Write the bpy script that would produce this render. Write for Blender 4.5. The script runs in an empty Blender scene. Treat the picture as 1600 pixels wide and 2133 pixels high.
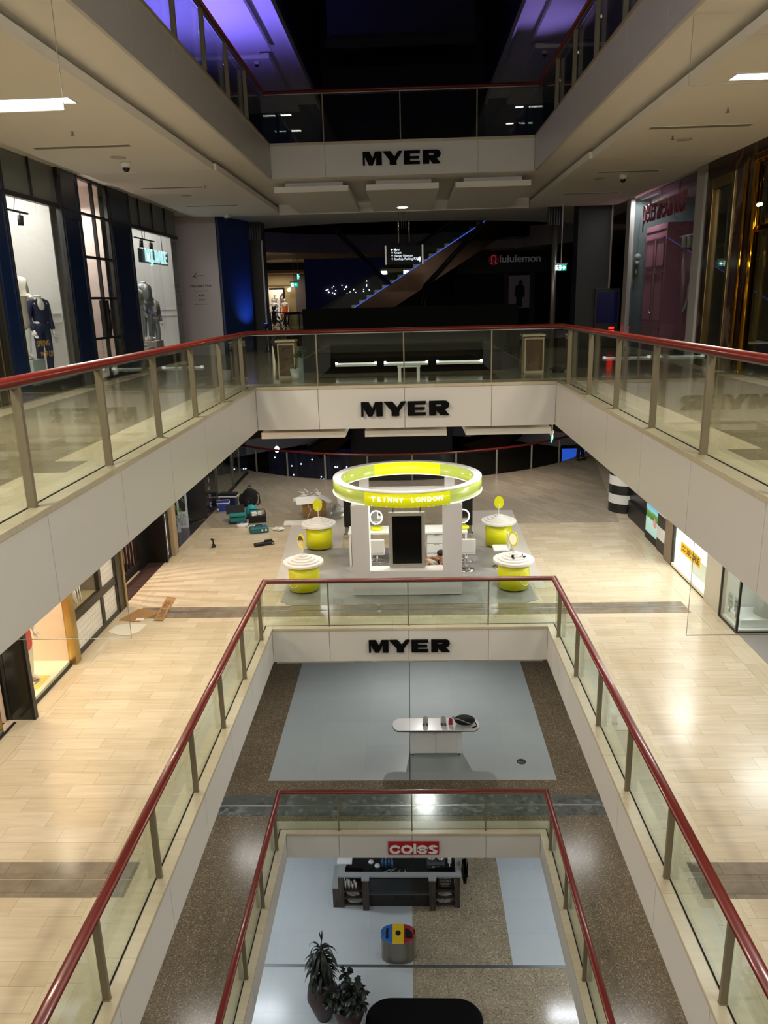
import bpy, bmesh, math, random
from mathutils import Vector, Matrix, Euler
random.seed(7)
SC = bpy.context.scene
COL = SC.collection
PI = math.pi
R = math.radians

# ------------------------------------------------------------------ camera
def setup_camera():
    pt, ro, ya = 0.2681, -0.0254, -0.0364
    cy, sy, cp, sp, cr, sr = math.cos(ya), math.sin(ya), math.cos(pt), math.sin(pt), math.cos(ro), math.sin(ro)
    fw = Vector((sy*cp, cy*cp, -sp)); r0 = Vector((cy, -sy, 0)); u0 = r0.cross(fw)
    r = cr*r0 + sr*u0; u = -sr*r0 + cr*u0
    cam = bpy.data.cameras.new('camera'); cam.sensor_fit = 'VERTICAL'; cam.sensor_height = 36.0
    cam.lens = 1600.0/2133.0*36.0; cam.clip_start = 0.05; cam.clip_end = 300
    o = bpy.data.objects.new('camera', cam); COL.objects.link(o)
    m = Matrix(((r.x, u.x, -fw.x, 0.0775), (r.y, u.y, -fw.y, 0.0), (r.z, u.z, -fw.z, 1.5692), (0, 0, 0, 1)))
    o.matrix_world = m
    SC.camera = o
setup_camera()

# ------------------------------------------------------------------ world + exposure
w = bpy.data.worlds.new('night'); SC.world = w; w.use_nodes = True
w.node_tree.nodes['Background'].inputs[0].default_value = (0.010, 0.012, 0.022, 1)
w.node_tree.nodes['Background'].inputs[1].default_value = 0.15
vs = SC.view_settings
SC.display_settings.display_device = 'sRGB'
vs.view_transform = 'Standard'; vs.look = 'None'; vs.exposure = 0.0; vs.gamma = 1.0; vs.use_curve_mapping = False
SC.cycles.max_bounces = 10; SC.cycles.transparent_max_bounces = 24; SC.cycles.diffuse_bounces = 4
SC.cycles.glossy_bounces = 5; SC.cycles.transmission_bounces = 6
SC.cycles.caustics_reflective = False; SC.cycles.caustics_refractive = False
SC.cycles.sample_clamp_indirect = 6.0

# level heights (finished floor) and void
FL = {4: 4.86, 3: 0.05, 2: -4.87, 1: -9.80, 0: -14.73}
FB = {4: 4.165, 3: -0.76, 2: -5.61, 1: -10.44}      # underside of each white fascia
HW, YE, YE4, YN = 2.82, 14.5, 17.81, 0.3            # half width of the void, its far ends, its near end

WARM = (1.0, 0.90, 0.73); NEUT = (1.0, 0.96, 0.93); COOL = (0.86, 0.94, 1.0)
POW = {                                              # watts of each ceiling luminaire, by level
    'L3': 270, 'L2w': 58, 'L2n': 64, 'L1': 32, 'L0': 50, 'L4': 14}

# ------------------------------------------------------------------ materials
def lin(c):
    if isinstance(c, str):
        c = c.lstrip('#'); c = [int(c[i:i+2], 16)/255 for i in (0, 2, 4)]
    return tuple(((x/12.92) if x <= 0.04045 else ((x+0.055)/1.055)**2.4) for x in c)
MATS = {}
def nt(name):
    m = bpy.data.materials.new(name); m.use_nodes = True
    return m, m.node_tree, m.node_tree.nodes['Principled BSDF']
def pos(t, sx=1, sy=1, sz=1, rz=0, lx=0, ly=0, lz=0):
    g = t.nodes.new('ShaderNodeNewGeometry'); mp = t.nodes.new('ShaderNodeMapping')
    mp.inputs['Scale'].default_value = (sx, sy, sz); mp.inputs['Rotation'].default_value = (0, 0, rz)
    mp.inputs['Location'].default_value = (lx, ly, lz)
    t.links.new(g.outputs['Position'], mp.inputs['Vector']); return mp.outputs[0]
def mix(t, fac, a, b, mode='MIX'):
    n = t.nodes.new('ShaderNodeMix'); n.data_type = 'RGBA'; n.blend_type = mode
    for sock, v in ((n.inputs[0], fac), (n.inputs[6], a), (n.inputs[7], b)):
        if hasattr(v, 'links') or hasattr(v, 'is_linked'): t.links.new(v, sock)
        elif isinstance(v, (int, float)): sock.default_value = v
        else: sock.default_value = tuple(v) + (1,)
    return n.outputs[2]
def ramp(t, src, stops):
    n = t.nodes.new('ShaderNodeValToRGB'); t.links.new(src, n.inputs[0])
    e = n.color_ramp.elements
    while len(e) < len(stops): e.new(0.5)
    for k, (p, c) in enumerate(stops):
        e[k].position = p; e[k].color = tuple(c) + (1,) if len(c) == 3 else c
    return n.outputs[0]
def noise(t, vec, scale, detail=3, rough=0.5):
    n = t.nodes.new('ShaderNodeTexNoise'); n.inputs['Scale'].default_value = scale
    n.inputs['Detail'].default_value = detail; n.inputs['Roughness'].default_value = rough
    t.links.new(vec, n.inputs['Vector']); return n.outputs['Fac']
def M(name, col='#808080', rough=0.5, metal=0.0, var=0.0, vs_=3.0, emit=None, es=1.0, spec=0.5, coat=0.0, stretch=(1, 1, 1)):
    """one plain material, with an optional soft noise variation of its own colour"""
    if name in MATS: return MATS[name]
    m, t, b = nt(name); c = lin(col)
    b.inputs['Base Color'].default_value = c + (1,)
    b.inputs['Roughness'].default_value = rough; b.inputs['Metallic'].default_value = metal
    b.inputs['Specular IOR Level'].default_value = spec
    if coat: b.inputs['Coat Weight'].default_value = coat; b.inputs['Coat Roughness'].default_value = 0.08
    if var:
        f = noise(t, pos(t, *stretch), vs_, 4)
        t.links.new(mix(t, f, [x*(1-var) for x in c], [min(1, x*(1+var)) for x in c]), b.inputs['Base Color'])
    if emit:
        b.inputs['Emission Color'].default_value = lin(emit) + (1,); b.inputs['Emission Strength'].default_value = es
    MATS[name] = m; return m
def glass(name, tint=(0.93, 0.965, 0.94), refl=1.0, rough=0.0, ior=1.52):
    if name in MATS: return MATS[name]
    m = bpy.data.materials.new(name); m.use_nodes = True; t = m.node_tree; t.nodes.clear()
    out = t.nodes.new('ShaderNodeOutputMaterial'); mx = t.nodes.new('ShaderNodeMixShader')
    tr = t.nodes.new('ShaderNodeBsdfTransparent'); gl = t.nodes.new('ShaderNodeBsdfGlossy')
    fr = t.nodes.new('ShaderNodeLayerWeight'); fr.inputs['Blend'].default_value = 0.5     # Schlick: 0.04 + 0.96 facing^5, the same from either side
    pw = t.nodes.new('ShaderNodeMath'); pw.operation = 'POWER'; pw.inputs[1].default_value = 5.0; t.links.new(fr.outputs['Facing'], pw.inputs[0])
    fa = t.nodes.new('ShaderNodeMath'); fa.operation = 'MULTIPLY_ADD'; fa.inputs[1].default_value = 0.96; fa.inputs[2].default_value = 0.04; t.links.new(pw.outputs[0], fa.inputs[0])
    mu = t.nodes.new('ShaderNodeMath'); mu.operation = 'MULTIPLY'; mu.inputs[1].default_value = refl; mu.use_clamp = True
    t.links.new(fa.outputs[0], mu.inputs[0]); t.links.new(mu.outputs[0], mx.inputs[0])
    tr.inputs[0].default_value = tuple(tint) + (1,); gl.inputs['Roughness'].default_value = rough
    t.links.new(tr.outputs[0], mx.inputs[1]); t.links.new(gl.outputs[0], mx.inputs[2])
    t.links.new(mx.outputs[0], out.inputs[0]); MATS[name] = m; return m
def tiles(name, c1, c2, mortar, bw, rh, msize=0.003, rz=0, rough=0.2, streak=0.12, off=0.37, sx=1.5, sy=14, lx=0, ly=0):
    if name in MATS: return MATS[name]
    m, t, b = nt(name)
    p = pos(t, 1, 1, 1, rz, lx, ly)
    br = t.nodes.new('ShaderNodeTexBrick'); t.links.new(p, br.inputs['Vector'])
    br.offset = off; br.inputs['Scale'].default_value = 1; br.inputs['Brick Width'].default_value = bw
    br.inputs['Row Height'].default_value = rh; br.inputs['Mortar Size'].default_value = msize
    br.inputs['Mortar Smooth'].default_value = 0.1; br.inputs['Bias'].default_value = -0.1
    br.inputs['Color1'].default_value = lin(c1) + (1,); br.inputs['Color2'].default_value = lin(c2) + (1,)
    br.inputs['Mortar'].default_value = lin(mortar) + (1,)
    s = t.nodes.new('ShaderNodeMapping'); s.inputs['Scale'].default_value = (sx, sy, 1); t.links.new(p, s.inputs[0])
    # offset the grain of every tile by its own colour so that streaks stop at the joints
    ad = t.nodes.new('ShaderNodeVectorMath'); ad.operation = 'ADD'; t.links.new(s.outputs[0], ad.inputs[0])
    sc = t.nodes.new('ShaderNodeVectorMath'); sc.operation = 'SCALE'; sc.inputs['Scale'].default_value = 40
    t.links.new(br.outputs['Color'], sc.inputs[0]); t.links.new(sc.outputs[0], ad.inputs[1])
    f = noise(t, ad.outputs[0], 1.0, 5, 0.6)
    g = ramp(t, f, [(0.25, (1-streak,)*3), (0.75, (1+streak*0.5,)*3)])
    t.links.new(mix(t, 1.0, br.outputs['Color'], g, 'MULTIPLY'), b.inputs['Base Color'])
    b.inputs['Roughness'].default_value = rough
    MATS[name] = m; return m
def terrazzo(name, base, dark, light, rough=0.25, scale=55, tile=0):
    if name in MATS: return MATS[name]
    m, t, b = nt(name); p = pos(t)
    v = t.nodes.new('ShaderNodeTexVoronoi'); v.inputs['Scale'].default_value = scale; t.links.new(p, v.inputs['Vector'])
    sep = t.nodes.new('ShaderNodeSeparateColor'); t.links.new(v.outputs['Color'], sep.inputs[0])
    c = ramp(t, sep.outputs[0], [(0.0, lin(dark)), (0.22, lin(base)), (0.8, lin(base)), (0.95, lin(light))])
    f = noise(t, p, 1.3, 3); c = mix(t, 1.0, c, ramp(t, f, [(0.3, (0.88,)*3), (0.7, (1.08,)*3)]), 'MULTIPLY')
    if tile:
        br = t.nodes.new('ShaderNodeTexBrick'); t.links.new(p, br.inputs['Vector']); br.offset = 0
        br.inputs['Scale'].default_value = 1; br.inputs['Brick Width'].default_value = tile; br.inputs['Row Height'].default_value = tile
        br.inputs['Mortar Size'].default_value = 0.003
        for k in ('Color1', 'Color2'): br.inputs[k].default_value = (1, 1, 1, 1)
        br.inputs['Mortar'].default_value = (0.6, 0.6, 0.6, 1)
        c = mix(t, 1.0, c, br.outputs['Color'], 'MULTIPLY')
    t.links.new(c, b.inputs['Base Color']); b.inputs['Roughness'].default_value = rough
    MATS[name] = m; return m

# ------------------------------------------------------------------ mesh helpers
class MB:
    """collects shapes and links them as one mesh object"""
    def __init__(s): s.v = []; s.f = []; s.sm = []
    def add(s, vs, fs, smooth=False):
        n = len(s.v); s.v += [tuple(p) for p in vs]; s.f += [tuple(i+n for i in f) for f in fs]; s.sm += [smooth]*len(fs); return s
    def box(s, x0, x1, y0, y1, z0, z1):
        if x0 > x1: x0, x1 = x1, x0
        if y0 > y1: y0, y1 = y1, y0
        if z0 > z1: z0, z1 = z1, z0
        return s.add([(x0,y0,z0),(x1,y0,z0),(x1,y1,z0),(x0,y1,z0),(x0,y0,z1),(x1,y0,z1),(x1,y1,z1),(x0,y1,z1)],
                     [(3,2,1,0),(4,5,6,7),(0,1,5,4),(1,2,6,5),(2,3,7,6),(3,0,4,7)])
    def cbox(s, c, d, rz=0, rx=0, ry=0):
        m = Euler((rx, ry, rz)).to_matrix(); a, b, e = d[0]/2, d[1]/2, d[2]/2
        P = [m @ Vector(p) + Vector(c) for p in ((-a,-b,-e),(a,-b,-e),(a,b,-e),(-a,b,-e),(-a,-b,e),(a,-b,e),(a,b,e),(-a,b,e))]
        return s.add(P, [(3,2,1,0),(4,5,6,7),(0,1,5,4),(1,2,6,5),(2,3,7,6),(3,0,4,7)])
    def prism(s, poly, z0, z1, axis='z'):
        """polygon (list of 2-tuples) extruded along an axis; axis 'y' takes (x,z) points, 'x' takes (y,z) points"""
        n = len(poly)
        ar = sum(poly[i][0]*poly[(i+1) % n][1]-poly[(i+1) % n][0]*poly[i][1] for i in range(n))
        if (ar < 0) != (axis == 'y'): poly = poly[::-1]
        mk = {'z': lambda p, h: (p[0], p[1], h), 'y': lambda p, h: (p[0], h, p[1]), 'x': lambda p, h: (h, p[0], p[1])}[axis]
        V = [mk(p, z0) for p in poly] + [mk(p, z1) for p in poly]
        F = [tuple(range(n-1, -1, -1)), tuple(range(n, 2*n))] + [(i, (i+1) % n, n+(i+1) % n, n+i) for i in range(n)]
        return s.add(V, F)
    def lathe(s, prof, c=(0, 0, 0), n=32, smooth=True, a0=0, a1=2*PI, cap=True):
        full = abs(a1-a0-2*PI) < 1e-6; k = n if full else n+1
        V = []; F = []
        for (r, z) in prof:
            for i in range(k):
                a = a0+(a1-a0)*i/n; V.append((c[0]+r*math.cos(a), c[1]+r*math.sin(a), c[2]+z))
        for j in range(len(prof)-1):
            for i in range(n):
                i2 = (i+1) % k; F.append((j*k+i, j*k+i2, (j+1)*k+i2, (j+1)*k+i))
        s.add(V, F, smooth)
        if cap and full:
            for j in (0, len(prof)-1):
                if prof[j][0] > 1e-5:
                    fc = tuple(range(j*k, j*k+k)); s.f.append(tuple(i+len(s.v)-len(V) for i in (fc[::-1] if j == 0 else fc))); s.sm.append(False)
        return s
    def cyl(s, p0, p1, r0, r1=None, n=12, smooth=True):
        r1 = r0 if r1 is None else r1; p0 = Vector(p0); p1 = Vector(p1); d = (p1-p0).normalized()
        a = d.orthogonal().normalized(); b = d.cross(a)
        V = [p0+r0*(math.cos(2*PI*i/n)*a+math.sin(2*PI*i/n)*b) for i in range(n)] + [p1+r1*(math.cos(2*PI*i/n)*a+math.sin(2*PI*i/n)*b) for i in range(n)]
        s.add(V, [(i, (i+1) % n, n+(i+1) % n, n+i) for i in range(n)], smooth)
        b0 = len(s.v)-2*n; s.f += [tuple(b0+i for i in range(n-1, -1, -1)), tuple(b0+n+i for i in range(n))]; s.sm += [False]*2; return s
    def tube(s, pts, r, n=8, closed=False, smooth=True):
        pts = [Vector(p) for p in pts]; L = len(pts); rr = r if isinstance(r, (list, tuple)) else [r]*L
        V = []; F = []; up = None
        for i, p in enumerate(pts):
            if closed: d = pts[(i+1) % L]-pts[i-1]
            else: d = pts[min(i+1, L-1)]-pts[max(i-1, 0)]
            d.normalize()
            if up is None: up = d.orthogonal().normalized()
            up = (up-d*up.dot(d)); up = up.normalized() if up.length > 1e-6 else d.orthogonal().normalized()
            b = d.cross(up)
            V += [p+rr[i]*(math.cos(2*PI*k/n)*up+math.sin(2*PI*k/n)*b) for k in range(n)]
        for i in range(L if closed else L-1):
            j = (i+1) % L
            F += [(i*n+k, i*n+(k+1) % n, j*n+(k+1) % n, j*n+k) for k in range(n)]
        s.add(V, F, smooth)
        if not closed:
            b0 = len(s.v)-len(V); s.f += [tuple(b0+k for k in range(n-1, -1, -1)), tuple(b0+(L-1)*n+k for k in range(n))]; s.sm += [False]*2
        return s
    def ell(s, c, r, n=16, m=10, rot=None):
        V = []; F = []; q = Euler(rot).to_matrix() if rot else None
        for j in range(m+1):
            t = PI*j/m
            for i in range(n):
                a = 2*PI*i/n; p = Vector((r[0]*math.sin(t)*math.cos(a), r[1]*math.sin(t)*math.sin(a), -r[2]*math.cos(t)))
                if q: p = q @ p
                V.append(p+Vector(c))
        for j in range(m):
            F += [(j*n+i, j*n+(i+1) % n, (j+1)*n+(i+1) % n, (j+1)*n+i) for i in range(n)]
        return s.add(V, F, True)
    def sweep(s, path, prof, closed=False):
        """profile (offset across, height) swept along a flat path with mitred corners"""
        L = len(path); P = [Vector(p) for p in path]; k = len(prof); V = []; F = []
        for i, p in enumerate(P):
            d0 = (p-P[i-1]).normalized() if (i or closed) else None
            d1 = (P[(i+1) % L]-p).normalized() if (i < L-1 or closed) else None
            d0 = d0 or d1; d1 = d1 or d0
            n0 = Vector((d0.y, -d0.x, 0)); n1 = Vector((d1.y, -d1.x, 0)); mn = (n0+n1).normalized(); sc = 1/max(0.3, mn.dot(n0))
            V += [p+mn*sc*a+Vector((0, 0, h)) for a, h in prof]
        for i in range(L if closed else L-1):
            j = (i+1) % L
            F += [(i*k+q, j*k+q, j*k+(q+1) % k, i*k+(q+1) % k) for q in range(k)]
        s.add(V, F)
        if not closed:
            b0 = len(s.v)-len(V); s.f += [tuple(b0+q for q in range(k)), tuple(b0+(L-1)*k+q for q in range(k-1, -1, -1))]; s.sm += [False]*2
        return s
    def build(s, name, mat, parent=None, bevel=0, seg=2, smooth=False, subsurf=0):
        me = bpy.data.meshes.new(name); me.from_pydata(s.v, [], s.f)
        for p, q in zip(me.polygons, s.sm): p.use_smooth = q or smooth
        bm = bmesh.new(); bm.from_mesh(me); bmesh.ops.recalc_face_normals(bm, faces=bm.faces); bm.to_mesh(me); bm.free()
        for mm in (mat if isinstance(mat, (list, tuple)) else [mat]): me.materials.append(mm)
        me.update(); o = bpy.data.objects.new(name, me); COL.objects.link(o)
        if parent: o.parent = parent
        if bevel:
            b = o.modifiers.new('bevel', 'BEVEL'); b.width = bevel; b.segments = seg; b.limit_method = 'ANGLE'; b.angle_limit = R(40)
        if subsurf:
            q = o.modifiers.new('subsurf', 'SUBSURF'); q.levels = subsurf; q.render_levels = subsurf
        return o
def B(name, mat, parent, *boxes, bevel=0):
    m = MB()
    for b in boxes: m.box(*b)
    return m.build(name, mat, parent, bevel)
def tag(o, label, cat, group=None, kind=None):
    o['label'] = label; o['category'] = cat
    if group: o['group'] = group
    if kind: o['kind'] = kind
    return o
def thing(name, label, cat, loc=(0, 0, 0), rz=0, group=None):
    o = bpy.data.objects.new(name, None); COL.objects.link(o); o.empty_display_size = 0.1
    o.location = loc; o.rotation_euler = (0, 0, rz); return tag(o, label, cat, group)
def struct(o, label=None, cat=None):
    o['kind'] = 'structure'
    if label: o['label'] = label
    if cat: o['category'] = cat
    return o
def dup(root, loc, rz, label, group=None):
    r = root.copy(); COL.objects.link(r); r.location = loc; r.rotation_euler = (0, 0, rz); r['label'] = label
    if group: r['group'] = group
    def kids(a, b):
        for ch in a.children:
            c = ch.copy(); COL.objects.link(c); c.parent = b; kids(ch, c)
    kids(root, r); return r
def text(name, s, size, mat, loc, rot, parent=None, depth=0.004, bold=0.0, space=1.0, align='CENTER', sx=1.0, shear=0.0):
    cu = bpy.data.curves.new(name, 'FONT'); cu.body = s; cu.size = size; cu.extrude = depth; cu.offset = bold
    cu.space_character = space; cu.align_x = align; cu.align_y = 'CENTER'; cu.shear = shear; cu.resolution_u = 3
    o = bpy.data.objects.new(name, cu); COL.objects.link(o)
    dg = bpy.context.evaluated_depsgraph_get(); dg.update()
    me = bpy.data.meshes.new_from_object(o.evaluated_get(dg)); bpy.data.objects.remove(o); bpy.data.curves.remove(cu)
    me.name = name; me.materials.clear(); me.materials.append(mat)
    ob = bpy.data.objects.new(name, me); COL.objects.link(ob); ob.location = loc; ob.rotation_euler = rot; ob.scale = (sx, 1, 1)
    if parent: ob.parent = parent
    return ob
FRONT = (PI/2, 0, 0)            # faces -y, towards the viewer's end of the mall
def lamp(name, parent, loc, rot, size, power, col, sy=None, spread=180):
    l = bpy.data.lights.new(name, 'AREA'); l.shape = 'RECTANGLE'; l.size = size; l.size_y = sy or size
    l.energy = power; l.color = col; l.spread = R(spread)
    o = bpy.data.objects.new(name, l); COL.objects.link(o); o.location = loc; o.rotation_euler = rot
    if parent: o.parent = parent
    return o
def spot(name, parent, loc, target, power, col, angle=50, blend=0.6, r=0.04):
    l = bpy.data.lights.new(name, 'SPOT'); l.energy = power; l.color = col; l.spot_size = R(angle); l.spot_blend = blend; l.shadow_soft_size = r
    o = bpy.data.objects.new(name, l); COL.objects.link(o); o.location = loc
    d = Vector(target)-Vector(loc); o.rotation_euler = d.to_track_quat('-Z', 'Y').to_euler()
    if parent: o.parent = parent
    return o
def skin(name, pts, edges, radii, mat, parent=None, sub=2, root=0, smooth=True):
    """a continuous limb surface grown over a skeleton of joints, baked to a mesh"""
    me = bpy.data.meshes.new(name); me.from_pydata([Vector(p) for p in pts], edges, []); me.update()
    o = bpy.data.objects.new(name, me); COL.objects.link(o)
    o.modifiers.new('skin', 'SKIN'); o.modifiers['skin'].use_smooth_shade = True
    for i, r in enumerate(radii):
        sv = me.skin_vertices[0].data[i]; sv.radius = (r, r) if not isinstance(r, tuple) else r; sv.use_root = (i == root)
    s = o.modifiers.new('sub', 'SUBSURF'); s.levels = sub; s.render_levels = sub
    dg = bpy.context.evaluated_depsgraph_get(); dg.update()
    nm = bpy.data.meshes.new_from_object(o.evaluated_get(dg)); bpy.data.objects.remove(o)
    nm.name = name; nm.materials.clear(); nm.materials.append(mat)
    for p in nm.polygons: p.use_smooth = True
    ob = bpy.data.objects.new(name, nm); COL.objects.link(ob)
    if parent: ob.parent = parent
    return ob

# shared materials
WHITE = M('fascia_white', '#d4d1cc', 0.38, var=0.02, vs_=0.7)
CEIL = M('ceiling_white', '#f1eee8', 0.8, var=0.02, vs_=0.6)
COPE = tiles('coping_limestone', '#c6bba4', '#bcaf95', '#8c7f68', 0.9, 0.9, 0.002, rough=0.28, streak=0.12)
MAHOG = M('mahogany_handrail', '#66190f', 0.36, var=0.25, vs_=6, coat=0.3, stretch=(1, 1, 1))
BRONZE = M('bronze_post', '#837863', 0.45, 0.3, var=0.06, vs_=5)
STEEL = M('brushed_steel', '#9b9a96', 0.35, 0.9)
CHROME = M('chrome', '#d8d8d8', 0.12, 1.0)
BLACK = M('black_satin', '#0b0b0c', 0.4)
DARK = M('charcoal', '#1c1d1f', 0.55)
BLACKHOLE = M('shadow_gap', '#050505', 0.9)
GLASS = glass('balustrade_glass', (0.90, 0.95, 0.915), 1.0)
SHOPGLASS = glass('shopfront_glass', (0.94, 0.97, 0.96), 0.9)
WHITEGLOSS = M('white_gloss_laminate', '#e9e9e8', 0.22)
WHITEMATT = M('white_matt_paint', '#e2e0dc', 0.6)
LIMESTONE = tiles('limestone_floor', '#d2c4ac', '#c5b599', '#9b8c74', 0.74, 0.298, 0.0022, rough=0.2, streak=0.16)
LIMEGREY = tiles('limestone_floor_diagonal', '#b0a592', '#a19684', '#7d7464', 0.9, 0.3, 0.003, rz=R(62), rough=0.25, streak=0.16)
BORDER = tiles('limestone_border', '#cec1a8', '#c2b295', '#9b8c74', 0.3, 0.75, 0.0022, rough=0.22, streak=0.10, sx=14, sy=1.5)
DARKSTONE = tiles('grey_stone_band', '#8c8070', '#7b7061', '#5c5347', 0.6, 0.3, 0.003, rough=0.18, streak=0.3, sx=5, sy=5)
LIGHTON = M('lit_diffuser', '#ffffff', 0.5, emit='#fff6e4', es=6.0)
LIGHTCOOL = M('lit_diffuser_cool', '#ffffff', 0.5, emit='#eef4ff', es=6.0)
# ================================================================== slabs, floors, ceilings
def arc_pts(n=24, x0=-13.0, x1=13.0):
    """near edge of the round void at the far end of every mall level"""
    cx, cy, r = -0.4, 36.8, 9.0; out = []
    a0, a1 = R(200), R(340)
    for i in range(n+1):
        a = a0+(a1-a0)*i/n; out.append((cx+r*math.cos(a), cy+r*math.sin(a)))
    return out
ARC = arc_pts()
def slab(name, top, th, mat, ye, left=-13, right=13, back=-8):
    m = MB()
    e = 0.052; ye += e; m.box(left, -HW-e, back, ye, top-th, top); m.box(HW+e, right, back, ye, top-th, top)
    m.box(-HW-e, HW+e, back, YN, top-th, top)
    poly = [(left, ye), (right, ye), (right, ARC[-1][1])] + ARC[::-1] + [(left, ARC[0][1])]
    m.prism(poly, top-th, top)
    # far side of the round void
    far = [(-13, 36.0), (-8.5, 36.5)] + [(-8.5+17*i/12, 42.0-5.5*((i-6)/6.0)**2) for i in range(1, 12)] + [(8.5, 36.5), (13, 36.0), (13, 58), (-13, 58)]
    m.prism(far, top-th, top)
    return struct(m.build(name, mat))
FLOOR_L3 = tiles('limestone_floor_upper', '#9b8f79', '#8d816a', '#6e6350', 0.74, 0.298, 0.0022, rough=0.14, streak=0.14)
TERR = terrazzo('brown_terrazzo', '#6f6350', '#4a4034', '#a0917a', 0.22, 60, 0.8)
TERR0 = terrazzo('tan_terrazzo', '#a3947c', '#78684f', '#c8bba5', 0.16, 42, 0.8)
slab('floor', FL[4], 0.5, LIMESTONE, YE4)
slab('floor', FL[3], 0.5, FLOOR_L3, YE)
slab('floor', FL[2], 0.5, LIMESTONE, YE)
slab('floor', FL[1], 0.5, TERR, YE)
struct(MB().box(-13, 13, -8, 58, FL[0]-0.3, FL[0]).build('floor', TERR0))
# floor finishes laid a few millimetres proud
def finish(name, mat, z, *polys):
    m = MB()
    for p in polys:
        if len(p) == 4 and not isinstance(p[0], tuple): m.box(p[0], p[1], p[2], p[3], z-0.01, z+0.003)
        else: m.prism(p, z-0.01, z+0.003)
    return struct(m.build(name, mat))
for L in (3, 2):
    ye = YE
    finish('floor_border', BORDER, FL[L], (-3.60, -3.24, YN, 7.13), (3.24, 3.60, YN, 7.13), (-3.60, -3.24, 7.70, 14.92), (3.24, 3.60, 7.70, 14.92), (-3.60, 3.60, 14.92, 15.11),
           (-6.4, -6.0, 7.7, 15.11), (6.0, 6.4, 7.7, 15.11), (-6.4, -6.0, 15.72, 21.9), (6.0, 6.4, 15.72, 21.9))
finish('floor_band', DARKSTONE, FL[2], (-5.9, 5.9, 15.11, 15.42), (-5.9, 5.9, 15.48, 15.72), (-6.0, -3.24, 7.13, 7.41), (-6.0, -3.24, 7.42, 7.7),
       (3.24, 6.0, 7.13, 7.41), (3.24, 6.0, 7.42, 7.7))
finish('floor_strip', STEEL, FL[2], (-5.9, 5.9, 15.425, 15.475))
DIAG = [(-6.4, 21.9), (6.2, 21.9), (7.6, 31.0)] + [p for p in ARC[::-1] if -7.6 < p[0] < 7.4] + [(-7.8, 31.5)]
finish('floor_diagonal', LIMEGREY, FL[2], DIAG)
# level one: brown terrazzo with a pale tiled field and a grey band, tan terrazzo and white tile below
PALE1 = tiles('pale_tile_field', '#a9b2b2', '#a3acad', '#8f9898', 1.2, 1.2, 0.002, rough=0.3, streak=0.04, off=0, sx=2, sy=2)
PALE0 = tiles('white_tile_field', '#cdd3d6', '#c8cfd2', '#aab1b4', 1.2, 1.2, 0.0015, rough=0.22, streak=0.03, off=0, sx=2, sy=2)
finish('floor_field', PALE1, FL[1], (-3.55, -0.06, 16.45, 23.05), (-0.04, 3.53, 16.45, 23.05))
finish('floor_joint', DARK, FL[1], (-0.06, -0.04, 16.45, 23.05))
finish('floor_band', terrazzo('grey_stone_dark', '#5f6361', '#4b4e4c', '#7c8281', 0.2, 9, 0.6), FL[1], (-6, 6, 15.12, 15.46), (-6, 6, 15.52, 15.87))
finish('floor_strip', STEEL, FL[1], (-6, 6, 15.465, 15.515))
finish('floor_field', PALE0, FL[0], (-6, -0.06, 10, 15.70), (-6, -0.06, 15.80, 24), (2.48, 6, 15.80, 24))
finish('floor_strip', M('dull_steel_strip', '#7f8386', 0.35, 0.8), FL[0], (-6, 6, 15.705, 15.795))

# copings and white fascias around each void, with the dark glazing slot
def ring(name, w0, w1, z0, z1, mat, ye):
    """a U-shaped band between distances w0 and w1 from the void edge"""
    m = MB(); a, b = HW+w0, HW+w1
    m.box(-b, -a, YN, ye+w1, z0, z1); m.box(a, b, YN, ye+w1, z0, z1); m.box(-a, a, ye+w0, ye+w1, z0, z1)
    return struct(m.build(name, mat, bevel=0.008 if w0 < 0.01 else 0))
for L in (4, 3, 2, 1):
    ye = YE4 if L == 4 else YE
    ring('trim_coping', -0.015, 0.135, FL[L]-0.055, FL[L]+0.004, COPE, ye)
    ring('trim_coping', 0.155, 0.42, FL[L]-0.02, FL[L]+0.004, COPE, ye)
    ring('trim_slot', 0.136, 0.154, FL[L]-0.04, FL[L]+0.005, BLACKHOLE, ye)
    z0, z1 = FB[L], FL[L]-0.055
    js = [ye-0.53-1.63*k for k in range(0, 10)]; js = [j for j in js if j > YN+0.2]
    for sx, nm in ((-1, 'left'), (1, 'right')):
        m = MB(); ed = [ye] + js + [YN]
        for p, q in zip(ed[:-1], ed[1:]):
            m.box(sx*HW, sx*(HW+0.03), q+0.005, p-0.005, z0, z1)
        m.box(sx*(HW+0.03), sx*(HW+0.05), YN, ye, z0+0.004, z1)
        struct(m.build('trim_fascia_'+nm, WHITE))
    m = MB(); ed = [-HW, -1.64, -0.01, 1.62, HW]
    for p, q in zip(ed[:-1], ed[1:]): m.box(p+0.005, q-0.005, ye, ye+0.03, z0, z1)
    m.box(-HW, HW, ye+0.03, ye+0.05, z0+0.004, z1)
    struct(m.build('trim_fascia_end', WHITE))

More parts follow.
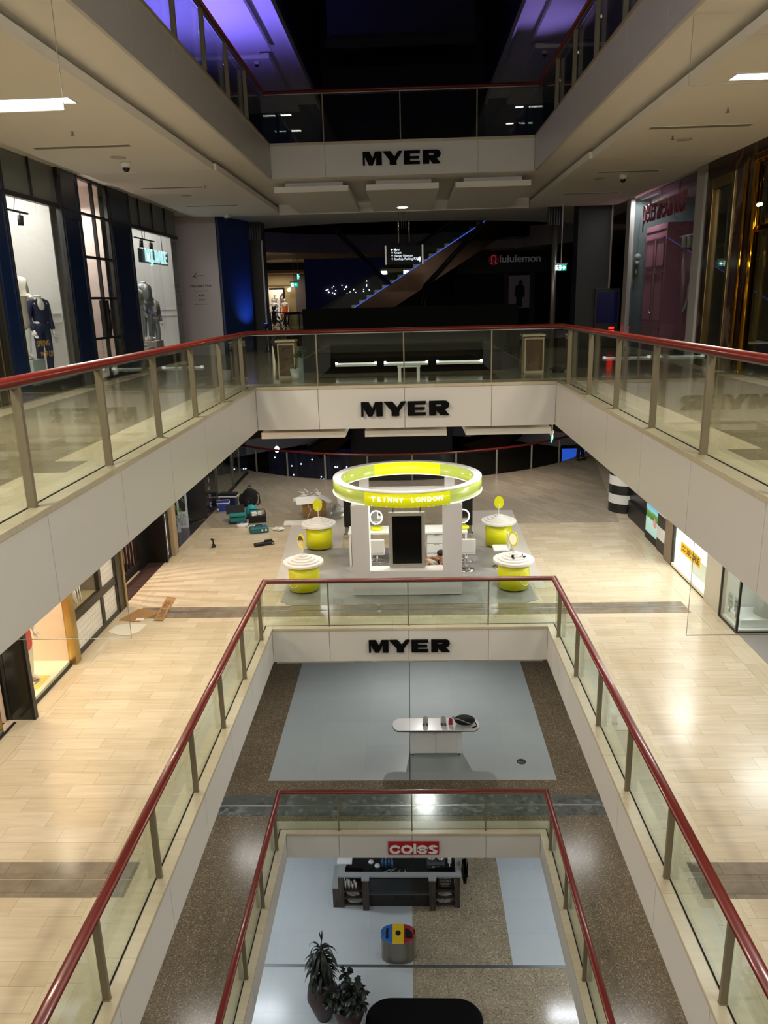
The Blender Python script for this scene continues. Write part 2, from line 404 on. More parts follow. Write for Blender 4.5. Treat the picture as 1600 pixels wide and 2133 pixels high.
# ceilings: soffit, dropped side panels in two lengths, three hung panels behind the end fascia
def ceil_set(z, ye, name='ceiling'):
    m = MB()
    m.box(-7.2, -HW-0.05, -8, ye+0.05, z, z+0.02); m.box(HW+0.05, 7.2, -8, ye+0.05, z, z+0.02)
    poly = [(-7.2, ye+0.05), (7.2, ye+0.05), (7.2, 31.0)] + [p for p in ARC[::-1] if -7 < p[0] < 7] + [(-7.2, 31.3)]
    m.prism(poly, z, z+0.02)
    struct(m.build(name, CEIL))
    d = z-0.20
    m = MB()
    for s in (-1, 1):
        m.box(s*3.46, s*5.92, -8, 15.22, d, d+0.12); m.box(s*3.43, s*5.92, 15.34, 23.0, d+0.012, d+0.13)
        m.box(s*3.75, s*5.7, -7.8, 15.0, d+0.12, z); m.box(s*3.75, s*5.7, 15.4, 22.8, d+0.13, z)
        m.box(s*3.55, s*5.9, 15.2, 15.36, d+0.06, d+0.1)
    struct(m.build('ceiling_panel', CEIL))
    m = MB()
    for x0, x1 in ((-2.84, -1.19), (-0.80, 0.80), (1.17, 2.82)):
        m.box(x0, x1, ye+0.40, ye+4.55, z-0.24, z-0.12)
        m.box(x0+0.2, x1-0.15, ye+0.75, ye+4.3, z-0.12, z)
    m.box(-3.4, 3.4, ye+4.55, ye+4.7, z-0.26, z)
    struct(m.build('ceiling_panel', CEIL))
ceil_set(FB[4]+0.005, YE4); ceil_set(FB[3]+0.005, YE); ceil_set(FB[2]+0.005, YE); ceil_set(FB[1]+0.005, YE)

# ================================================================== balustrades
RAILP = [(0.062*math.cos(2*PI*i/14)*(1 if abs(math.cos(2*PI*i/14)) > .01 else 1), 0.040*math.sin(2*PI*i/14)) for i in range(14)]
def balustrade(L, posts, ye, mull, label):
    z = FL[L]; t = thing('balustrade', label, 'balustrade', (0, ye, z), 0, 'glass balustrades around the void')
    o = -ye
    rx = HW+0.10; path = [(-rx, YN-ye, 1.0), (-rx, 0.10, 1.0), (rx, 0.10, 1.0), (rx, YN-ye, 1.0)]
    m = MB(); m.sweep(path, [(a, b) for a, b in RAILP]); m.sm = [True]*(len(m.sm)-2)+[False]*2
    m.build('handrail', MAHOG, t)
    m = MB(); m.sweep(path, [(-0.022, -0.05), (0.022, -0.05), (0.022, -0.032), (-0.022, -0.032)]); m.build('rail_bar', STEEL, t)
    for s in (-1, 1):
        ys = [p-ye for p in posts]
        for y in ys:
            q = MB(); q.box(s*2.895, s*2.965, y-0.022, y+0.022, 0.003, 0.955); q.box(s*2.89, s*2.97, y-0.03, y+0.03, 0.003, 0.012)
            q.build('post', BRONZE, t, 0.003)
        ed = [0.13] + [y for y in ys] + [YN-ye]
        for a, b in zip(ed[:-1], ed[1:]):
            g = MB(); g.box(s*2.975, s*2.987, b+0.004, a-0.004, -0.03, 0.965); g.build('glass_pane', GLASS, t)
    ed = [-2.972] + mull + [2.972]
    for a, b in zip(ed[:-1], ed[1:]):
        g = MB(); g.box(a+0.004, b-0.004, 0.142, 0.154, -0.03, 0.965); g.build('glass_pane', GLASS, t)
    for x in mull:
        B('mullion', BRONZE, t, (x-0.012, x+0.012, 0.075, 0.14, 0.003, 0.955))
    return t
P3 = [13.97-1.63*k for k in range(8)]
balustrade(3, P3, YE, [-1.64, -0.01, 1.62], 'glass balustrade with dark red handrail just below eye level, beside the navy shopfront')
balustrade(2, P3, YE, [-1.64, -0.01, 1.62], 'glass balustrade with wide mahogany handrail in front of the yellow and white kiosk')
balustrade(1, P3, YE, [-1.64, -0.01, 1.62], 'lowest glass balustrade, with dark red handrail, above the juice counter')
P4 = [16.04-1.58*k for k in range(9)]
balustrade(4, P4, YE4, [-1.66, -0.02, 1.60], 'topmost glass balustrade at the top of the picture, below the purple ceiling')

# round balustrade at the far end of the kiosk floor, and the same one storey up
def round_rail(z, label, xmin, xmax):
    t = thing('balustrade', label, 'balustrade', (0, 0, z), 0, 'curved balustrades at the round void')
    P = [p for p in arc_pts(40) if xmin < p[0] < xmax]
    m = MB(); m.sweep([(x, y-0.1, 1.0) for x, y in P], RAILP); m.sm = [True]*len(m.sm); m.build('handrail', MAHOG, t)
    for i in range(0, len(P), 3):
        x, y = P[i]; B('post', STEEL, t, (x-0.03, x+0.03, y-0.13, y-0.08, 0.0, 0.97))
        if i+3 < len(P):
            m = MB()
            for q in range(i, i+3):
                (a, b), (c, d) = P[q], P[q+1]
                m.add([(a, b-0.1, 0.03), (c, d-0.1, 0.03), (c, d-0.1, 0.96), (a, b-0.1, 0.96)], [(0, 1, 2, 3)])
            m.build('glass_pane', GLASS, t)
    return t
round_rail(FL[2], 'curved glass balustrade with red handrail behind the kiosk ring', -8.2, 7.6)

# ================================================================== ceiling luminaires
def luminaire(x, y, z, L, power, col, label, group, width=1.15, on=LIGHTON):
    t = thing('ceiling_light', label, 'ceiling light', (x, y, z), 0, group)
    h = width/2
    B('frame', WHITEMATT, t, (-h-0.02, h+0.02, -0.15, -0.13, -0.012, 0.0), (-h-0.02, h+0.02, 0.13, 0.15, -0.012, 0.0), (-h-0.02, -h, -0.13, 0.13, -0.012, 0.0), (h, h+0.02, -0.13, 0.13, -0.012, 0.0))
    B('diffuser', on, t, (-h, h, -0.13, 0.13, -0.006, -0.001))
    lamp('tube', t, (0, 0, -0.02), (0, 0, 0), width, power, col, 0.26)
    return t
for i, y in enumerate((10.0, 4.4, -1.4)):
    for s in (-1, 1):
        luminaire(s*4.45, y, FB[4]-0.195, 3, POW['L3']*(1.0 if s < 0 else 0.75), WARM, ('lit ceiling strip at the %s edge of the picture, upper shop floor' % ('left', 'right')[s > 0]) if i == 0 else 'lit ceiling strip over the upper walkway behind the viewer', 'ceiling strips of the upper shop floor')
for y in (-1.4, 4.4, 10.0, 13.5, 17.5, 21.5):
    for s in (-1, 1):
        luminaire(s*4.5, y, FB[3]-0.195, 2, POW['L2w'] if s < 0 else POW['L2n'], WARM if s < 0 else NEUT, 'lit ceiling strip under the slab over the kiosk floor', 'ceiling strips over the kiosk floor')
for x in (-2.0, 0.0, 2.0):
    luminaire(x, 17.2, FB[3]-0.236, 2, 28, NEUT, 'lit strip in the hung panel above the kiosk', 'ceiling strips above the kiosk', 1.0)
for y in (8.0, 13.0, 18.5):
    for s in (-1, 1):
        luminaire(s*4.5, y, FB[2]-0.195, 1, POW['L1'], NEUT, 'lit ceiling strip over the terrazzo floor', 'ceiling strips over the terrazzo floor')
for y in (8.0, 13.0, 18.0):
    for s in (-1, 1):
        luminaire(s*4.5, y, FB[1]-0.195, 0, POW['L0'], COOL, 'lit ceiling strip over the lowest floor', 'ceiling strips over the lowest floor', on=LIGHTCOOL)

for x in (-3.5, 3.5):
    luminaire(x, 26.2, FB[3]+0.003, 2, 80, NEUT, 'lit ceiling strip over the far tiled floor before the curved rail', 'ceiling strips over the far tiled floor')
t = thing('downlight', 'warm downlight in the ceiling over the far tiled floor on the right', 'ceiling light', (3.6, 27.2, FB[3]+0.003)); MB().lathe([(0, -0.01), (0.12, -0.01), (0.12, 0.0), (0, 0.0)], n=24).build('diffuser', LIGHTON, t); spot('beam', t, (0, 0, -0.03), (0.3, 0.2, -4), 190, (1, 0.72, 0.5), 75, 0.9, 0.06)
# added fill lamps out of view above the viewer, to brighten fascias and posts
for i, x in enumerate((-1.9, 0.0, 1.9)):
    t = thing('fill_lamp', 'added unseen fill lamp under the near end of the top floor', 'fill_lamp', (x, -0.4, FB[4]-0.0), 0, 'added fill lamps'); B('bracket', DARK, t, (-0.03, 0.03, -0.03, 0.03, -0.12, 0.0)); MB().cbox((0, 0, -0.2), (0.5, 0.12, 0.26), 0, R(-25)).build('housing', DARK, t, 0.01)
    lamp('beam', t, (0, 0.09, -0.24), (R(62), 0, 0), 0.45, 85, (1.0, 0.97, 0.93), 0.22)
struct(MB().box(-3.0, 3.0, -8, 0.3, FB[4], FB[4]+0.02).build('ceiling', CEIL))
# ================================================================== level 2: the yellow and white beauty kiosk
Z2 = FL[2]
YEL = M('yellow_vinyl', '#dcdc0a', 0.35)
YELLIT = M('yellow_acrylic_lit', '#d6d600', 0.3, emit='#d8e000', es=0.32)
PALEY = M('iridescent_acrylic', '#b9c860', 0.2, emit='#9cb838', es=0.22, coat=0.5)
LED = M('white_led_edge', '#ffffff', 0.5, emit='#f6fbe8', es=0.65)
KWHITE = M('kiosk_white_laminate', '#cbc9cd', 0.35)
CLEAR = glass('clear_acrylic', (0.96, 0.98, 0.97), 1.0)
MIRROR = M('mirror_silver', '#e8e8e8', 0.03, 1.0)
VINYL = terrazzo('grey_vinyl_mat', '#8d8b88', '#7b7a78', '#9b9996', 0.3, 3.0)
t = tag(MB().prism([(-2.87, 15.95), (-2.6, 15.73), (2.52, 15.73), (2.86, 15.92), (2.72, 19.75), (-2.82, 19.75)], Z2+0.003, Z2+0.009).build('floor_mat', VINYL),
        'grey stone-look floor mat under the yellow and white kiosk', 'floor mat')
PAPER = M('pale_floor_paper', '#bfb9b0', 0.35, var=0.04)
tag(MB().prism([(-2.85, 19.78), (-1.8, 19.78), (-2.0, 23.0), (-3.55, 22.4), (-3.15, 16.6), (-2.9, 16.6)], Z2+0.0035, Z2+0.0075).build('floor_sheet', PAPER),
    'pale protective sheet on the floor left of the kiosk, under the cardboard box', 'floor sheet')
tag(MB().prism([(1.72, 19.78), (2.76, 19.78), (2.9, 16.6), (3.15, 16.6), (3.25, 23.4), (1.9, 23.4)], Z2+0.0035, Z2+0.0075).build('floor_sheet', PAPER),
    'pale protective sheet on the floor right of the kiosk, behind the white stool', 'floor sheet')
# front frame wall
def L(z): return z-Z2
k = thing('kiosk_wall', 'white front wall of the kiosk with a tall opening round the black screen', 'kiosk wall', (0, 16.25, Z2))
B('post', KWHITE, k, (-1.25, -0.86, 0, 0.34, 0.02, 2.12), bevel=0.006); B('post', KWHITE, k, (0.78, 1.20, 0, 0.34, 0.02, 2.12), bevel=0.006)
B('base_panel', KWHITE, k, (-0.86, 0.78, 0.004, 0.33, 0.02, 0.59)); B('plinth', DARK, k, (-1.2, 1.15, 0.03, 0.3, 0.0, 0.02))
B('sill_shelf', WHITEGLOSS, k, (-0.86, 0.78, 0.0, 0.33, 0.59, 0.605))
B('edge_light', LED, k, (-0.858, -0.845, 0.03, 0.3, 0.61, 2.1))
def spaced(parent, name, s, x0, x1, y, z, size, mat, arc=None, sx=1.0, bold=0.0, depth=0.004):
    for i, ch in enumerate(s):
        if ch == ' ': continue
        f = i/(len(s)-1); x = x0+(x1-x0)*f
        if arc:
            a = math.asin(x/arc); text(name, ch, size, mat, (arc*math.sin(a), -arc*math.cos(a), z), (PI/2, 0, a), parent, depth, bold, sx=sx)
        else: text(name, ch, size, mat, (x, y, z), FRONT, parent, depth, bold, sx=sx)
spaced(k, 'letter', 'TRINNY LONDON', -0.72, 0.65, -0.006, 0.36, 0.085, M('grey_lettering', '#55565a', 0.4))
# ring canopy
r = thing('ring_canopy', 'large yellow and white illuminated ring sign on top of the kiosk', 'ring canopy', (0, 17.7, -2.73))
Ro, Ri, H = 1.75, 1.56, 0.33
MB().lathe([(Ri, H), (Ri, H-0.02), (Ro, H-0.02), (Ro, H), (Ri, H)], n=96, cap=False).build('top_trim', WHITEGLOSS, r)
MB().lathe([(Ri, 0.0), (Ro, 0.0), (Ro+0.012, 0.0), (Ro+0.012, 0.022), (Ri-0.005, 0.022), (Ri-0.005, 0.0), (Ri, 0.0)], n=96, cap=False).build('bottom_trim', LED, r)
def arcband(name, rad, a0, a1, mat, z0, z1, n=40, th=0.012):
    MB().lathe([(rad, z0), (rad+th, z0), (rad+th, z1), (rad, z1), (rad, z0)], n=n, a0=R(a0), a1=R(a1), cap=False).build(name, mat, r)
arcband('outer_band', Ro-0.012, -58, 238, PALEY, 0.022, H-0.02, 96)
arcband('sign_plate', Ro-0.008, 238, 302, YELLIT, 0.0, H-0.03, 40, 0.02)
arcband('inner_band', Ri, 122, 418, PALEY, 0.022, H-0.02, 96)
arcband('inner_plate', Ri-0.006, 58, 122, M('yellow_acrylic_back', '#e0e000', 0.3, emit='#e2ea00', es=0.55), 0.022, H-0.02, 40, 0.01)
spaced(r, 'letter', 'TRINNY LONDON', -0.73, 0.72, 0, 0.17, 0.135, M('lit_white_letter', '#ffffff', 0.4, emit='#fff8dc', es=0.9), arc=Ro+0.018, bold=0.004, depth=0.012)
for s in (-1, 1):
    B('bracket', KWHITE, r, (s*1.05-0.12, s*1.05+0.12, -1.44, -1.2, -0.02, 0.0))
lamp('ring_glow', r, (0, 0, 0.02), (0, 0, 0), 1.8, 12, (1, 0.98, 0.85), 1.8)
# hanging screen
s_ = thing('display_screen', 'black portrait screen in a silver frame hanging in the kiosk opening', 'screen', (-0.02, 16.44, -3.6))
B('frame', M('silver_frame', '#a29d97', 0.4, 0.3), s_, (-0.405, 0.405, -0.045, 0.045, -0.64, 0.645), bevel=0.01)
B('display', M('screen_black', '#020202', 0.25), s_, (-0.325, 0.325, -0.049, -0.044, -0.55, 0.56))
for x in (-0.3, 0.3):
    B('hanger', STEEL, s_, (x-0.012, x+0.012, -0.012, 0.012, 0.645, 0.90)); B('foot_clamp', CLEAR, s_, (x-0.012, x+0.012, -0.02, 0.02, -0.68, -0.64))
# rear frame and desk
q = thing('kiosk_rear_frame', 'white rear beam and posts of the kiosk behind the black screen', 'kiosk frame', (0, 19.15, Z2))
B('beam', KWHITE, q, (-1.25, 1.2, 0, 0.2, 1.62, 1.80)); B('beam_edge', DARK, q, (-1.25, 1.2, 0.0, 0.2, 1.60, 1.62))
B('post', KWHITE, q, (-1.25, -1.0, 0.0, 0.2, 0.0, 2.12)); B('post', KWHITE, q, (0.95, 1.2, 0.0, 0.2, 0.0, 2.12))
d = thing('makeup_desk', 'long white make-up desk with drawers behind the black screen', 'desk', (0, 18.25, Z2))
B('desk_top', WHITEGLOSS, d, (-1.5, 1.47, 0, 0.62, 0.84, 0.89), bevel=0.005)
for x in (-1.48, 1.41): B('side_panel', WHITEGLOSS, d, (x, x+0.05, 0.02, 0.6, 0, 0.84))
for x0 in (-1.42, 0.45, 0.95):
    if x0 == 0.95: continue
    B('pedestal', KWHITE, d, (x0, x0+0.5, 0.05, 0.58, 0.02, 0.84))
    for j in range(3):
        f = B('drawer', WHITEGLOSS, d, (x0+0.02, x0+0.48, 0.03, 0.05, 0.08+0.25*j, 0.31+0.25*j), bevel=0.004)
        B('finger_slot', DARK, f, (x0+0.18, x0+0.32, 0.028, 0.032, 0.298+0.25*j, 0.308+0.25*j))
def vanity(x, y, label):
    v = thing('vanity_mirror', label, 'mirror', (x, y, Z2+0.891), 0, 'lit round mirrors on the kiosk desk')
    MB().lathe([(0.0, 0), (0.15, 0), (0.15, 0.05), (0.0, 0.05)], n=28).build('base', YEL, v)
    MB().cyl((-0.04, 0, 0.05), (-0.04, 0, 0.16), 0.006).cyl((0.04, 0, 0.05), (0.04, 0, 0.16), 0.006).build('leg', CHROME, v)
    m = MB(); P = [(0.15*math.cos(2*PI*i/40), 0, 0.31+0.17*math.sin(2*PI*i/40)) for i in range(40)]
    m.tube(P, 0.018, 8, True).build('light_ring', LED, v)
    m = MB(); m.add([(0.14*math.cos(2*PI*i/40), -0.004, 0.31+0.16*math.sin(2*PI*i/40)) for i in range(40)], [tuple(range(40))]); m.build('mirror', MIRROR, v)
    m = MB(); m.cyl((0, 0.003, 0.31), (0, 0.014, 0.31), 0.155, n=40); m.build('back_plate', YEL, v)
    return v
vanity(-0.8, 18.55, 'round lit mirror on the white desk, left of the black screen')
vanity(1.38, 18.55, 'round lit mirror on the white desk, mostly behind the right kiosk post')
def stool(x, y, rz, label):
    s = thing('swivel_stool', label, 'stool', (x, y, Z2+0.009), rz, 'white swivel stools of the kiosk')
    MB().lathe([(0.0, 0), (0.2, 0), (0.19, 0.015), (0.04, 0.035), (0.0, 0.035)], n=32).build('foot', CHROME, s)
    MB().cyl((0, 0, 0.03), (0, 0, 0.45), 0.025, n=16).build('pole', CHROME, s)
    m = MB(); m.tube([(0.15*math.cos(a), 0.15*math.sin(a), 0.25) for a in [2*PI*i/24 for i in range(24)]], 0.01, 8, True); m.cyl((0, 0, 0.25), (0.15, 0, 0.25), 0.008); m.build('foot_ring', CHROME, s)
    B('seat', WHITEGLOSS, s, (-0.2, 0.2, -0.2, 0.2, 0.45, 0.52), bevel=0.03)
    B('backrest', WHITEGLOSS, s, (-0.2, 0.2, 0.16, 0.21, 0.5, 0.86), bevel=0.03)
    return s
st = stool(-0.78, 17.95, PI, 'white swivel stool seen from behind through the kiosk opening, left of the screen')
dup(st, (1.42, 17.9, Z2+0.009), PI, 'white swivel stool at the right end of the desk, mostly hidden by the kiosk post')
dup(st, (2.28, 18.1, Z2+0.009), -PI/2, 'white swivel stool standing by the right rear yellow drum')
for x, lb in ((-1.66, 'left'), (1.65, 'right')):
    p = thing('panel_stand', 'black upright panel on a silver base behind the kiosk, %s side' % lb, 'panel stand', (x, 20.7, Z2), 0, 'black panels behind the kiosk')
    B('base', CHROME, p, (-0.15, 0.15, -0.1, 0.1, 0, 0.12)); B('base_block', STEEL, p, (-0.12, 0.12, -0.08, 0.08, 0.12, 0.34)); B('panel', BLACK, p, (-0.14, 0.14, -0.03, 0.03, 0.34, 1.5))
# yellow drums
def drum(x, y, label, emblem=0):
    d = thing('display_drum', label, 'display drum', (x, y, Z2+0.009), 0, 'yellow display drums')
    MB().lathe([(0.0, 0), (0.29, 0), (0.29, 0.05), (0.0, 0.05)], n=40).build('clear_base', CLEAR, d)
    MB().lathe([(0.0, 0.05), (0.355, 0.05), (0.355, 0.64), (0.0, 0.64)], n=64).build('body', YEL, d)
    prof = [(0.0, 0.64), (0.455, 0.64), (0.465, 0.65), (0.465, 0.70), (0.455, 0.71)]
    for i in range(1, 5):
        rr = 0.46-0.088*i; prof += [(rr, 0.71+0.035*(i-1)), (rr, 0.71+0.035*i-0.004), (rr-0.008, 0.71+0.035*i)]
    prof.append((0.0, prof[-1][1])); MB().lathe(prof, n=64, smooth=False).build('tiered_top', WHITEMATT, d)
    if emblem:
        m = MB(); a0 = R(-90+emblem)
        P = []
        for i in range(29):
            b = 2*PI*i/28; aa = a0+0.30*math.cos(b)/0.355*0.62; P.append((0.3575*math.cos(aa), 0.3575*math.sin(aa), 0.34+0.20*math.sin(b)))
        m.tube(P[:-1], 0.005, 6, True)
        for dz in (0.09, -0.02): m.tube([(0.3575*math.cos(a0+u), 0.3575*math.sin(a0+u), 0.34+dz) for u in (-0.10, -0.03, 0.04)], 0.006, 6)
        m.build('emblem', M('white_print', '#efefe6', 0.4), d)
    return d
drum(-2.42, 16.70, 'yellow drum with tiered white top at the front left corner of the kiosk', -42)
drum(2.40, 16.66, 'yellow drum with tiered white top at the front right corner, black compacts on it', 48)
drum(-2.42, 19.85, 'yellow drum with tiered white top at the rear left corner of the kiosk')
drum(2.42, 19.85, 'yellow drum with tiered white top at the rear right corner, behind the white stool')
def hand_mirror(x, y, yaw, label, lit):
    v = thing('stand_mirror', label, 'mirror', (x, y, Z2+0.009+0.8515), yaw, 'round mirrors on the yellow drums')
    MB().tube([(0, 0, 0), (0, 0, 0.2), (0, -0.01, 0.27), (0, -0.04, 0.30)], 0.009, 8).lathe([(0, 0), (0.05, 0), (0.05, 0.008), (0, 0.008)], n=20).build('stand', WHITEGLOSS, v)
    N = 36; m = MB()
    f = [(0.125*math.cos(2*PI*i/N), -0.045, 0.33+0.17*math.sin(2*PI*i/N)) for i in range(N)]; b = [(p[0], -0.02, p[2]) for p in f]
    m.add(f+b, [tuple(range(N)), tuple(range(2*N-1, N-1, -1))]+[(i, (i+1) % N, N+(i+1) % N, N+i) for i in range(N)]); m.build('disc', YEL, v)
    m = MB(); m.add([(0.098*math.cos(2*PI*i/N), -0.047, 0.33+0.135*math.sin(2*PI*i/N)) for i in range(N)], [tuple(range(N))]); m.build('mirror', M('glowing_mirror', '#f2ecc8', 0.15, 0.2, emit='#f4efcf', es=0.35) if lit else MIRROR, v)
    return v
hand_mirror(-2.42, 16.70, R(-42), 'round yellow-rimmed mirror on the front left drum, reflecting the warm floor', False)
hand_mirror(2.40, 16.66, R(-42), 'round yellow-rimmed mirror with pale face on the front right drum', True)
hand_mirror(-2.42, 19.85, R(200), 'yellow back of the round mirror on the rear left drum', False)
hand_mirror(2.42, 19.85, R(170), 'yellow back of the round mirror on the rear right drum', False)
for x, y, a, lb in ((2.36, 16.42, 0.3, 'open black make-up compact lying on the front right drum, left one'), (2.62, 16.52, 1.2, 'open black make-up compact lying on the front right drum, right one')):
    c_ = thing('make_up_compact', lb, 'compact', (x, y, Z2+0.009+0.792), a, 'make-up compacts')
    MB().lathe([(0, 0), (0.035, 0), (0.035, 0.012), (0, 0.012)], n=18).build('base', BLACK, c_)
    MB().cyl((0, 0.04, 0.035), (0, 0.05, 0.037), 0.035, n=18).build('lid', BLACK, c_)

# ------------------------------------------------------------------ a figure with joints
SKIN = M('skin', '#c99a7c', 0.5)
def human(name, joints, mat, parent, scale=1.0, sub=2):
    """joints: dict; a body of one continuous surface from head to feet and wrists"""
    J = joints; order = ['pelvis', 'waist', 'chest', 'neck', 'head', 'crown']
    pts = [J[k] for k in order]; rad = [(0.15, 0.115), (0.135, 0.10), (0.16, 0.115), (0.055, 0.055), (0.085, 0.10), (0.06, 0.07)]
    E = [(i, i+1) for i in range(5)]
    def chain(root, ks, rs):
        p = root
        for k_, r_ in zip(ks, rs): pts.append(J[k_]); rad.append((r_, r_)); E.append((p, len(pts)-1)); p = len(pts)-1
    for s in 'lr':
        if 'sho'+s in J: chain(2, ['sho'+s, 'elb'+s, 'wri'+s], [0.062, 0.044, 0.030])
        if 'hip'+s in J: chain(0, ['hip'+s, 'kne'+s, 'ank'+s, 'toe'+s], [0.088, 0.060, 0.043, 0.036])
    return skin(name, [Vector(p)*scale for p in pts], E, [(a*scale, b*scale) for a, b in rad], mat, parent, sub)
def hand(parent, wrist, direction, palm_up, mat, curl=0.5, s=1.0, name='hand', flip=1):
    """palm and five separate bent fingers as one small mesh that continues the wrist"""
    d = Vector(direction).normalized(); n = Vector(palm_up); n = (n-d*n.dot(d)).normalized(); a = d.cross(n)*flip; w_ = Vector(wrist)
    m = MB(); m.tube([w_-d*0.03*s, w_+d*0.02*s, w_+d*0.06*s, w_+d*0.09*s], [0.028*s, 0.030*s, 0.036*s, 0.030*s], 10)
    for i, (o, Ln) in enumerate(((-0.030, 0.070), (-0.010, 0.080), (0.011, 0.075), (0.030, 0.058))):
        p = w_+d*0.085*s+a*o*s; P = [p]; dd = d.copy()
        for j in range(3):
            dd = (dd*math.cos(curl*(0.5+0.4*j))+n*math.sin(curl*(0.5+0.4*j))).normalized() if j else (d*math.cos(curl*.35)+n*math.sin(curl*.35)).normalized()
            P.append(P[-1]+dd*Ln*s*(0.45, 0.32, 0.23)[j])
        m.tube(P, [0.0095*s, 0.009*s, 0.008*s, 0.006*s], 8)
    p = w_+d*0.03*s-a*0.028*s
    m.tube([p, p-a*0.03*s+d*0.02*s, p-a*0.040*s+d*0.05*s+n*0.01*s, p-a*0.034*s+d*0.072*s+n*0.02*s], [0.013*s, 0.011*s, 0.010*s, 0.007*s], 8)
    return m.build(name, mat, parent)
# the worker sitting on the kiosk floor behind the front wall, reaching up to the screen
p = thing('person', 'man in a black t-shirt sitting inside the kiosk, reaching up to the black screen', 'person', (0.86, 17.05, Z2+0.009))
J = dict(pelvis=(0.10, 0.10, 0.14), waist=(0.06, 0.08, 0.28), chest=(-0.02, 0.04, 0.44), neck=(-0.08, 0.01, 0.575), head=(-0.11, -0.03, 0.66), crown=(-0.11, -0.02, 0.765),
         shol=(-0.10, 0.17, 0.47), elbl=(-0.30, 0.08, 0.60), wril=(-0.445, -0.30, 0.735), shor=(-0.03, -0.14, 0.45), elbr=(-0.24, -0.28, 0.485), wrir=(-0.445, -0.44, 0.72),
         hipl=(0.05, 0.19, 0.13), knel=(-0.36, 0.28, 0.32), ankl=(-0.62, 0.26, 0.07), toel=(-0.76, 0.26, 0.04), hipr=(0.08, 0.0, 0.12), kner=(-0.33, -0.10, 0.16), ankr=(-0.62, 0.02, 0.06), toer=(-0.74, 0.05, 0.04))
human('body', J, SKIN, p)
hand(p, J['wril'], (-0.25, -0.8, 0.35), (0.6, -0.3, -0.2), SKIN, 0.7, 1.0, 'hand'); hand(p, J['wrir'], (-0.45, -0.5, 0.65), (0.5, -0.5, -0.1), SKIN, 0.6, 1.0, 'hand', -1)
tee = M('black_cotton', '#0d0d0f', 0.85)
skin('t_shirt', [J['pelvis'], J['waist'], J['chest'], (-0.06, 0.02, 0.54), J['shol'], (-0.19, 0.13, 0.53), J['shor'], (-0.13, -0.21, 0.465)], [(0, 1), (1, 2), (2, 3), (2, 4), (4, 5), (2, 6), (6, 7)],
     [(0.165, 0.13), (0.15, 0.118), (0.175, 0.13), (0.08, 0.08), (0.082, 0.082), (0.066, 0.066), (0.082, 0.082), (0.066, 0.066)], tee, p)
skin('trousers', [J['pelvis'], J['hipl'], J['knel'], J['ankl'], J['hipr'], J['kner'], J['ankr']], [(0, 1), (1, 2), (2, 3), (0, 4), (4, 5), (5, 6)],
     [(0.17, 0.13), (0.10, 0.10), (0.075, 0.075), (0.06, 0.06), (0.10, 0.10), (0.075, 0.075), (0.06, 0.06)], M('dark_trousers', '#15161a', 0.85), p)
hair = M('dark_hair', '#17110d', 0.8)
MB().ell((-0.098, -0.012, 0.735), (0.098, 0.112, 0.075)).ell((-0.055, 0.03, 0.69), (0.07, 0.095, 0.09)).build('hair', hair, p)
m = MB(); m.ell((-0.205, -0.085, 0.672), (0.022, 0.016, 0.026)); m.ell((-0.165, -0.11, 0.628), (0.03, 0.022, 0.010)); m.ell((-0.085, -0.125, 0.672), (0.02, 0.012, 0.03)); m.build('face', SKIN, p)
m = MB(); m.ell((-0.192, -0.055, 0.697), (0.008, 0.012, 0.007)); m.ell((-0.165, -0.113, 0.697), (0.010, 0.010, 0.007)); m.build('eye', BLACK, p)

# ------------------------------------------------------------------ fitters' bags and litter on the left
TEAL = M('teal_canvas', '#167a78', 0.7, var=0.1); NAVYP = M('blue_plastic', '#2b3f9c', 0.35); CANV = M('black_canvas', '#121214', 0.85)
c_ = thing('cool_box', 'small blue cool box with a white rim beside the shopfront glass', 'cool box', (-6.0, 23.92, Z2), 0.1)
B('body', NAVYP, c_, (-0.19, 0.19, -0.13, 0.13, 0, 0.26), bevel=0.02); B('rim', WHITEGLOSS, c_, (-0.2, 0.2, -0.14, 0.14, 0.255, 0.285), bevel=0.008); B('lid', NAVYP, c_, (-0.19, 0.19, -0.13, 0.13, 0.285, 0.32), bevel=0.012)
m = MB(); m.tube([(-0.2, 0, 0.24), (-0.2, 0, 0.35), (0.2, 0, 0.35), (0.2, 0, 0.24)], 0.012, 8); m.build('handle', WHITEGLOSS, c_)
c_ = thing('tool_box', 'dark box with a white lid edge behind the blue cool box', 'box', (-5.98, 24.62, Z2), -0.05)
B('body', M('dark_blue_plastic', '#1a2352', 0.4), c_, (-0.26, 0.26, -0.17, 0.17, 0, 0.3), bevel=0.02); B('rim', WHITEGLOSS, c_, (-0.31, 0.31, -0.18, 0.18, 0.3, 0.34), bevel=0.01); B('lid', CANV, c_, (-0.3, 0.3, -0.17, 0.17, 0.34, 0.42), bevel=0.02)
def bottle(x, y, z, label, h=0.22, group='plastic drink bottles'):
    b = thing('water_bottle', label, 'bottle', (x, y, z), 0, group)
    MB().lathe([(0, 0), (0.032, 0), (0.034, 0.02), (0.034, h*0.62), (0.014, h*0.85), (0.014, h*0.93), (0, h*0.93)], n=18).build('bottle', CLEAR, b)
    MB().lathe([(0, h*0.93), (0.016, h*0.93), (0.016, h), (0, h)], n=14).build('cap', WHITEGLOSS, b)
    MB().lathe([(0.0345, h*0.3), (0.035, h*0.3), (0.035, h*0.52), (0.0345, h*0.52)], n=18, cap=False).build('label', M('bottle_label', '#c9d4de', 0.5), b)
bottle(-6.12, 23.65, Z2, 'clear plastic bottle in front of the blue cool box', 0.26)
bottle(-5.22, 24.1, Z2, 'clear plastic bottle in front of the black backpack', 0.24)
bottle(-0.63, 15.15, Z2, 'clear bottle with pale label standing alone on the floor in front of the kiosk', 0.24)
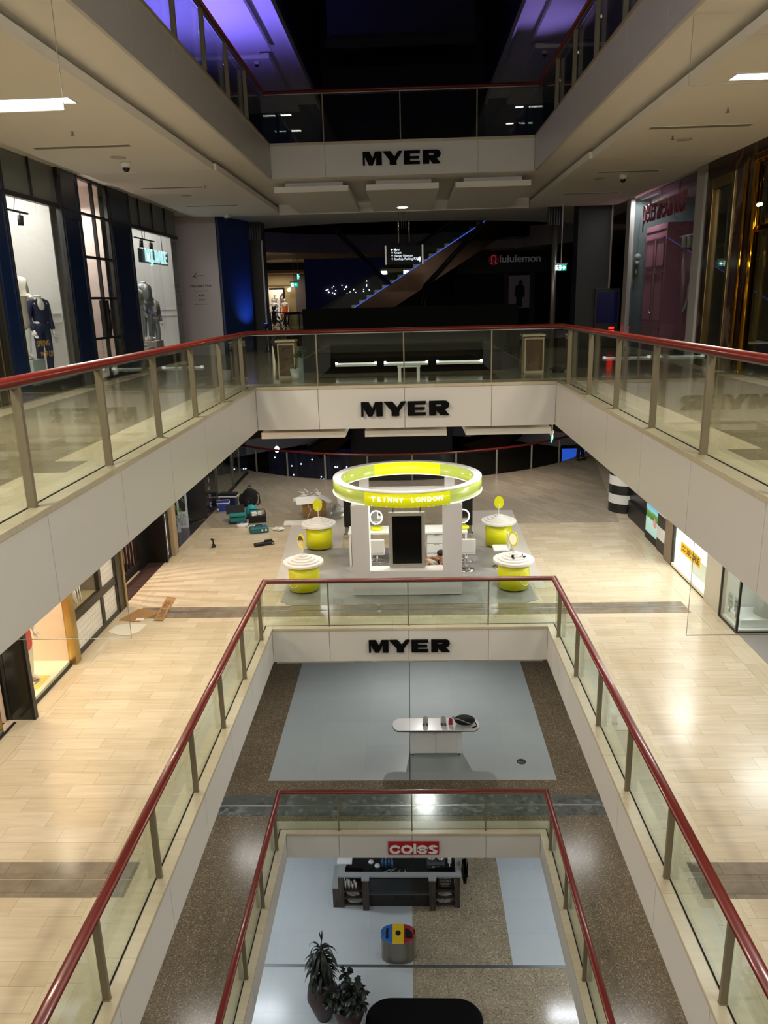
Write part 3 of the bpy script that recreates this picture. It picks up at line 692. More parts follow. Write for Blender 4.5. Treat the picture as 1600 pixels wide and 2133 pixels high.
bg = thing('backpack', 'black backpack standing next to the blue cool box', 'backpack', (-5.22, 24.42, Z2), 0.1)
MB().ell((0, 0, 0.3), (0.26, 0.17, 0.32)).build('body', CANV, bg); MB().ell((-0.05, -0.13, 0.2), (0.19, 0.1, 0.18)).build('front_pocket', CANV, bg)
MB().tube([(-0.06, 0.03, 0.6), (-0.05, 0.03, 0.68), (0.05, 0.03, 0.68), (0.06, 0.03, 0.6)], 0.014, 8).build('handle', CANV, bg)
MB().tube([(0.14, 0.14, 0.52), (0.28, 0.16, 0.35), (0.3, 0.1, 0.08), (0.2, 0.05, 0.03)], 0.02, 8).build('strap', CANV, bg); MB().ell((-0.24, 0.03, 0.22), (0.14, 0.15, 0.22)).build('side_pocket', CANV, bg)
tb = thing('tool_bag', 'teal tool bag with its black lid folded open, on the floor at left', 'tool bag', (-5.22, 22.45, Z2), 0.25)
B('body', TEAL, tb, (-0.25, 0.25, -0.15, 0.15, 0.06, 0.3), bevel=0.03); MB().cbox((-0.05, 0.2, 0.38), (0.56, 0.34, 0.03), 0, R(35)).build('lid', CANV, tb, 0.01); B('base', CANV, tb, (-0.26, 0.26, -0.16, 0.16, 0, 0.07), bevel=0.02); B('pocket_trim', CANV, tb, (-0.22, 0.22, -0.158, -0.15, 0.2, 0.23))
tb = thing('tool_bag', 'round-topped turquoise bag between the teal tool bag and the black tool tote', 'tool bag', (-4.88, 22.95, Z2), -0.1)
MB().ell((0, 0, 0.2), (0.2, 0.16, 0.24)).build('body', M('turquoise_nylon', '#1b95a3', 0.6, var=0.15, vs_=12), tb); B('base', CANV, tb, (-0.18, 0.18, -0.13, 0.13, 0, 0.06), bevel=0.02)
tb = thing('tool_tote', 'open black tool tote stuffed with white packs, right of the turquoise bag', 'tool tote', (-4.62, 22.5, Z2), 0.15)
B('body', CANV, tb, (-0.26, 0.26, -0.14, 0.14, 0, 0.22), bevel=0.03); MB().tube([(-0.26, 0, 0.2), (-0.22, 0, 0.4), (0.22, 0, 0.4), (0.26, 0, 0.2)], 0.016, 8).build('handle', CANV, tb)
MB().cbox((-0.1, -0.02, 0.27), (0.16, 0.12, 0.12), 0.4).cbox((0.08, 0.03, 0.25), (0.12, 0.1, 0.14), -0.3).build('packet', WHITEMATT, tb, 0.01)
tb = thing('tape_roll', 'white and blue tape roll with wrapper in front of the teal tool bag', 'tape roll', (-5.0, 22.02, Z2), 0.3)
MB().lathe([(0.07, 0), (0.17, 0), (0.17, 0.1), (0.07, 0.1), (0.07, 0)], n=28, cap=False).build('roll', WHITEMATT, tb); MB().tube([(-0.16, -0.03, 0.11), (0.0, 0.05, 0.13), (0.15, 0.0, 0.11)], 0.02, 6).build('band', NAVYP, tb)
tb = thing('tool_case', 'teal power-tool case lying on the floor with crumpled paper on it', 'tool case', (-4.38, 21.42, Z2), 0.35)
B('body', M('teal_case', '#1d5f6b', 0.45), tb, (-0.27, 0.27, -0.16, 0.16, 0, 0.17), bevel=0.03); B('latch', WHITEMATT, tb, (0.05, 0.1, -0.168, -0.155, 0.06, 0.12), (0.16, 0.21, -0.168, -0.155, 0.06, 0.12)); MB().tube([(-0.1, 0, 0.17), (-0.08, 0, 0.22), (0.08, 0, 0.22), (0.1, 0, 0.17)], 0.014, 8).build('handle', CANV, tb)
def crumple(name, loc, size, mat, seed, n=9, flat=0.6):
    rnd = random.Random(seed); m = MB(); m.ell((0, 0, size[2]), size, 14, 8)
    m.v = [(x*(1+rnd.uniform(-.35, .3)), y*(1+rnd.uniform(-.35, .3)), max(0.002, z*(1+rnd.uniform(-.4, .4))*flat)) for x, y, z in m.v]; m.sm = [False]*len(m.sm)
    o = m.build(name, mat); o.location = loc; return o
tag(crumple('paper', (-3.82, 21.6, Z2), (0.16, 0.14, 0.07), WHITEMATT, 3), 'crumpled white paper right of the teal power-tool case', 'paper')
tag(crumple('paper', (-4.62, 21.84, Z2), (0.16, 0.09, 0.06), WHITEMATT, 4), 'crumpled white paper behind the teal power-tool case', 'paper')
dr = thing('cordless_drill', 'black cordless drill standing upright on the tiled floor at left', 'drill', (-5.38, 20.05, Z2), 0.4)
B('battery', BLACK, dr, (-0.05, 0.05, -0.06, 0.06, 0, 0.07), bevel=0.012); MB().cyl((0, 0, 0.07), (-0.01, 0, 0.19), 0.022).build('handle', BLACK, dr); MB().cyl((-0.03, 0.06, 0.21), (0.0, -0.08, 0.22), 0.035, 0.028, 16).build('body', BLACK, dr); MB().cyl((0, -0.08, 0.22), (0.005, -0.13, 0.222), 0.02, 0.01, 12).build('chuck', STEEL, dr)
dr = thing('tool_tray', 'long black hand-tool case on the floor between the drill and the yellow drum', 'tool case', (-4.0, 20.15, Z2), 0.5)
B('body', BLACK, dr, (-0.28, 0.28, -0.07, 0.07, 0, 0.09), bevel=0.02); B('handle', BLACK, dr, (0.02, 0.24, -0.03, 0.03, 0.09, 0.15), bevel=0.01); B('label', WHITEMATT, dr, (0.2, 0.27, -0.074, -0.069, 0.03, 0.06))
PANEL = M('white_board', '#dcdcda', 0.5)
o = MB().cbox((0, 0, 0.012), (0.6, 0.45, 0.024)).build('board', PANEL, None, 0.004); o.location = (-3.48, 22.3, Z2); o.rotation_euler = (0, 0, 0.08); tag(o, 'white board lying flat on the floor left of the cardboard box', 'board')
o = MB().cbox((0, 0, 0.02), (0.5, 0.7, 0.03)).build('board', PANEL, None, 0.004); o.location = (-2.86, 21.9, Z2+0.009); o.rotation_euler = (0, 0, -0.05); tag(o, 'white board lying flat in front of the cardboard box, half behind the drum', 'board')
CARD = M('cardboard', '#9a7446', 0.8, var=0.12, vs_=8)
cb = thing('cardboard_box', 'open brown cardboard box overflowing with white plastic wrap', 'cardboard box', (-2.95, 23.2, Z2+0.0085), 0.1)
m = MB(); w_, d_, h_ = 0.36, 0.24, 0.5
for bx in ((-w_, w_, -d_, -d_+0.012, 0, h_), (-w_, w_, d_-0.012, d_, 0, h_), (-w_, -w_+0.012, -d_+0.012, d_-0.012, 0, h_), (w_-0.012, w_, -d_+0.012, d_-0.012, 0, h_), (-w_, w_, -d_, d_, 0, 0.012)): m.box(*bx)
m.build('box', CARD, cb)
PLAST = M('white_plastic_film', '#d9d9d6', 0.3, var=0.08, vs_=9)
m = MB(); m.cbox((-0.15, -0.32, 0.56), (0.8, 0.35, 0.01), 0.2, R(25)).cbox((0.35, -0.2, 0.55), (0.4, 0.55, 0.01), -0.3, R(-10), R(30)).cbox((-0.45, 0.0, 0.56), (0.4, 0.4, 0.01), 0.1, 0, R(-18)); m.build('plastic_sheet', PLAST, cb)
rnd = random.Random(5); m = MB()
for i in range(14):
    a = rnd.uniform(0, PI); c0 = Vector((rnd.uniform(-.3, .3), rnd.uniform(-.2, .2), 0.58+rnd.uniform(0, .14))); m.cyl(c0, c0+Vector((math.cos(a)*0.2, math.sin(a)*0.14, rnd.uniform(-.05, .1))), 0.03, 0.012, 7)
m.build('wrapping', PLAST, cb)
m = MB(); m.tube([(-0.12, -0.27, 0.55), (-0.18, -0.30, 0.38), (-0.1, -0.30, 0.25), (-0.2, -0.3, 0.02), (-0.22, -0.36, 0.012)], 0.012, 6); m.build('cord', PLAST, cb)
o = crumple('plastic_wrap', (-2.25, 22.65, Z2+0.009), (0.36, 0.26, 0.22), glass('plastic_film_clear', (0.86, 0.87, 0.88), 2.2, 0.2), 11, flat=0.9); tag(o, 'heap of clear crumpled plastic wrap behind the rear left drum', 'plastic wrap')
o = MB().cbox((0, 0, 0), (0.7, 0.012, 0.75), 0, R(-14)).build('foam_sheet', PLAST); o.location = (-1.9, 23.5, Z2+0.385); o.rotation_euler = (0, 0.1, 0.25); tag(o, 'thin white foam sheet leaning behind the heap of plastic wrap', 'foam sheet')
# cardboard and paper in front of the tiled counter
o = MB().prism([(-6.20, 15.02), (-5.96, 15.66), (-5.42, 15.46), (-5.74, 14.92)], Z2+0.004, Z2+0.010).build('cardboard_sheet', CARD); tag(o, 'flattened brown cardboard sheet by the white tiled counter', 'cardboard')
B('paper_label', WHITEMATT, o, (-5.83, -5.66, 14.98, 15.12, Z2+0.0102, Z2+0.0115))
o = MB().prism([(-5.55, 16.33), (-5.33, 16.26), (-5.22, 14.95), (-5.42, 14.98)], Z2+0.0125, Z2+0.018).build('cardboard_strip', CARD); tag(o, 'long narrow cardboard strip with handwriting, lying across the grey stone band', 'cardboard')
text('handwriting', '2x EXIT DESKS', 0.16, DARK, (-5.38, 15.6, Z2+0.0185), (0, 0, R(97)), o, 0.0003, space=0.95)
FILM = glass('clear_floor_film', (0.92, 0.92, 0.91), 1.5, 0.08)
o = MB().prism([(-6.2, 14.42), (-6.14, 14.75), (-5.95, 14.83), (-5.5, 14.80), (-5.55, 14.4), (-5.72, 14.22), (-6.0, 14.3)], Z2+0.004, Z2+0.009).build('plastic_film', M('thin_white_film', '#dfdacd', 0.25)); tag(o, 'thin white plastic film spread on the floor below the cardboard', 'plastic film')
# security guard standing far right, mostly hidden by the slab
def standing(name, label, loc, rz, skinmat, top, bot, shoe, hairm, h=1.78):
    p = thing(name, label, 'person', loc, rz); k_ = h/1.78
    J = dict(pelvis=(0, 0, 0.96), waist=(0, 0, 1.12), chest=(0, 0, 1.34), neck=(0, 0, 1.53), head=(0, -0.015, 1.63), crown=(0, 0, 1.73), shol=(0.2, 0, 1.43), elbl=(0.26, 0.02, 1.14), wril=(0.24, -0.08, 0.90), shor=(-0.2, 0, 1.43), elbr=(-0.26, 0.02, 1.14), wrir=(-0.24, -0.08, 0.90),
             hipl=(0.10, 0, 0.92), knel=(0.11, -0.01, 0.50), ankl=(0.12, 0.02, 0.085), toel=(0.13, -0.15, 0.035), hipr=(-0.10, 0, 0.92), kner=(-0.11, -0.03, 0.50), ankr=(-0.13, 0.0, 0.085), toer=(-0.16, -0.17, 0.035))
    J = {a: tuple(c*k_ for c in b) for a, b in J.items()}
    human('body', J, skinmat, p)
    skin('jacket', [J[a] for a in ('pelvis', 'waist', 'chest', 'shol', 'elbl', 'wril', 'shor', 'elbr', 'wrir')], [(0, 1), (1, 2), (2, 3), (3, 4), (4, 5), (2, 6), (6, 7), (7, 8)], [(0.175, 0.13), (0.155, 0.12), (0.18, 0.13)]+[(0.08, 0.08), (0.06, 0.06), (0.045, 0.045)]*2, top, p)
    skin('trousers', [J[a] for a in ('pelvis', 'hipl', 'knel', 'ankl', 'hipr', 'kner', 'ankr')], [(0, 1), (1, 2), (2, 3), (0, 4), (4, 5), (5, 6)], [(0.175, 0.13)]+[(0.11, 0.11), (0.082, 0.082), (0.068, 0.068)]*2, bot, p)
    for s in 'lr':
        a = Vector(J['ank'+s]); b = Vector(J['toe'+s]); skin('shoe', [a+Vector((0, 0.03, -0.03)), (a+b)/2, b], [(0, 1), (1, 2)], [(0.052, 0.052), (0.05, 0.045), (0.045, 0.035)], shoe, p)
        hand(p, J['wri'+s], (0, -0.15, -1), (0, -1, 0), skinmat, 0.5, 1.0, 'hand', 1 if s == 'l' else -1)
    MB().ell((0, 0.015, 1.69*k_), (0.085, 0.105, 0.075)).build('hair', hairm, p)
    m = MB(); m.ell((0, -0.115, 1.625*k_), (0.014, 0.02, 0.024)); m.ell((0, -0.10, 1.578*k_), (0.026, 0.014, 0.008)); m.ell((0.082, 0, 1.63*k_), (0.012, 0.02, 0.03)); m.ell((-0.082, 0, 1.63*k_), (0.012, 0.02, 0.03)); m.build('face', skinmat, p)
    return p
standing('person', 'person in black trousers and shoes far right, upper body hidden by the white slab edge', (6.98, 30.9, Z2), 0.5, SKIN, tee, tee, BLACK, hair)
# ================================================================== level 2 shops
BRASS = M('brass_trim', '#b59a5c', 0.3, 0.9)
DKBRZ = M('dark_bronze_frame', '#37322a', 0.4, 0.4, var=0.15)
PINKW = M('pale_pink_wall', '#e6cdb8', 0.6, var=0.02)
MANN = M('mannequin_white', '#e9e4da', 0.4)
def room(x0, x1, y0, y1, z0, z1, mat, floor, sides='back', t=0.05):
    """shop interior behind the glass: floor, back and side walls, ceiling"""
    xb = x0 if abs(x0) > abs(x1) else x1; sg = -1 if xb < 0 else 1
    for b in ((xb, xb+sg*t, y0, y1, z0, z1), (x0, x1, y0-t, y0, z0, z1), (x0, x1, y1, y1+t, z0, z1)): struct(MB().box(*b).build('wall_shop', mat))
    struct(MB().box(x0, x1, y0, y1, z1, z1+t).build('ceiling_shop', mat)); return struct(MB().box(x0, x1, y0, y1, z0-0.05, z0).build('floor_shop', floor))
def pane(name, x, y0, y1, z0, z1, parent=None, mat=None, t=0.012):
    return MB().box(x-t/2, x+t/2, y0, y1, z0, z1).build(name, mat or SHOPGLASS, parent)
def mannequin(loc, rz, label, cloth, head=True, arms='down', s=1.0, group='mannequins', base=True, skinm=None):
    """cloth: list of (name, kind, material)"""
    skinm = skinm or MANN
    p = thing('mannequin', label, 'mannequin', loc, rz, group)
    J = dict(pelvis=(0, 0, 0.98), waist=(0, 0, 1.13), chest=(0, 0, 1.33), neck=(0, 0.0, 1.52), head=(0, -0.01, 1.62), crown=(0, 0, 1.71), hipl=(0.09, 0, 0.93), knel=(0.10, -0.02, 0.52), ankl=(0.10, 0.02, 0.09), toel=(0.13, -0.14, 0.035), hipr=(-0.09, 0, 0.93), kner=(-0.10, 0.0, 0.52), ankr=(-0.10, 0.05, 0.09), toer=(-0.13, -0.10, 0.035),
             shol=(0.18, 0, 1.42), elbl=(0.235, 0.03, 1.14), wril=(0.22, -0.06, 0.90), shor=(-0.18, 0, 1.42), elbr=(-0.235, 0.03, 1.14), wrir=(-0.22, -0.06, 0.90))
    if arms == 'hips': J.update(elbl=(0.33, 0.02, 1.2), wril=(0.15, -0.15, 1.04), elbr=(-0.33, 0.02, 1.2), wrir=(-0.15, -0.15, 1.04))
    if arms == 'bent': J.update(elbl=(0.23, 0.06, 1.16), wril=(0.17, -0.22, 1.12))
    J = {a: tuple(c*s for c in b) for a, b in J.items()}
    if not head: J['head'] = tuple(Vector(J['neck'])+Vector((0, 0, 0.03))); J['crown'] = tuple(Vector(J['neck'])+Vector((0, 0, 0.05)))
    human('body', J, skinm, p)
    for q in 'lr': hand(p, J['wri'+q], Vector(J['wri'+q])-Vector(J['elb'+q]), (0, -1, 0.2), skinm, 0.35, 0.95*s, 'hand', 1 if q == 'l' else -1)
    if head:
        m = MB(); m.ell((0, -0.095*s, 1.605*s), (0.012, 0.018, 0.022)); m.ell((0, -0.083*s, 1.565*s), (0.022, 0.012, 0.007)); m.build('face', skinm, p)
    if base: MB().lathe([(0, 0), (0.17, 0), (0.17, 0.012), (0, 0.012)], n=28).build('base_plate', STEEL, p)
    for nm, kind, mt in cloth:
        if kind == 'top':
            skin(nm, [J[a] for a in ('pelvis', 'waist', 'chest', 'neck', 'shol', 'elbl', 'wril', 'shor', 'elbr', 'wrir')], [(0, 1), (1, 2), (2, 3), (2, 4), (4, 5), (5, 6), (2, 7), (7, 8), (8, 9)], [(0.17, 0.135), (0.15, 0.115), (0.175, 0.13), (0.065, 0.065)]+[(0.075, 0.075), (0.058, 0.058), (0.046, 0.046)]*2, mt, p)
        elif kind == 'coat':
            skin(nm, [J[a] for a in ('pelvis', 'waist', 'chest', 'neck', 'shol', 'elbl', 'wril', 'shor', 'elbr', 'wrir')]+[(0, 0, 0.5*s)], [(0, 1), (1, 2), (2, 3), (2, 4), (4, 5), (5, 6), (2, 7), (7, 8), (8, 9), (0, 10)], [(0.19, 0.15), (0.155, 0.12), (0.185, 0.14), (0.07, 0.07)]+[(0.08, 0.08), (0.065, 0.065), (0.052, 0.052)]*2+[(0.22, 0.18)], mt, p)
        elif kind == 'trousers':
            skin(nm, [J[a] for a in ('waist', 'pelvis', 'hipl', 'knel', 'ankl', 'hipr', 'kner', 'ankr')], [(0, 1), (1, 2), (2, 3), (3, 4), (1, 5), (5, 6), (6, 7)], [(0.145, 0.115), (0.165, 0.13)]+[(0.10, 0.10), (0.075, 0.075), (0.062, 0.062)]*2, mt, p)
        elif kind in ('dress', 'gown'):
            h = 0.56 if kind == 'dress' else 0.12
            skin(nm, [J['chest'], J['waist'], J['pelvis'], (0, 0, (0.98+h)/2*s), (0, 0, h*s), (0.1*s, 0, 1.42*s), (-0.1*s, 0, 1.42*s)], [(0, 1), (1, 2), (2, 3), (3, 4), (0, 5), (0, 6)], [(0.172, 0.128), (0.142, 0.112), (0.178, 0.14), (0.185, 0.15), (0.165, 0.14), (0.055, 0.05), (0.055, 0.05)], mt, p)
    return p

# ---- left, shop with the glazed sliding front (nearest)
room(-10.5, -6.55, 4.0, 10.9, Z2, Z2+3.9, PINKW, M('pale_shop_floor', '#d9cbb8', 0.25))
t = thing('sliding_door', 'glazed sliding shop door with a silver bottom rail at the lower left edge', 'shop door', (-6.45, 4.0, Z2))
B('bottom_rail', STEEL, t, (-0.05, 0.05, 0, 6.55, 0.0, 0.10)); B('sill', DARK, t, (0.05, 0.09, 0, 6.9, 0, 0.02)); B('lock_rail', BLACK, t, (0.045, 0.075, 5.6, 6.3, 0.05, 0.13), bevel=0.01)
pane('glass_pane', 0, 0.05, 6.5, 0.1, 2.9, t); B('stile', BRASS, t, (-0.06, 0.04, 6.5, 6.6, 0, 2.9))
o = MB().box(-6.98, -6.13, 10.99, 11.08, Z2, Z2+3.85).build('glossy_pillar', M('dark_glass_panel', '#2c2c26', 0.12), None); tag(o, 'tall dark glossy panel standing between the glazed door and the red dress window', 'pillar')
B('edge_trim', BLACK, o, (-6.13, -6.08, 10.985, 11.085, Z2, Z2+3.85)); B('joint', BLACK, o, (-6.475, -6.465, 10.985, 10.99, Z2, Z2+3.85))
t = thing('display_rack', 'white low display rack inside the glazed shop at the lower left edge', 'display rack', (-7.3, 10.3, Z2))
B('shelf', WHITEGLOSS, t, (-0.35, 0.35, -0.5, 0.5, 0.28, 0.33), (-0.35, 0.35, -0.5, 0.5, 0.6, 0.64)); 
for x in (-0.32, 0.28): B('leg', WHITEGLOSS, t, (x, x+0.05, -0.48, -0.42, 0, 0.62), (x, x+0.05, 0.42, 0.48, 0, 0.62))
lamp('shop_lamp', t, (-0.5, -1.5, 3.6), (0, 0, 0), 2.2, 120, (1, 0.86, 0.72), 3)

# ---- left, window with the red dress
WHF = M('warm_white_floor', '#efe3c6', 0.35)
room(-9.0, -6.36, 11.17, 12.95, Z2+0.09, Z2+3.85, PINKW, WHF)
t = thing('shop_window', 'shop window with warm white floor behind which the red dress stands', 'shop window', (-6.32, 11.12, Z2), 0)
pane('glass_pane', 0, 0.02, 1.78, 0.03, 3.8, t); B('sill', BLACK, t, (-0.03, 0.02, 0, 1.8, 0.0, 0.035)); B('platform_edge', WHF, t, (-0.05, -0.03, 0, 1.8, 0.0, 0.09))
lamp('window_lamp', t, (-0.9, 0.8, 3.6), (0, 0, 0), 1.5, 150, (1, 0.86, 0.66), 1.2)
B('partition_slot', BRASS, t, (-0.62, -0.60, 1.80, 1.82, 0.95, 3.6))
tag(MB().box(-6.36, -6.22, 12.95, 13.16, Z2, Z2+3.85).build('brass_post', BRASS, None, 0.01), 'brass door post between the red dress window and the white tiled counter', 'post')
RED = M('red_knit', '#d8262c', 0.7)
mannequin((-6.72, 12.1, Z2+0.10), 1.2, 'white mannequin in a red dress behind the window glass at lower left', [('dress', 'dress', RED)])
tag(MB().box(-6.95, -6.45, 11.85, 12.35, Z2+0.092, Z2+0.10).build('plinth', M('yellow_plinth', '#e6cf6a', 0.5)), 'flat yellow plinth under the mannequin in the red dress', 'plinth')

# ---- left, white tiled food counter
TILEW = tiles('white_square_tiles', '#dfdcd6', '#d9d6d0', '#8d8a84', 0.10, 0.10, 0.004, rough=0.2, streak=0.02, off=0.5)
def wall_tiles(name, axis):
    m, tt, b = nt(name); g = tt.nodes.new('ShaderNodeNewGeometry'); sp = tt.nodes.new('ShaderNodeSeparateXYZ'); cb_ = tt.nodes.new('ShaderNodeCombineXYZ')
    tt.links.new(g.outputs['Position'], sp.inputs[0]); tt.links.new(sp.outputs[axis], cb_.inputs[0]); tt.links.new(sp.outputs[2], cb_.inputs[1])
    br = tt.nodes.new('ShaderNodeTexBrick'); tt.links.new(cb_.outputs[0], br.inputs['Vector']); br.offset = 0.5; br.inputs['Scale'].default_value = 1; br.inputs['Brick Width'].default_value = 0.115; br.inputs['Row Height'].default_value = 0.115; br.inputs['Mortar Size'].default_value = 0.003
    br.inputs['Color1'].default_value = lin('#e2dfd8')+(1,); br.inputs['Color2'].default_value = lin('#dbd8d1')+(1,); br.inputs['Mortar'].default_value = lin('#97928a')+(1,)
    tt.links.new(br.outputs['Color'], b.inputs['Base Color']); b.inputs['Roughness'].default_value = 0.2; return m
TW = wall_tiles('white_wall_tiles', 1)
t = thing('food_counter', 'white square-tiled food counter with a dark bronze frame on the left', 'counter', (-6.35, 13.2, Z2))
B('tile_panel', TW, t, (-0.04, 0.0, 0.03, 1.38, 0.1, 0.70)); B('tile_panel', TW, t, (-0.04, 0.0, 1.50, 2.20, 0.1, 0.70)); B('tile_panel', TW, t, (-0.04, 0.0, 1.50, 2.20, 0.86, 2.6))
B('frame', DKBRZ, t, (-0.06, 0.03, 0, 2.24, 0, 0.1), (-0.06, 0.03, 0.0, 2.24, 0.70, 0.86), (-0.06, 0.03, 1.38, 1.50, 0.1, 0.70), (-0.06, 0.03, 1.38, 1.50, 0.86, 3.8), (-0.06, 0.03, 2.20, 2.26, 0.1, 3.8), (-0.06, 0.03, 0.0, 0.03, 0.1, 3.8))
B('ledge', M('tan_ledge', '#9b8a63', 0.5), t, (-0.35, -0.06, 0.02, 1.38, 0.80, 0.86)); pane('glass_pane', -0.02, 0.03, 1.38, 0.86, 3.8, t)
m = MB()
for k in range(3):
    w0 = 0.05+0.085*k
    P = [(0.0, 0.34-w0*0.7, 0.92+0.10*k), (0.0, 0.30-w0*0.7, 1.30), (0, 0.30-w0*0.7, 1.55), (0, 0.36-w0*0.7, 1.72), (0, 0.46-w0*0.9, 1.76), (0, 0.53-w0*1.1, 1.62), (0, 0.53-w0*1.2, 1.30), (0, 0.57-w0*1.2, 0.95+.1*k)]
    m.tube([(0.0, y+0.05, z) for _, y, z in P], 0.014, 6)
m.build('window_logo', M('white_vinyl', '#f2f2ee', 0.4), t)
for b in ((-8.6, -8.55, 13.2, 15.6), (-8.6, -6.45, 13.17, 13.19), (-8.6, -6.45, 15.62, 15.66)): struct(MB().box(*b, Z2, Z2+3.9).build('wall_shop', M('brown_shop_wall', '#7a5d3c', 0.7)))
rk = thing('food_display', 'wooden food shelves with bowls and greenery behind the counter glass', 'food display', (-7.25, 13.9, Z2))
for z in (0.95, 1.2, 1.45, 1.7): B('shelf', M('pine_shelf', '#b98b4f', 0.5), rk, (-0.35, 0.35, 0.25, 0.85, z, z+0.03))
m = MB()
for i in range(7): m.lathe([(0.02, 0), (0.09, 0.03), (0.12, 0.08), (0.11, 0.08), (0.08, 0.04), (0.0, 0.02)], (0.42-0.12*(i % 3), -0.5+0.14*i, 0.86), 16)
m.build('bowl', M('brown_bowl', '#6b4020', 0.3), rk)
m = MB(); rnd = random.Random(2)
for i in range(40): m.ell((rnd.uniform(-.1, .3), rnd.uniform(-.3, .6), 1.1+rnd.uniform(-.1, .35)), (0.05, 0.05, 0.03), 6, 4)
m.build('greenery', M('green_leaf_pale', '#6f8a4a', 0.6), rk)
B('price_card', M('mint_card', '#7fd0b0', 0.5, emit='#5fc0a0', es=0.3), rk, (0.38, 0.39, 0.35, 0.62, 1.55, 1.95))
lamp('counter_lamp', rk, (0.2, 0, 3.2), (0, 0, 0), 0.8, 34, (1, 0.83, 0.58), 1.2)
o = MB().box(-6.42, -6.30, 15.46, 15.74, Z2, Z2+3.85).build('bronze_post', DKBRZ, None, 0.008); tag(o, 'wide dark bronze post between the white tiles and the barred gate', 'post')
B('brass_edge', BRASS, o, (-6.34, -6.27, 15.74, 15.84, Z2, Z2+3.85))

# ---- left, recessed shop closed by a barred gate
struct(MB().box(-6.78, -6.36, 15.86, 18.8, Z2+0.001, Z2+0.004).build('floor_recess', tiles('dark_brown_boards', '#4a3833', '#40302b', '#2a1f1c', 1.5, 0.16, 0.003, rz=R(90), rough=0.35, streak=0.2)))
PINKLIT = M('pink_shop_wall', '#c99b90', 0.7)
room(-9.2, -6.95, 15.7, 18.75, Z2, Z2+3.9, PINKLIT, M('pink_shop_floor', '#b78a7c', 0.4))
g_ = thing('roller_gate', 'black barred security gate with a lit shop behind, on the left', 'gate', (-6.82, 15.88, Z2))
for i in range(11): B('bar', BLACK, g_, (-0.02, 0.02, 0.06+0.2*i, 0.13+0.2*i, 0.2, 3.8))
B('bottom_bar', BLACK, g_, (-0.04, 0.04, 0, 2.4, 0.06, 0.26)); B('guide', BLACK, g_, (-0.05, 0.05, 2.3, 2.9, 0.0, 3.8))
lamp('gate_lamp', g_, (-1.2, 1.2, 3.3), (0, 0, 0), 1.6, 150, (1, 0.80, 0.66), 1.6)
spot('floor_lamp', g_, (-1.6, 1.0, 3.0), (1.4, 0.4, 0), 420, (1, 0.72, 0.5), 70, 0.5, 0.02)
o = MB().box(-6.85, -6.27, 18.78, 18.86, Z2, Z2+3.85).build('return_wall', M('dark_brown_panel', '#1b1614', 0.3)); tag(o, 'dark return panel at the far end of the barred gate', 'wall panel')
t = thing('window_strip', 'narrow lit window strip in a black frame beside the brass post', 'window', (-6.32, 18.88, Z2))
B('frame', BLACK, t, (-0.05, 0.0, 0, 0.14, 0, 3.8), (-0.05, 0.0, 0.26, 0.4, 0, 3.8), (-0.05, 0, 0.14, 0.26, 0, 0.1), (-0.05, 0, 0.14, 0.26, 1.25, 1.35)); B('lit_pane', M('lit_white_pane', '#ffffff', 0.5, emit='#fff8ee', es=1.6), t, (-0.045, -0.035, 0.14, 0.26, 0.1, 1.25), (-0.045, -0.035, 0.14, 0.26, 1.35, 3.8))
tag(MB().box(-6.38, -6.22, 19.32, 19.62, Z2, Z2+3.85).build('brass_post', M('stone_post', '#a08c6f', 0.5, var=0.1), None, 0.01), 'tan stone post between the lit window strip and the dark recess with the plant', 'post')

# ---- left, dark recess with plant and stacked white frames
struct(MB().prism([(-6.34, 19.66), (-6.30, 22.95), (-6.7, 22.3), (-8.2, 22.0), (-8.2, 19.66)], Z2+0.001, Z2+0.004).build('floor_recess', M('dark_recess_floor', '#33302e', 0.18)))
struct(MB().box(-8.3, -8.22, 19.6, 22.0, Z2, Z2+3.9).build('wall_shop', DARK)); struct(MB().box(-8.2, -6.4, 19.56, 19.62, Z2, Z2+3.9).build('wall_shop', DARK))
o = MB().prism([(-8.2, 22.05), (-6.68, 22.35), (-6.30, 23.02), (-6.30, 24.3), (-6.38, 24.3), (-6.38, 23.05), (-6.72, 22.45), (-8.2, 22.15)], Z2+0.001, Z2+3.85).build('black_hoarding', M('black_panelling', '#151517', 0.25)); tag(o, 'angled black panelled shop wall with pale squiggles near the cool box', 'shop wall')
m = MB()
for k in range(5): m.tube([(-6.292, 23.45+0.1*math.sin(a*2+k), 0.25+Z2+0.27*k+0.03*a) for a in [0.7*j for j in range(8)]], 0.012, 6)
m.build('painted_squiggle', M('chalk_paint', '#8e8a7c', 0.7), o)
def leaf(m, base, d, length, w, droop, seg=6):
    """one curved blade with a midrib fold"""
    b = Vector(base); d = Vector(d).normalized(); side = d.cross(Vector((0, 0, 1))); side = side.normalized() if side.length > 0.05 else Vector((1, 0, 0)); V = []; p = b.copy()
    for i in range(seg+1):
        f = i/seg; ww = w*math.sin(PI*min(1, 0.12+0.88*f))**0.8*(1 if f < 1 else 0.05)
        V += [p-side*ww/2, p+Vector((0, 0, -ww*0.12)), p+side*ww/2]; d = (d+Vector((0, 0, -droop/seg))).normalized(); p = p+d*length/seg
    F = []
    for i in range(seg): F += [(3*i, 3*i+1, 3*i+4, 3*i+3), (3*i+1, 3*i+2, 3*i+5, 3*i+4)]
    m.add(V, F, True)
LEAF = M('palm_leaf', '#3f7a30', 0.5, var=0.25, vs_=8)
pl = thing('potted_palm', 'green palm with hanging fronds in the dark recess on the left', 'plant', (-6.75, 20.6, Z2+0.004))
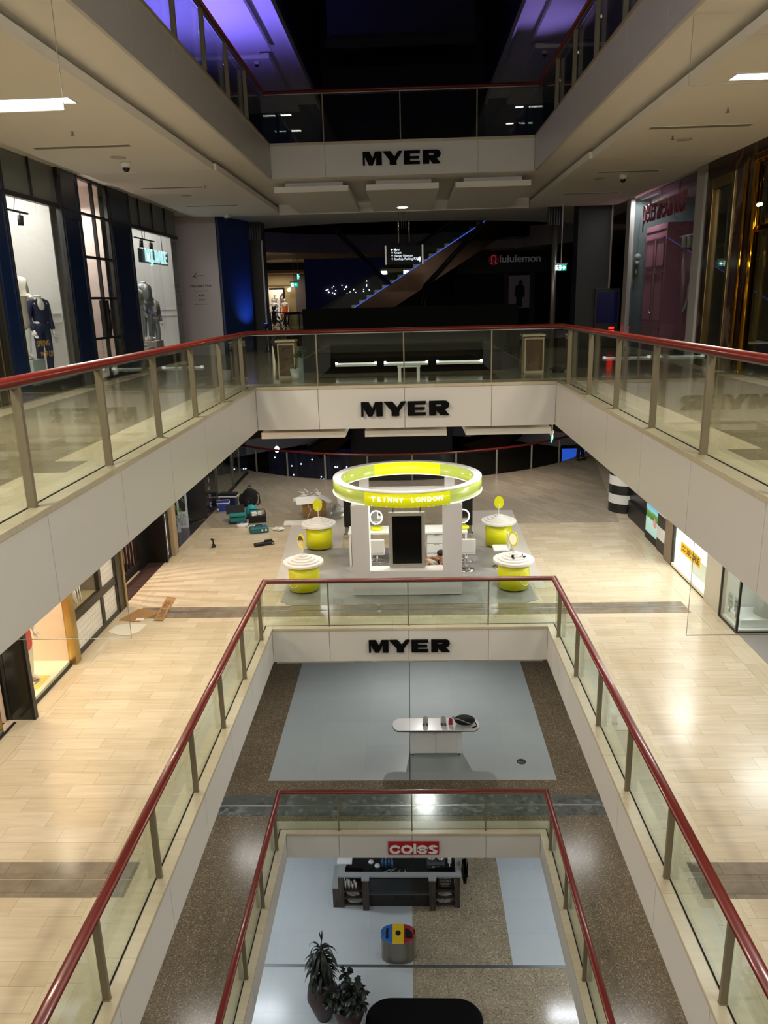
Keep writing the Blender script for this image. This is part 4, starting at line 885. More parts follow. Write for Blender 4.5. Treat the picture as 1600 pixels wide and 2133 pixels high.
MB().lathe([(0, 0), (0.16, 0), (0.2, 0.4), (0.18, 0.4), (0.0, 0.36)], n=24).build('pot', DARK, pl); MB().cyl((0, 0, 0.35), (0.03, 0, 1.3), 0.035, 0.025).build('stem', M('palm_stem', '#5b4a2c', 0.8), pl)
m = MB(); rnd = random.Random(9)
for i in range(46):
    a = rnd.uniform(0, 2*PI); leaf(m, (0.02, 0, rnd.uniform(0.6, 1.45)), (math.cos(a), math.sin(a), rnd.uniform(0.2, 1.1)), rnd.uniform(0.45, 0.75), 0.05, rnd.uniform(1.2, 2.6))
m.build('foliage', LEAF, pl)
GREYBLUE = M('white_metal_frame', '#b9bcd0', 0.4)
for i, (x, y, a) in enumerate(((-6.95, 21.45, 0.3), (-6.85, 21.95, 0.35))):
    t = thing('louvre_door', 'pale metal louvre door leaf standing in the dark recess, %s' % ('nearer the palm' if i == 0 else 'nearer the black wall'), 'door leaf', (x, y, Z2+0.004), a, 'pale door leaves')
    B('frame', GREYBLUE, t, (-0.25, -0.19, -0.02, 0.02, 0, 2.4), (0.19, 0.25, -0.02, 0.02, 0, 2.4), (-0.19, 0.19, -0.02, 0.02, 0, 0.5), (-0.19, 0.19, -0.02, 0.02, 2.3, 2.4)); B('panel', DARK, t, (-0.19, 0.19, -0.005, 0.005, 0.5, 2.3))
    m = MB()
    for k in range(8): m.box(-0.17+0.045*k, -0.15+0.045*k, -0.026, -0.02, 0.08, 0.44)
    m.build('slat', M('frame_slot', '#80849a', 0.5), t)
# corner shop of clear glass
t = thing('glass_shopfront', 'clear corner shopfront glass with steel edges behind the cool boxes', 'shopfront', (-6.35, 24.32, Z2))
for y in (0, 0.28, 2.6): B('mullion', STEEL, t, (-0.04, 0.04, y, y+0.06, 0, 3.8))
pane('glass_pane', 0, 0.06, 0.28, 0, 3.8, t); pane('glass_pane', 0, 0.34, 2.6, 0, 3.8, t); pane('glass_pane', 0, 2.66, 5.2, 0, 3.8, t); B('sill', DARK, t, (-0.04, 0.04, 0, 5.2, 0, 0.08))
struct(MB().box(-9.5, -9.45, 24.5, 30, Z2, Z2+3.9).build('wall_shop', DARK))

# ---- right, bright white display windows
WB = M('display_white', '#f1f2ee', 0.55)
room(6.5, 8.6, 15.86, 18.02, Z2+0.05, Z2+3.9, WB, WB); 
t = thing('shop_window', 'bright white shop window with the yellow sale sticker on the right', 'shop window', (6.45, 15.82, Z2))
pane('glass_pane', 0, 0.02, 2.2, 0.05, 3.8, t); B('frame', BLACK, t, (-0.02, 0.02, 0, 2.24, 0, 0.03), (-0.02, 0.03, 2.2, 2.25, 0, 3.8)); B('sill', M('cream_sill', '#e8e2c8', 0.4), t, (-0.02, 0.06, 0, 2.2, 0.03, 0.1)); B('plinth', WB, t, (0.3, 1.6, 0.2, 1.9, 0.05, 0.45), bevel=0.01)
lamp('window_lamp', t, (0.9, 1.1, 3.7), (0, 0, 0), 1.8, 210, (1, 0.99, 0.96), 1.8)
o = thing('sale_sticker', 'yellow sale sticker on the bright white shop window on the right', 'sticker', (6.436, 16.84, Z2+0.69))
B('panel', M('sale_yellow', '#f2bf1c', 0.5), o, (-0.004, 0.0, -0.62, 0.62, -0.125, 0.125))
RX = (PI/2, 0, -PI/2)
text('lettering', 'SALE', 0.21, BLACK, (-0.006, -0.34, -0.01), RX, o, 0.001, 0.003, sx=0.95); text('lettering', '30', 0.19, BLACK, (-0.006, 0.13, 0.0), RX, o, 0.001, 0.004); text('lettering', '%', 0.10, BLACK, (-0.006, -0.03, 0.04), RX, o, 0.001); text('lettering', 'OFF', 0.05, BLACK, (-0.006, -0.03, -0.06), RX, o, 0.001); text('lettering', 'UP TO', 0.065, BLACK, (-0.006, 0.42, 0.04), RX, o, 0.001); text('lettering', 'A FURTHER', 0.045, BLACK, (-0.006, 0.42, -0.04), RX, o, 0.001)
tag(MB().box(6.40, 6.62, 14.92, 15.80, Z2, Z2+3.85).build('wall_pillar', M('pale_beige_panel', '#bdb7a6', 0.4, var=0.03), None, 0.006), 'pale beige pillar between the two bright white shop windows', 'pillar')
for b in ((8.8, 8.85, 14.1, 14.9), (6.5, 8.8, 14.9, 14.92)): struct(MB().box(*b, Z2+0.06, Z2+3.9).build('wall_shop', WB))
struct(MB().box(6.46, 8.8, 14.1, 14.9, Z2+3.9, Z2+3.95).build('ceiling_shop', WB)); struct(MB().box(6.46, 8.8, 14.08, 14.9, Z2+0.01, Z2+0.06).build('floor_shop', WB))
t = thing('shop_window', 'bright white corner shop window with grey notices on the right', 'shop window', (6.40, 14.06, Z2))
pane('glass_pane', 0, 0.02, 0.84, 0.03, 3.8, t); MB().box(0.02, 2.4, -0.006, 0.006, 0.03, 3.8).build('glass_pane', SHOPGLASS, t); B('frame', BLACK, t, (-0.02, 0.02, -0.02, 0.02, 0, 3.8), (-0.02, 0.02, 0.84, 0.88, 0, 3.8), (-0.02, 0.02, 0.02, 0.84, 0, 0.03), (0.02, 2.4, -0.02, 0.02, 0, 0.03))
B('plinth', WB, t, (0.12, 2.3, 0.12, 0.8, 0.06, 0.22), bevel=0.005)
lamp('window_lamp', t, (1.3, 0.42, 3.7), (0, 0, 0), 1.2, 55, (0.96, 1.0, 0.98), 0.7)
tag(MB().lathe([(0, 0), (0.33, 0), (0.31, 0.5), (0.36, 0.56), (0, 0.56)], n=48).build('podium', WHITEMATT), 'white round podium in the corner shop window on the right', 'podium').location = (7.25, 14.50, Z2+0.221)
for i, (y, x) in enumerate(((14.62, 6.47), (14.30, 6.47))):
    n_ = thing('notice', 'grey printed notice in the corner shop window, %s' % ('left one' if i == 0 else 'right one'), 'notice', (x, y, Z2+0.33), 0, 'grey notices in the shop window')
    B('sheet', M('notice_grey', '#9aa8a2', 0.5), n_, (-0.003, 0.003, -0.11, 0.11, 0, 0.30)); B('print', M('notice_print', '#6d7d77', 0.5), n_, (-0.005, -0.003, -0.09, 0.09, 0.20, 0.24), (-0.005, -0.003, -0.09, 0.09, 0.11, 0.14)); B('stand', STEEL, n_, (-0.01, 0.01, -0.02, 0.02, -0.108, 0.0))
struct(MB().box(6.42, 9.5, 8, 14.04, Z2+0.001, Z2+0.005).build('floor_shop', M('grey_shop_carpet', '#8a8681', 0.8, var=0.08, vs_=3)))
struct(MB().box(9.5, 9.55, 4, 14.0, Z2, Z2+3.9).build('wall_shop', WB))
t = thing('glass_door', 'frameless glass shop door with a chrome foot at the right edge', 'shop door', (6.55, 12.95, Z2+0.005), -0.2)
MB().box(0, 0.9, -0.006, 0.006, 0.12, 2.6).build('glass_pane', SHOPGLASS, t); B('patch_fitting', CHROME, t, (0.0, 0.9, -0.02, 0.02, 0, 0.12), bevel=0.004); B('edge', CLEAR, t, (-0.01, 0.0, -0.006, 0.006, 0.12, 2.6))
# striped wall, poster and round striped pier
tag(MB().box(6.42, 6.62, 18.08, 18.60, Z2, Z2+3.85).build('bronze_post', M('bronze_pier', '#8a7a66', 0.4, 0.4, var=0.06), None, 0.01), 'brown metal pier left of the bright window with the sale sticker', 'pier')
SW, SB = M('stripe_white', '#dcdedd', 0.3), M('stripe_black', '#161618', 0.3)
o = thing('striped_wall', 'black and white striped wall panel beside the brown pier', 'striped wall', (6.48, 18.62, Z2))
for i in range(12): B('white_stripe' if i % 2 else 'black_stripe', SW if i % 2 else SB, o, (0, 0.1, 0, 0.76, 0.325*i, 0.325*(i+1)))
def poster_mat():
    m, tt, b = nt('lake_poster'); g = tt.nodes.new('ShaderNodeTexCoord'); sp = tt.nodes.new('ShaderNodeSeparateXYZ'); tt.links.new(g.outputs['Object'], sp.inputs[0])
    nz = noise(tt, g.outputs['Object'], 7, 4); ad = tt.nodes.new('ShaderNodeMath'); ad.operation = 'MULTIPLY_ADD'; tt.links.new(nz, ad.inputs[0]); ad.inputs[1].default_value = 0.10; tt.links.new(sp.outputs[2], ad.inputs[2])
    c = ramp(tt, ad.outputs[0], [(0.0, lin('#9fd0cc')), (0.50, lin('#b9dcd4')), (0.54, lin('#2e6b2f')), (0.72, lin('#5f9a3a')), (0.76, lin('#8fd0e4')), (1.0, lin('#4aaad6'))])
    n = c.node; n.color_ramp.interpolation = 'LINEAR'; dv = tt.nodes.new('ShaderNodeMath'); dv.operation = 'DIVIDE'; dv.inputs[1].default_value = 0.9; tt.links.new(ad.outputs[0], dv.inputs[0]); tt.links.new(dv.outputs[0], n.inputs[0])
    tt.links.new(c, b.inputs['Base Color']); tt.links.new(c, b.inputs['Emission Color']); b.inputs['Emission Strength'].default_value = 0.35; b.inputs['Roughness'].default_value = 0.2; return m
o = thing('poster', 'backlit lake and sky poster next to the striped wall', 'poster', (6.52, 19.42, Z2+0.2))
B('print', poster_mat(), o, (0, 0.06, 0, 1.05, 0, 2.4)); MB().ell((-0.002, 0.28, 0.36), (0.004, 0.16, 0.10)).ell((-0.002, 0.33, 0.45), (0.004, 0.07, 0.07)).build('pink_shape', M('pink_print', '#e8a9ac', 0.5), o); B('kick_plate', DARK, o, (-0.01, 0.06, 0, 1.05, -0.2, 0))
o = thing('shop_entrance', 'dark shop entrance between the poster and the round striped pier', 'shop entrance', (6.6, 20.5, Z2)); B('dark_wall', M('black_green_wall', '#121a17', 0.3), o, (0.1, 0.2, 0, 2.2, 0, 3.85)); B('kick_plate', BLACK, o, (0.0, 0.1, 0, 2.0, 0, 0.5))
for z in (1.15, 1.28): text('lettering', 'mon', 0.12, WHITEMATT, (0.095, 1.6, z), RX, o, 0.002)
o = thing('striped_pier', 'round-cornered black and white striped pier on the right', 'striped pier', (6.78, 23.25, Z2))
for i in range(13):
    z0, z1 = 0.285*i, 0.285*(i+1); P = [(0.55, -0.5)] + [(-0.07+0.5*math.cos(a), 0.0+0.5*math.sin(a)) for a in [R(270-7.5*j) for j in range(25)]] + [(0.55, 0.5)]
    MB().prism(P, z0, z1).build('white_stripe' if i % 2 else 'black_stripe', SW if i % 2 else SB, o)
def exit_sign(loc, rz, label, arrow='>', hang=0.8, w_=0.42, h_=0.2, parent_arm=True):
    e = thing('exit_sign', label, 'exit sign', loc, rz, 'green exit signs')
    B('housing', WHITEMATT, e, (-w_/2-0.02, w_/2+0.02, -0.03, 0.03, h_/2, h_/2+0.05), bevel=0.006); B('lit_panel', M('exit_green', '#0aa08a', 0.4, emit='#16b9a0', es=1.1), e, (-w_/2, w_/2, -0.012, 0.012, -h_/2, h_/2))
    if hang: MB().cyl((0, 0, h_/2+0.05), (0, 0, h_/2+0.05+hang), 0.012).build('rod', WHITEMATT, e)
    LW = M('exit_white', '#ffffff', 0.4, emit='#e8fffb', es=1.6); sg = 1 if arrow == '>' else -1
    m = MB(); cx = sg*w_*0.22; m.box(cx-0.07, cx+0.03, -0.016, -0.0125, -0.014, 0.014) if sg > 0 else m.box(cx-0.03, cx+0.07, -0.016, -0.0125, -0.014, 0.014); m.prism([(cx+sg*0.07, 0), (cx, 0.06), (cx, -0.06)], -0.016, -0.0125, 'y'); m.build('arrow', LW, e)
    m = MB(); cx = -sg*w_*0.25; m.box(cx-0.075, cx+0.075, -0.0145, -0.0125, -h_*0.45, h_*0.45); m.build('door_panel', LW, e)
    m = MB(); G = [(cx, 0.05), (cx+sg*0.01, -0.02), (cx-sg*0.04, -0.075)]; m.tube([(a, -0.017, b) for a, b in G], 0.008, 6); m.tube([(cx+sg*0.01, -0.017, -0.02), (cx+sg*0.045, -0.017, -0.045)], 0.008, 6); m.tube([(cx-sg*0.04, -0.017, 0.03), (cx+sg*0.05, -0.017, 0.02)], 0.007, 6); m.ell((cx+sg*0.008, -0.017, 0.072), (0.014, 0.004, 0.014)); m.build('running_figure', M('exit_dark', '#006666', 0.4), e)
    return e
exit_sign((3.14, 16.5, -1.36), R(75), 'green exit sign hanging under the slab near the right end of the hung panels', '>', 0.28, 0.36, 0.16)
# ================================================================== level 3: left, menswear shop with navy pilasters
Z3 = FL[3]; XS = -6.6
NAVY = M('navy_lacquer', '#0d1d3c', 0.28, var=0.06)
MULL = M('black_bronze_mullion', '#1e1d1c', 0.4)
SHOPW = M('menswear_white_wall', '#d7d3cf', 0.6)
FROST = M('grey_transom_panel', '#6f7673', 0.3)
def pilaster(y0, y1, label):
    p = thing('navy_pilaster', label, 'pilaster', (XS, (y0+y1)/2, Z3), 0, 'navy shopfront pilasters'); h = (y1-y0)/2
    B('shaft', NAVY, p, (-0.05, 0.06, -h, h, 0.0, 4.12)); B('edge', MULL, p, (-0.04, 0.07, -h-0.04, -h, 0, 4.12), (-0.04, 0.07, h, h+0.04, 0, 4.12))
    f = MB()
    for z0, z1 in ((0.35, 3.25), (3.4, 4.0)):
        for b in ((-h+0.06, h-0.06, z0, z0+0.025), (-h+0.06, h-0.06, z1-0.025, z1), (-h+0.06, -h+0.085, z0, z1), (h-0.085, h-0.06, z0, z1)): f.box(0.06, 0.072, b[0], b[1], b[2], b[3])
    f.build('moulding', NAVY, p); B('plinth', NAVY, p, (0.06, 0.085, -h, h, 0, 0.28))
pilaster(12.86, 13.38, 'navy shopfront pilaster at the left edge of the picture')
pilaster(15.59, 16.44, 'broad navy pilaster between the suit window and the tall gridded door')
pilaster(18.13, 19.39, 'broad navy pilaster between the tall gridded door and the shop name window')
room(-10.2, -6.75, 13.42, 15.5, Z3+0.22, Z3+4.1, SHOPW, SHOPW)
room(-8.1, -6.75, 16.5, 18.06, Z3+0.001, Z3+4.1, M('blush_wall', '#d8c9c2', 0.6), LIMEGREY)
room(-9.6, -6.75, 19.46, 23.3, Z3+0.2, Z3+4.1, SHOPW, SHOPW)
for y1 in (15.5, 23.3): struct(MB().box(-8.6, -6.78, y1-0.03, y1, Z3+1.25, Z3+1.28).box(-8.6, -6.78, y1-0.03, y1, Z3+1.42, Z3+1.45).build('trim_dado', SHOPW))
def shopwin(y0, y1, mulls, joints, label):
    t = thing('shop_window', label, 'shop window', (XS, y0, Z3)); w_ = y1-y0
    B('sill', MULL, t, (-0.12, 0.05, 0, w_, 0, 0.22)); B('transom', MULL, t, (-0.05, 0.05, 0, w_, 3.38, 3.46))
    ed = [0]+[q-y0 for q in mulls]+[w_]
    for a, b in zip(ed[:-1], ed[1:]): B('transom_panel', FROST, t, (-0.02, 0.0, a+0.02, b-0.02, 3.46, 4.12))
    for q in mulls: B('mullion', MULL, t, (-0.04, 0.04, q-y0-0.02, q-y0+0.02, 3.46, 4.12))
    ed = [0]+[q-y0 for q in joints]+[w_]
    for a, b in zip(ed[:-1], ed[1:]): pane('glass_pane', 0, a+0.004, b-0.004, 0.22, 3.38, t)
    return t
t = shopwin(13.42, 15.55, [14.48], [14.62], 'left shop window with the navy suit and the trench coat')
text('lettering', 'SPRING', 0.15, M('gold_vinyl', '#b98f2e', 0.4, 0.3), (0.012, 0.75, 0.92), (PI/2, 0, PI/2), t, 0.001); text('lettering', 'POP-UP', 0.15, M('gold_vinyl', '#b98f2e', 0.4), (0.012, 0.85, 0.72), (PI/2, 0, PI/2), t, 0.001)
lamp('window_lamp', t, (-1.0, 1.0, 3.8), (0, 0, 0), 1.6, 70, (1, 0.95, 0.9), 1.4)
t = shopwin(19.44, 23.36, [20.2, 21.25, 22.33], [21.3, 22.4], 'shop window with the lit white shop name and three dressed mannequins')
lamp('window_lamp', t, (-1.2, 2.0, 3.85), (0, 0, 0), 1.6, 80, (1, 0.96, 0.92), 3.2)
# tall gridded double door
t = thing('shop_door', 'tall black-gridded glass double door with dark handle plates', 'door', (XS, 16.485, Z3))
fr = MB(); W = 1.60
for y in (0.0, 0.77, W-0.05): fr.box(-0.03, 0.04, y, y+0.055, 0, 4.12)
for z in (0.0, 0.86, 1.70, 2.53, 3.38, 4.07): fr.box(-0.025, 0.035, 0.05, W, z, z+0.05)
fr.build('frame', MULL, t)
for a, b in ((0.055, 0.77), (0.825, W-0.05)):
    for z0, z1 in ((0.05, 0.86), (0.91, 1.70), (1.75, 2.53), (2.58, 3.38), (3.43, 4.07)): pane('glass_pane', 0, a, b, z0, z1, t)
for y in (0.62, 0.83): B('handle_plate', MULL, t, (-0.02, 0.06, y, y+0.14, 0.9, 1.68)); 
for y in (0.72, 0.86): MB().tube([(0.06, y, 1.05), (0.11, y, 1.07), (0.11, y, 1.48), (0.06, y, 1.5)], 0.014, 8).build('handle', BLACK, t)
text('lettering', 'THE M.J. LABEL', 0.11, M('grey_vinyl', '#9a9694', 0.5), (0.012, 0.45, 0.5), (PI/2, R(90), PI/2), t, 0.001)
lamp('door_lamp', t, (-0.8, 0.8, 3.7), (0, 0, 0), 0.9, 60, (1, 0.93, 0.88), 0.9)
# illuminated name
t = thing('shop_sign', 'lit white letters of the shop name hanging inside the menswear window', 'sign', (-6.74, 21.75, 2.86))
B('box', BLACK, t, (-0.1, 0.0, -1.12, 1.12, -0.17, 0.17)); text('lettering', 'M.J. BALE', 0.46, M('sign_white_lit', '#ffffff', 0.4, emit='#bff6fb', es=1.25), (0.02, 0, 0), (PI/2, 0, PI/2), t, 0.02, 0.008, sx=1.0)
MB().cyl((-0.05, -0.8, 0.19), (-0.05, -0.8, 1.29), 0.01).cyl((-0.05, 0.8, 0.19), (-0.05, 0.8, 1.29), 0.01).build('rod', BLACK, t)
def track(loc, heads, length, aims, label, power=60):
    t = thing('track_light', label, 'track light', loc, 0, 'track spotlights in the shop windows')
    B('track', DARK, t, (-0.02, 0.02, -length/2, length/2, 0, 0.03)); MB().tube([(0, 0, 0.03), (0.02, 0.05, 0.25), (0.0, 0.15, 0.9)], 0.006, 6).build('cable', BLACK, t)
    for y, aim in zip(heads, aims):
        d = (Vector(aim)-Vector((loc[0], loc[1]+y, loc[2]))).normalized(); a = Vector((0, y, -0.1)); h = MB().cyl(a-d*0.06, a+d*0.12, 0.05, n=16); h.cyl((0, y, 0), a, 0.012)
        h.build('head', BLACK, t); MB().cyl(a+d*0.121, a+d*0.124, 0.042, n=16).build('lens', M('spot_lens', '#ffffff', 0.5, emit='#fff6ea', es=8), t)
        l = spot('beam', t, a+d*0.14, a+d*2.0, power, (1, 0.95, 0.88), 45, 0.6, 0.04)
    return t
track((-6.85, 14.3, 3.25), [0.2], 1.0, [(-7.0, 14.5, 1.4)], 'black track with one spotlight above the trench coat', 110)
track((-6.95, 21.6, 3.3), [-0.3, 0.5], 1.6, [(-7.0, 21.0, 1.4), (-7.1, 22.4, 1.2)], 'black track with two spotlights above the shop name', 90)
SUIT = M('navy_suit', '#1b2340', 0.8); TRENCH = M('pale_trench', '#c2bbae', 0.75); GREYS = M('grey_suit', '#9fa3aa', 0.75); IVORY = M('ivory_knit', '#dcd6c8', 0.8); SHIRT = M('white_shirt', '#e9e9ea', 0.7)
mannequin((-7.12, 14.45, Z3+0.62), 0.9, 'headless mannequin in a pale trench coat in the left shop window', [('coat', 'coat', TRENCH), ('trousers', 'trousers', SHIRT)], False, 'bent')
mannequin((-7.05, 15.15, Z3+0.22), 1.1, 'headless mannequin in a navy suit in the left shop window', [('jacket', 'top', SUIT), ('trousers', 'trousers', SUIT)], False)
def plinth(x, y, z, sx, sy, h, label, mat=None):
    o = MB().box(-sx/2, sx/2, -sy/2, sy/2, 0, h).build('plinth', mat or M('pale_blue_plinth', '#b4bfc2', 0.5), None, 0.004); o.location = (x, y, z); return tag(o, label, 'plinth', 'shop window plinths')
plinth(-7.1, 14.45, Z3+0.22, 0.5, 0.5, 0.4, 'pale blue-grey plinth under the mannequin in the trench coat')
plinth(-7.08, 20.75, Z3+0.2, 0.6, 0.5, 0.28, 'white plinth under the mannequin in the ivory knit', WHITEMATT); plinth(-7.05, 21.45, Z3+0.2, 0.6, 0.6, 0.42, 'pale plinth under the mannequin in the grey suit', M('blush_plinth', '#d6c2bb', 0.5))
mannequin((-7.08, 20.75, Z3+0.48), 1.0, 'headless mannequin in an ivory knit beside the shop name', [('knit', 'top', IVORY), ('trousers', 'trousers', SHIRT)], False)
mannequin((-7.05, 21.45, Z3+0.62), 1.1, 'headless mannequin in a pale grey suit below the shop name', [('jacket', 'top', GREYS), ('trousers', 'trousers', GREYS)], False)
mannequin((-7.15, 22.3, Z3+0.2), 1.0, 'headless mannequin in a taupe jacket at the far end of the menswear window', [('jacket', 'top', M('taupe_jacket', '#8b7d74', 0.8)), ('trousers', 'trousers', GREYS)], False)
# dark bronze panelled front at the left edge
o = thing('bronze_shopfront', 'dark bronze shopfront panels with thin gold lines at the left edge', 'shopfront', (XS, 8.0, Z3)); B('panel', M('dark_glossy_panel', '#23231f', 0.18), o, (-0.06, 0.02, 0, 4.80, 0, 4.12))
for y in (1.6, 3.2, 4.35, 4.62): B('gold_line', BRASS, o, (0.02, 0.028, y, y+0.02, 0, 4.1))
# hoardings
HOARD = M('hoarding_white', '#cfc6c8', 0.5)
h_ = thing('hoarding', 'white hoarding with a left arrow and direction text beside the menswear shop', 'hoarding', (-6.34, 24.6, Z3)); B('panel', HOARD, h_, (-0.62, 0.62, 0, 0.1, 0, 4.1))
INK = M('hoarding_ink', '#3b3739', 0.6); MB().tube([(-0.12, -0.003, 2.38), (-0.2, -0.003, 2.38)], 0.01, 6).build('print', INK, h_)
m = MB(); m.box(-0.16, 0.16, -0.004, 0, 2.40, 2.418); m.cbox((-0.115, -0.002, 2.45), (0.13, 0.004, 0.018), 0, 0, R(-42)); m.cbox((-0.115, -0.002, 2.37), (0.13, 0.004, 0.018), 0, 0, R(42)); m.build('arrow', INK, h_)
text('lettering', 'THIS WAY FOR', 0.10, INK, (0.02, -0.003, 2.10), FRONT, h_, 0.001, 0.002); text('lettering', 'MYER', 0.075, INK, (0.03, -0.003, 1.82), FRONT, h_, 0.001, 0.002); text('lettering', 'Kmart', 0.075, INK, (0.03, -0.003, 1.69), FRONT, h_, 0.001, 0.001)
B('rule', INK, h_, (-0.24, 0.26, -0.003, 0, 1.95, 1.96), (-0.24, 0.26, -0.003, 0, 1.55, 1.56))
n_ = thing('hoarding', 'navy hoarding with blue glow, return side of the white hoarding', 'hoarding', (-5.65, 24.6, Z3)); MB().prism([(-0.04, 0.0), (0.02, 0.0), (0.60, 1.6), (0.54, 1.6)], 0, 4.1).build('panel', M('navy_blue_hoarding', '#2a3c70', 0.4, var=0.1, vs_=0.8), n_); B('edge', BLACK, n_, (-0.06, -0.03, -0.005, 0.1, 0, 4.1))
u = thing('floor_uplight', 'small blue floor uplight at the foot of the navy hoarding', 'uplight', (-4.55, 25.6, Z3)); MB().lathe([(0, 0), (0.10, 0), (0.10, 0.02), (0.03, 0.03), (0.03, 0.75), (0.08, 0.78), (0.08, 0.9), (0.0, 0.9)], n=20).build('body', BLACK, u); MB().lathe([(0, 0.9), (0.06, 0.9), (0.06, 0.905), (0, 0.905)], n=20).build('lens', M('blue_lens', '#3050ff', 0.4, emit='#3a5cff', es=3), u); spot('beam', u, (0, 0, 0.93), (-0.85, 0.25, 1.65), 55, (0.12, 0.32, 1.0), 95, 1.0, 0.05)

# ================================================================== level 3: kiosk island and plants behind the end rail
DGREY = M('dark_grey_counter', '#262927', 0.6, spec=0.2); NEARBLACK = M('near_black_cover', '#060707', 0.8, spec=0.1)
k = thing('covered_kiosk', 'closed dark kiosk island behind the end rail, with glowing bars standing in for glass reflections', 'kiosk', (0.1, 17.0, Z3))
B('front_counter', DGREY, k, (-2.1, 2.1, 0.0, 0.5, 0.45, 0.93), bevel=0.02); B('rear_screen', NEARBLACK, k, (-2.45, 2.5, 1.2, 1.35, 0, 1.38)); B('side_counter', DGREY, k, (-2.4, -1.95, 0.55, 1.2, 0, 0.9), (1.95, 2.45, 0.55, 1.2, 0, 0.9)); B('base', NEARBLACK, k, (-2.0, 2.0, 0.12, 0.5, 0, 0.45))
for x0, x1 in ((-1.62, -0.72), (-0.56, 0.40), (0.58, 1.58)):  # shelves with glowing bars stand in for light reflections in the end glass
    f = B('shelf', WHITEGLOSS, k, (x0, x1, -0.06, 0.11, 0.16, 0.2)); B('reflection_bar', M('reflection_glow', '#ffffff', 0.5, emit='#fbfff0', es=0.3), f, (x0, x1, 0.02, 0.05, 0.202, 0.23)); B('reflection_end', M('reflection_end', '#ffffff', 0.5, emit='#ffffff', es=1.6), f, (x0, x0+0.05, -0.04, 0.02, 0.2, 0.25), (x1-0.05, x1, -0.04, 0.02, 0.2, 0.25))
SLAT = tiles('brown_timber_slats', '#6d4c33', '#5f412b', '#2b1c12', 2.0, 0.05, 0.004, rough=0.4, streak=0.2)
def slat_cab(x, w_, label):
    c = thing('slatted_cabinet', label, 'cabinet', (x, 16.28, Z3), 0, 'slatted cabinets at the kiosk corners'); h = w_/2
    B('frame', M('cream_frame', '#b9a987', 0.5), c, (-h, -h+0.025, 0, 0.4, 0, 0.72), (h-0.025, h, 0, 0.4, 0, 0.72), (-h+0.025, h-0.025, 0, 0.4, 0.68, 0.72), (-h+0.025, h-0.025, 0, 0.4, 0, 0.04)); m = MB()
    for i in range(24): m.box(-h+0.025, h-0.025, 0.01, 0.03, 0.045+0.0265*i, 0.066+0.0265*i)
    m.build('slats', M('brown_slat', '#5e4029', 0.4, var=0.15), c); B('back', M('brown_back', '#3f2a1b', 0.6), c, (-h+0.025, h-0.025, 0.04, 0.4, 0.04, 0.68)); B('top', M('cream_frame', '#b9a987', 0.5), c, (-h-0.04, h+0.02, -0.02, 0.42, 0.74, 0.78))
slat_cab(-2.48, 0.36, 'brown slatted cabinet with cream frame behind the potted plant, left of the dark kiosk'); slat_cab(2.68, 0.40, 'brown slatted cabinet with cream frame, right of the dark kiosk')
o = crumple('dark_bag', (3.22, 16.3, Z3), (0.2, 0.14, 0.08), CANV, 21); tag(o, 'black bag on the floor beside the right slatted cabinet', 'bag')
pl = thing('potted_plant', 'broad-leaved plant in a white pot in front of the left slatted cabinet', 'plant', (-2.26, 15.95, Z3))
MB().lathe([(0, 0), (0.075, 0), (0.105, 0.22), (0.095, 0.22), (0.09, 0.18), (0, 0.18)], n=28).build('pot', WHITEMATT, pl)
BL = M('broad_leaf', '#1f3d1c', 0.4, var=0.2, vs_=8); m = MB(); st_ = MB(); rnd = random.Random(4)
for i in range(10):
    a = rnd.uniform(0, 2*PI); r_ = rnd.uniform(0.05, 0.16); z = rnd.uniform(0.42, 0.68); p1 = (r_*math.cos(a), r_*math.sin(a), z); st_.tube([(0, 0, 0.17), (p1[0]*0.5, p1[1]*0.5, z*0.6), p1], 0.006, 6); leaf(m, p1, (math.cos(a), math.sin(a), 0.6), 0.2, 0.12, 1.6)
st_.build('stem', M('leaf_stem', '#3c5a2a', 0.6), pl); m.build('foliage', BL, pl)
pl = thing('potted_palm', 'dark bushy palm against the dark wall left of the kiosk', 'plant', (-3.3, 20.9, Z3)); MB().lathe([(0, 0), (0.2, 0), (0.24, 0.45), (0.0, 0.42)], n=24).build('pot', NEARBLACK, pl); MB().cyl((0, 0, 0.4), (0, 0, 1.0), 0.03).build('stem', M('palm_stem', '#5b4a2c', 0.8), pl)
m = MB(); rnd = random.Random(19)
for i in range(30): a = rnd.uniform(0, 2*PI); leaf(m, (0, 0, rnd.uniform(0.6, 1.1)), (math.cos(a), math.sin(a), rnd.uniform(0.4, 1.6)), rnd.uniform(0.4, 0.7), 0.05, rnd.uniform(1.0, 2.2))
m.build('foliage', M('dark_leaf', '#14200f', 0.5), pl)
t = thing('low_stool', 'small white two-legged low stool right behind the end glass', 'stool', (0.08, 15.0, Z3)); B('top', WHITEMATT, t, (-0.22, 0.22, -0.06, 0.06, 0.28, 0.31)); B('leg', WHITEMATT, t, (-0.21, -0.15, -0.05, 0.05, 0, 0.28)); B('leg', WHITEMATT, t, (0.15, 0.21, -0.05, 0.05, 0, 0.28))

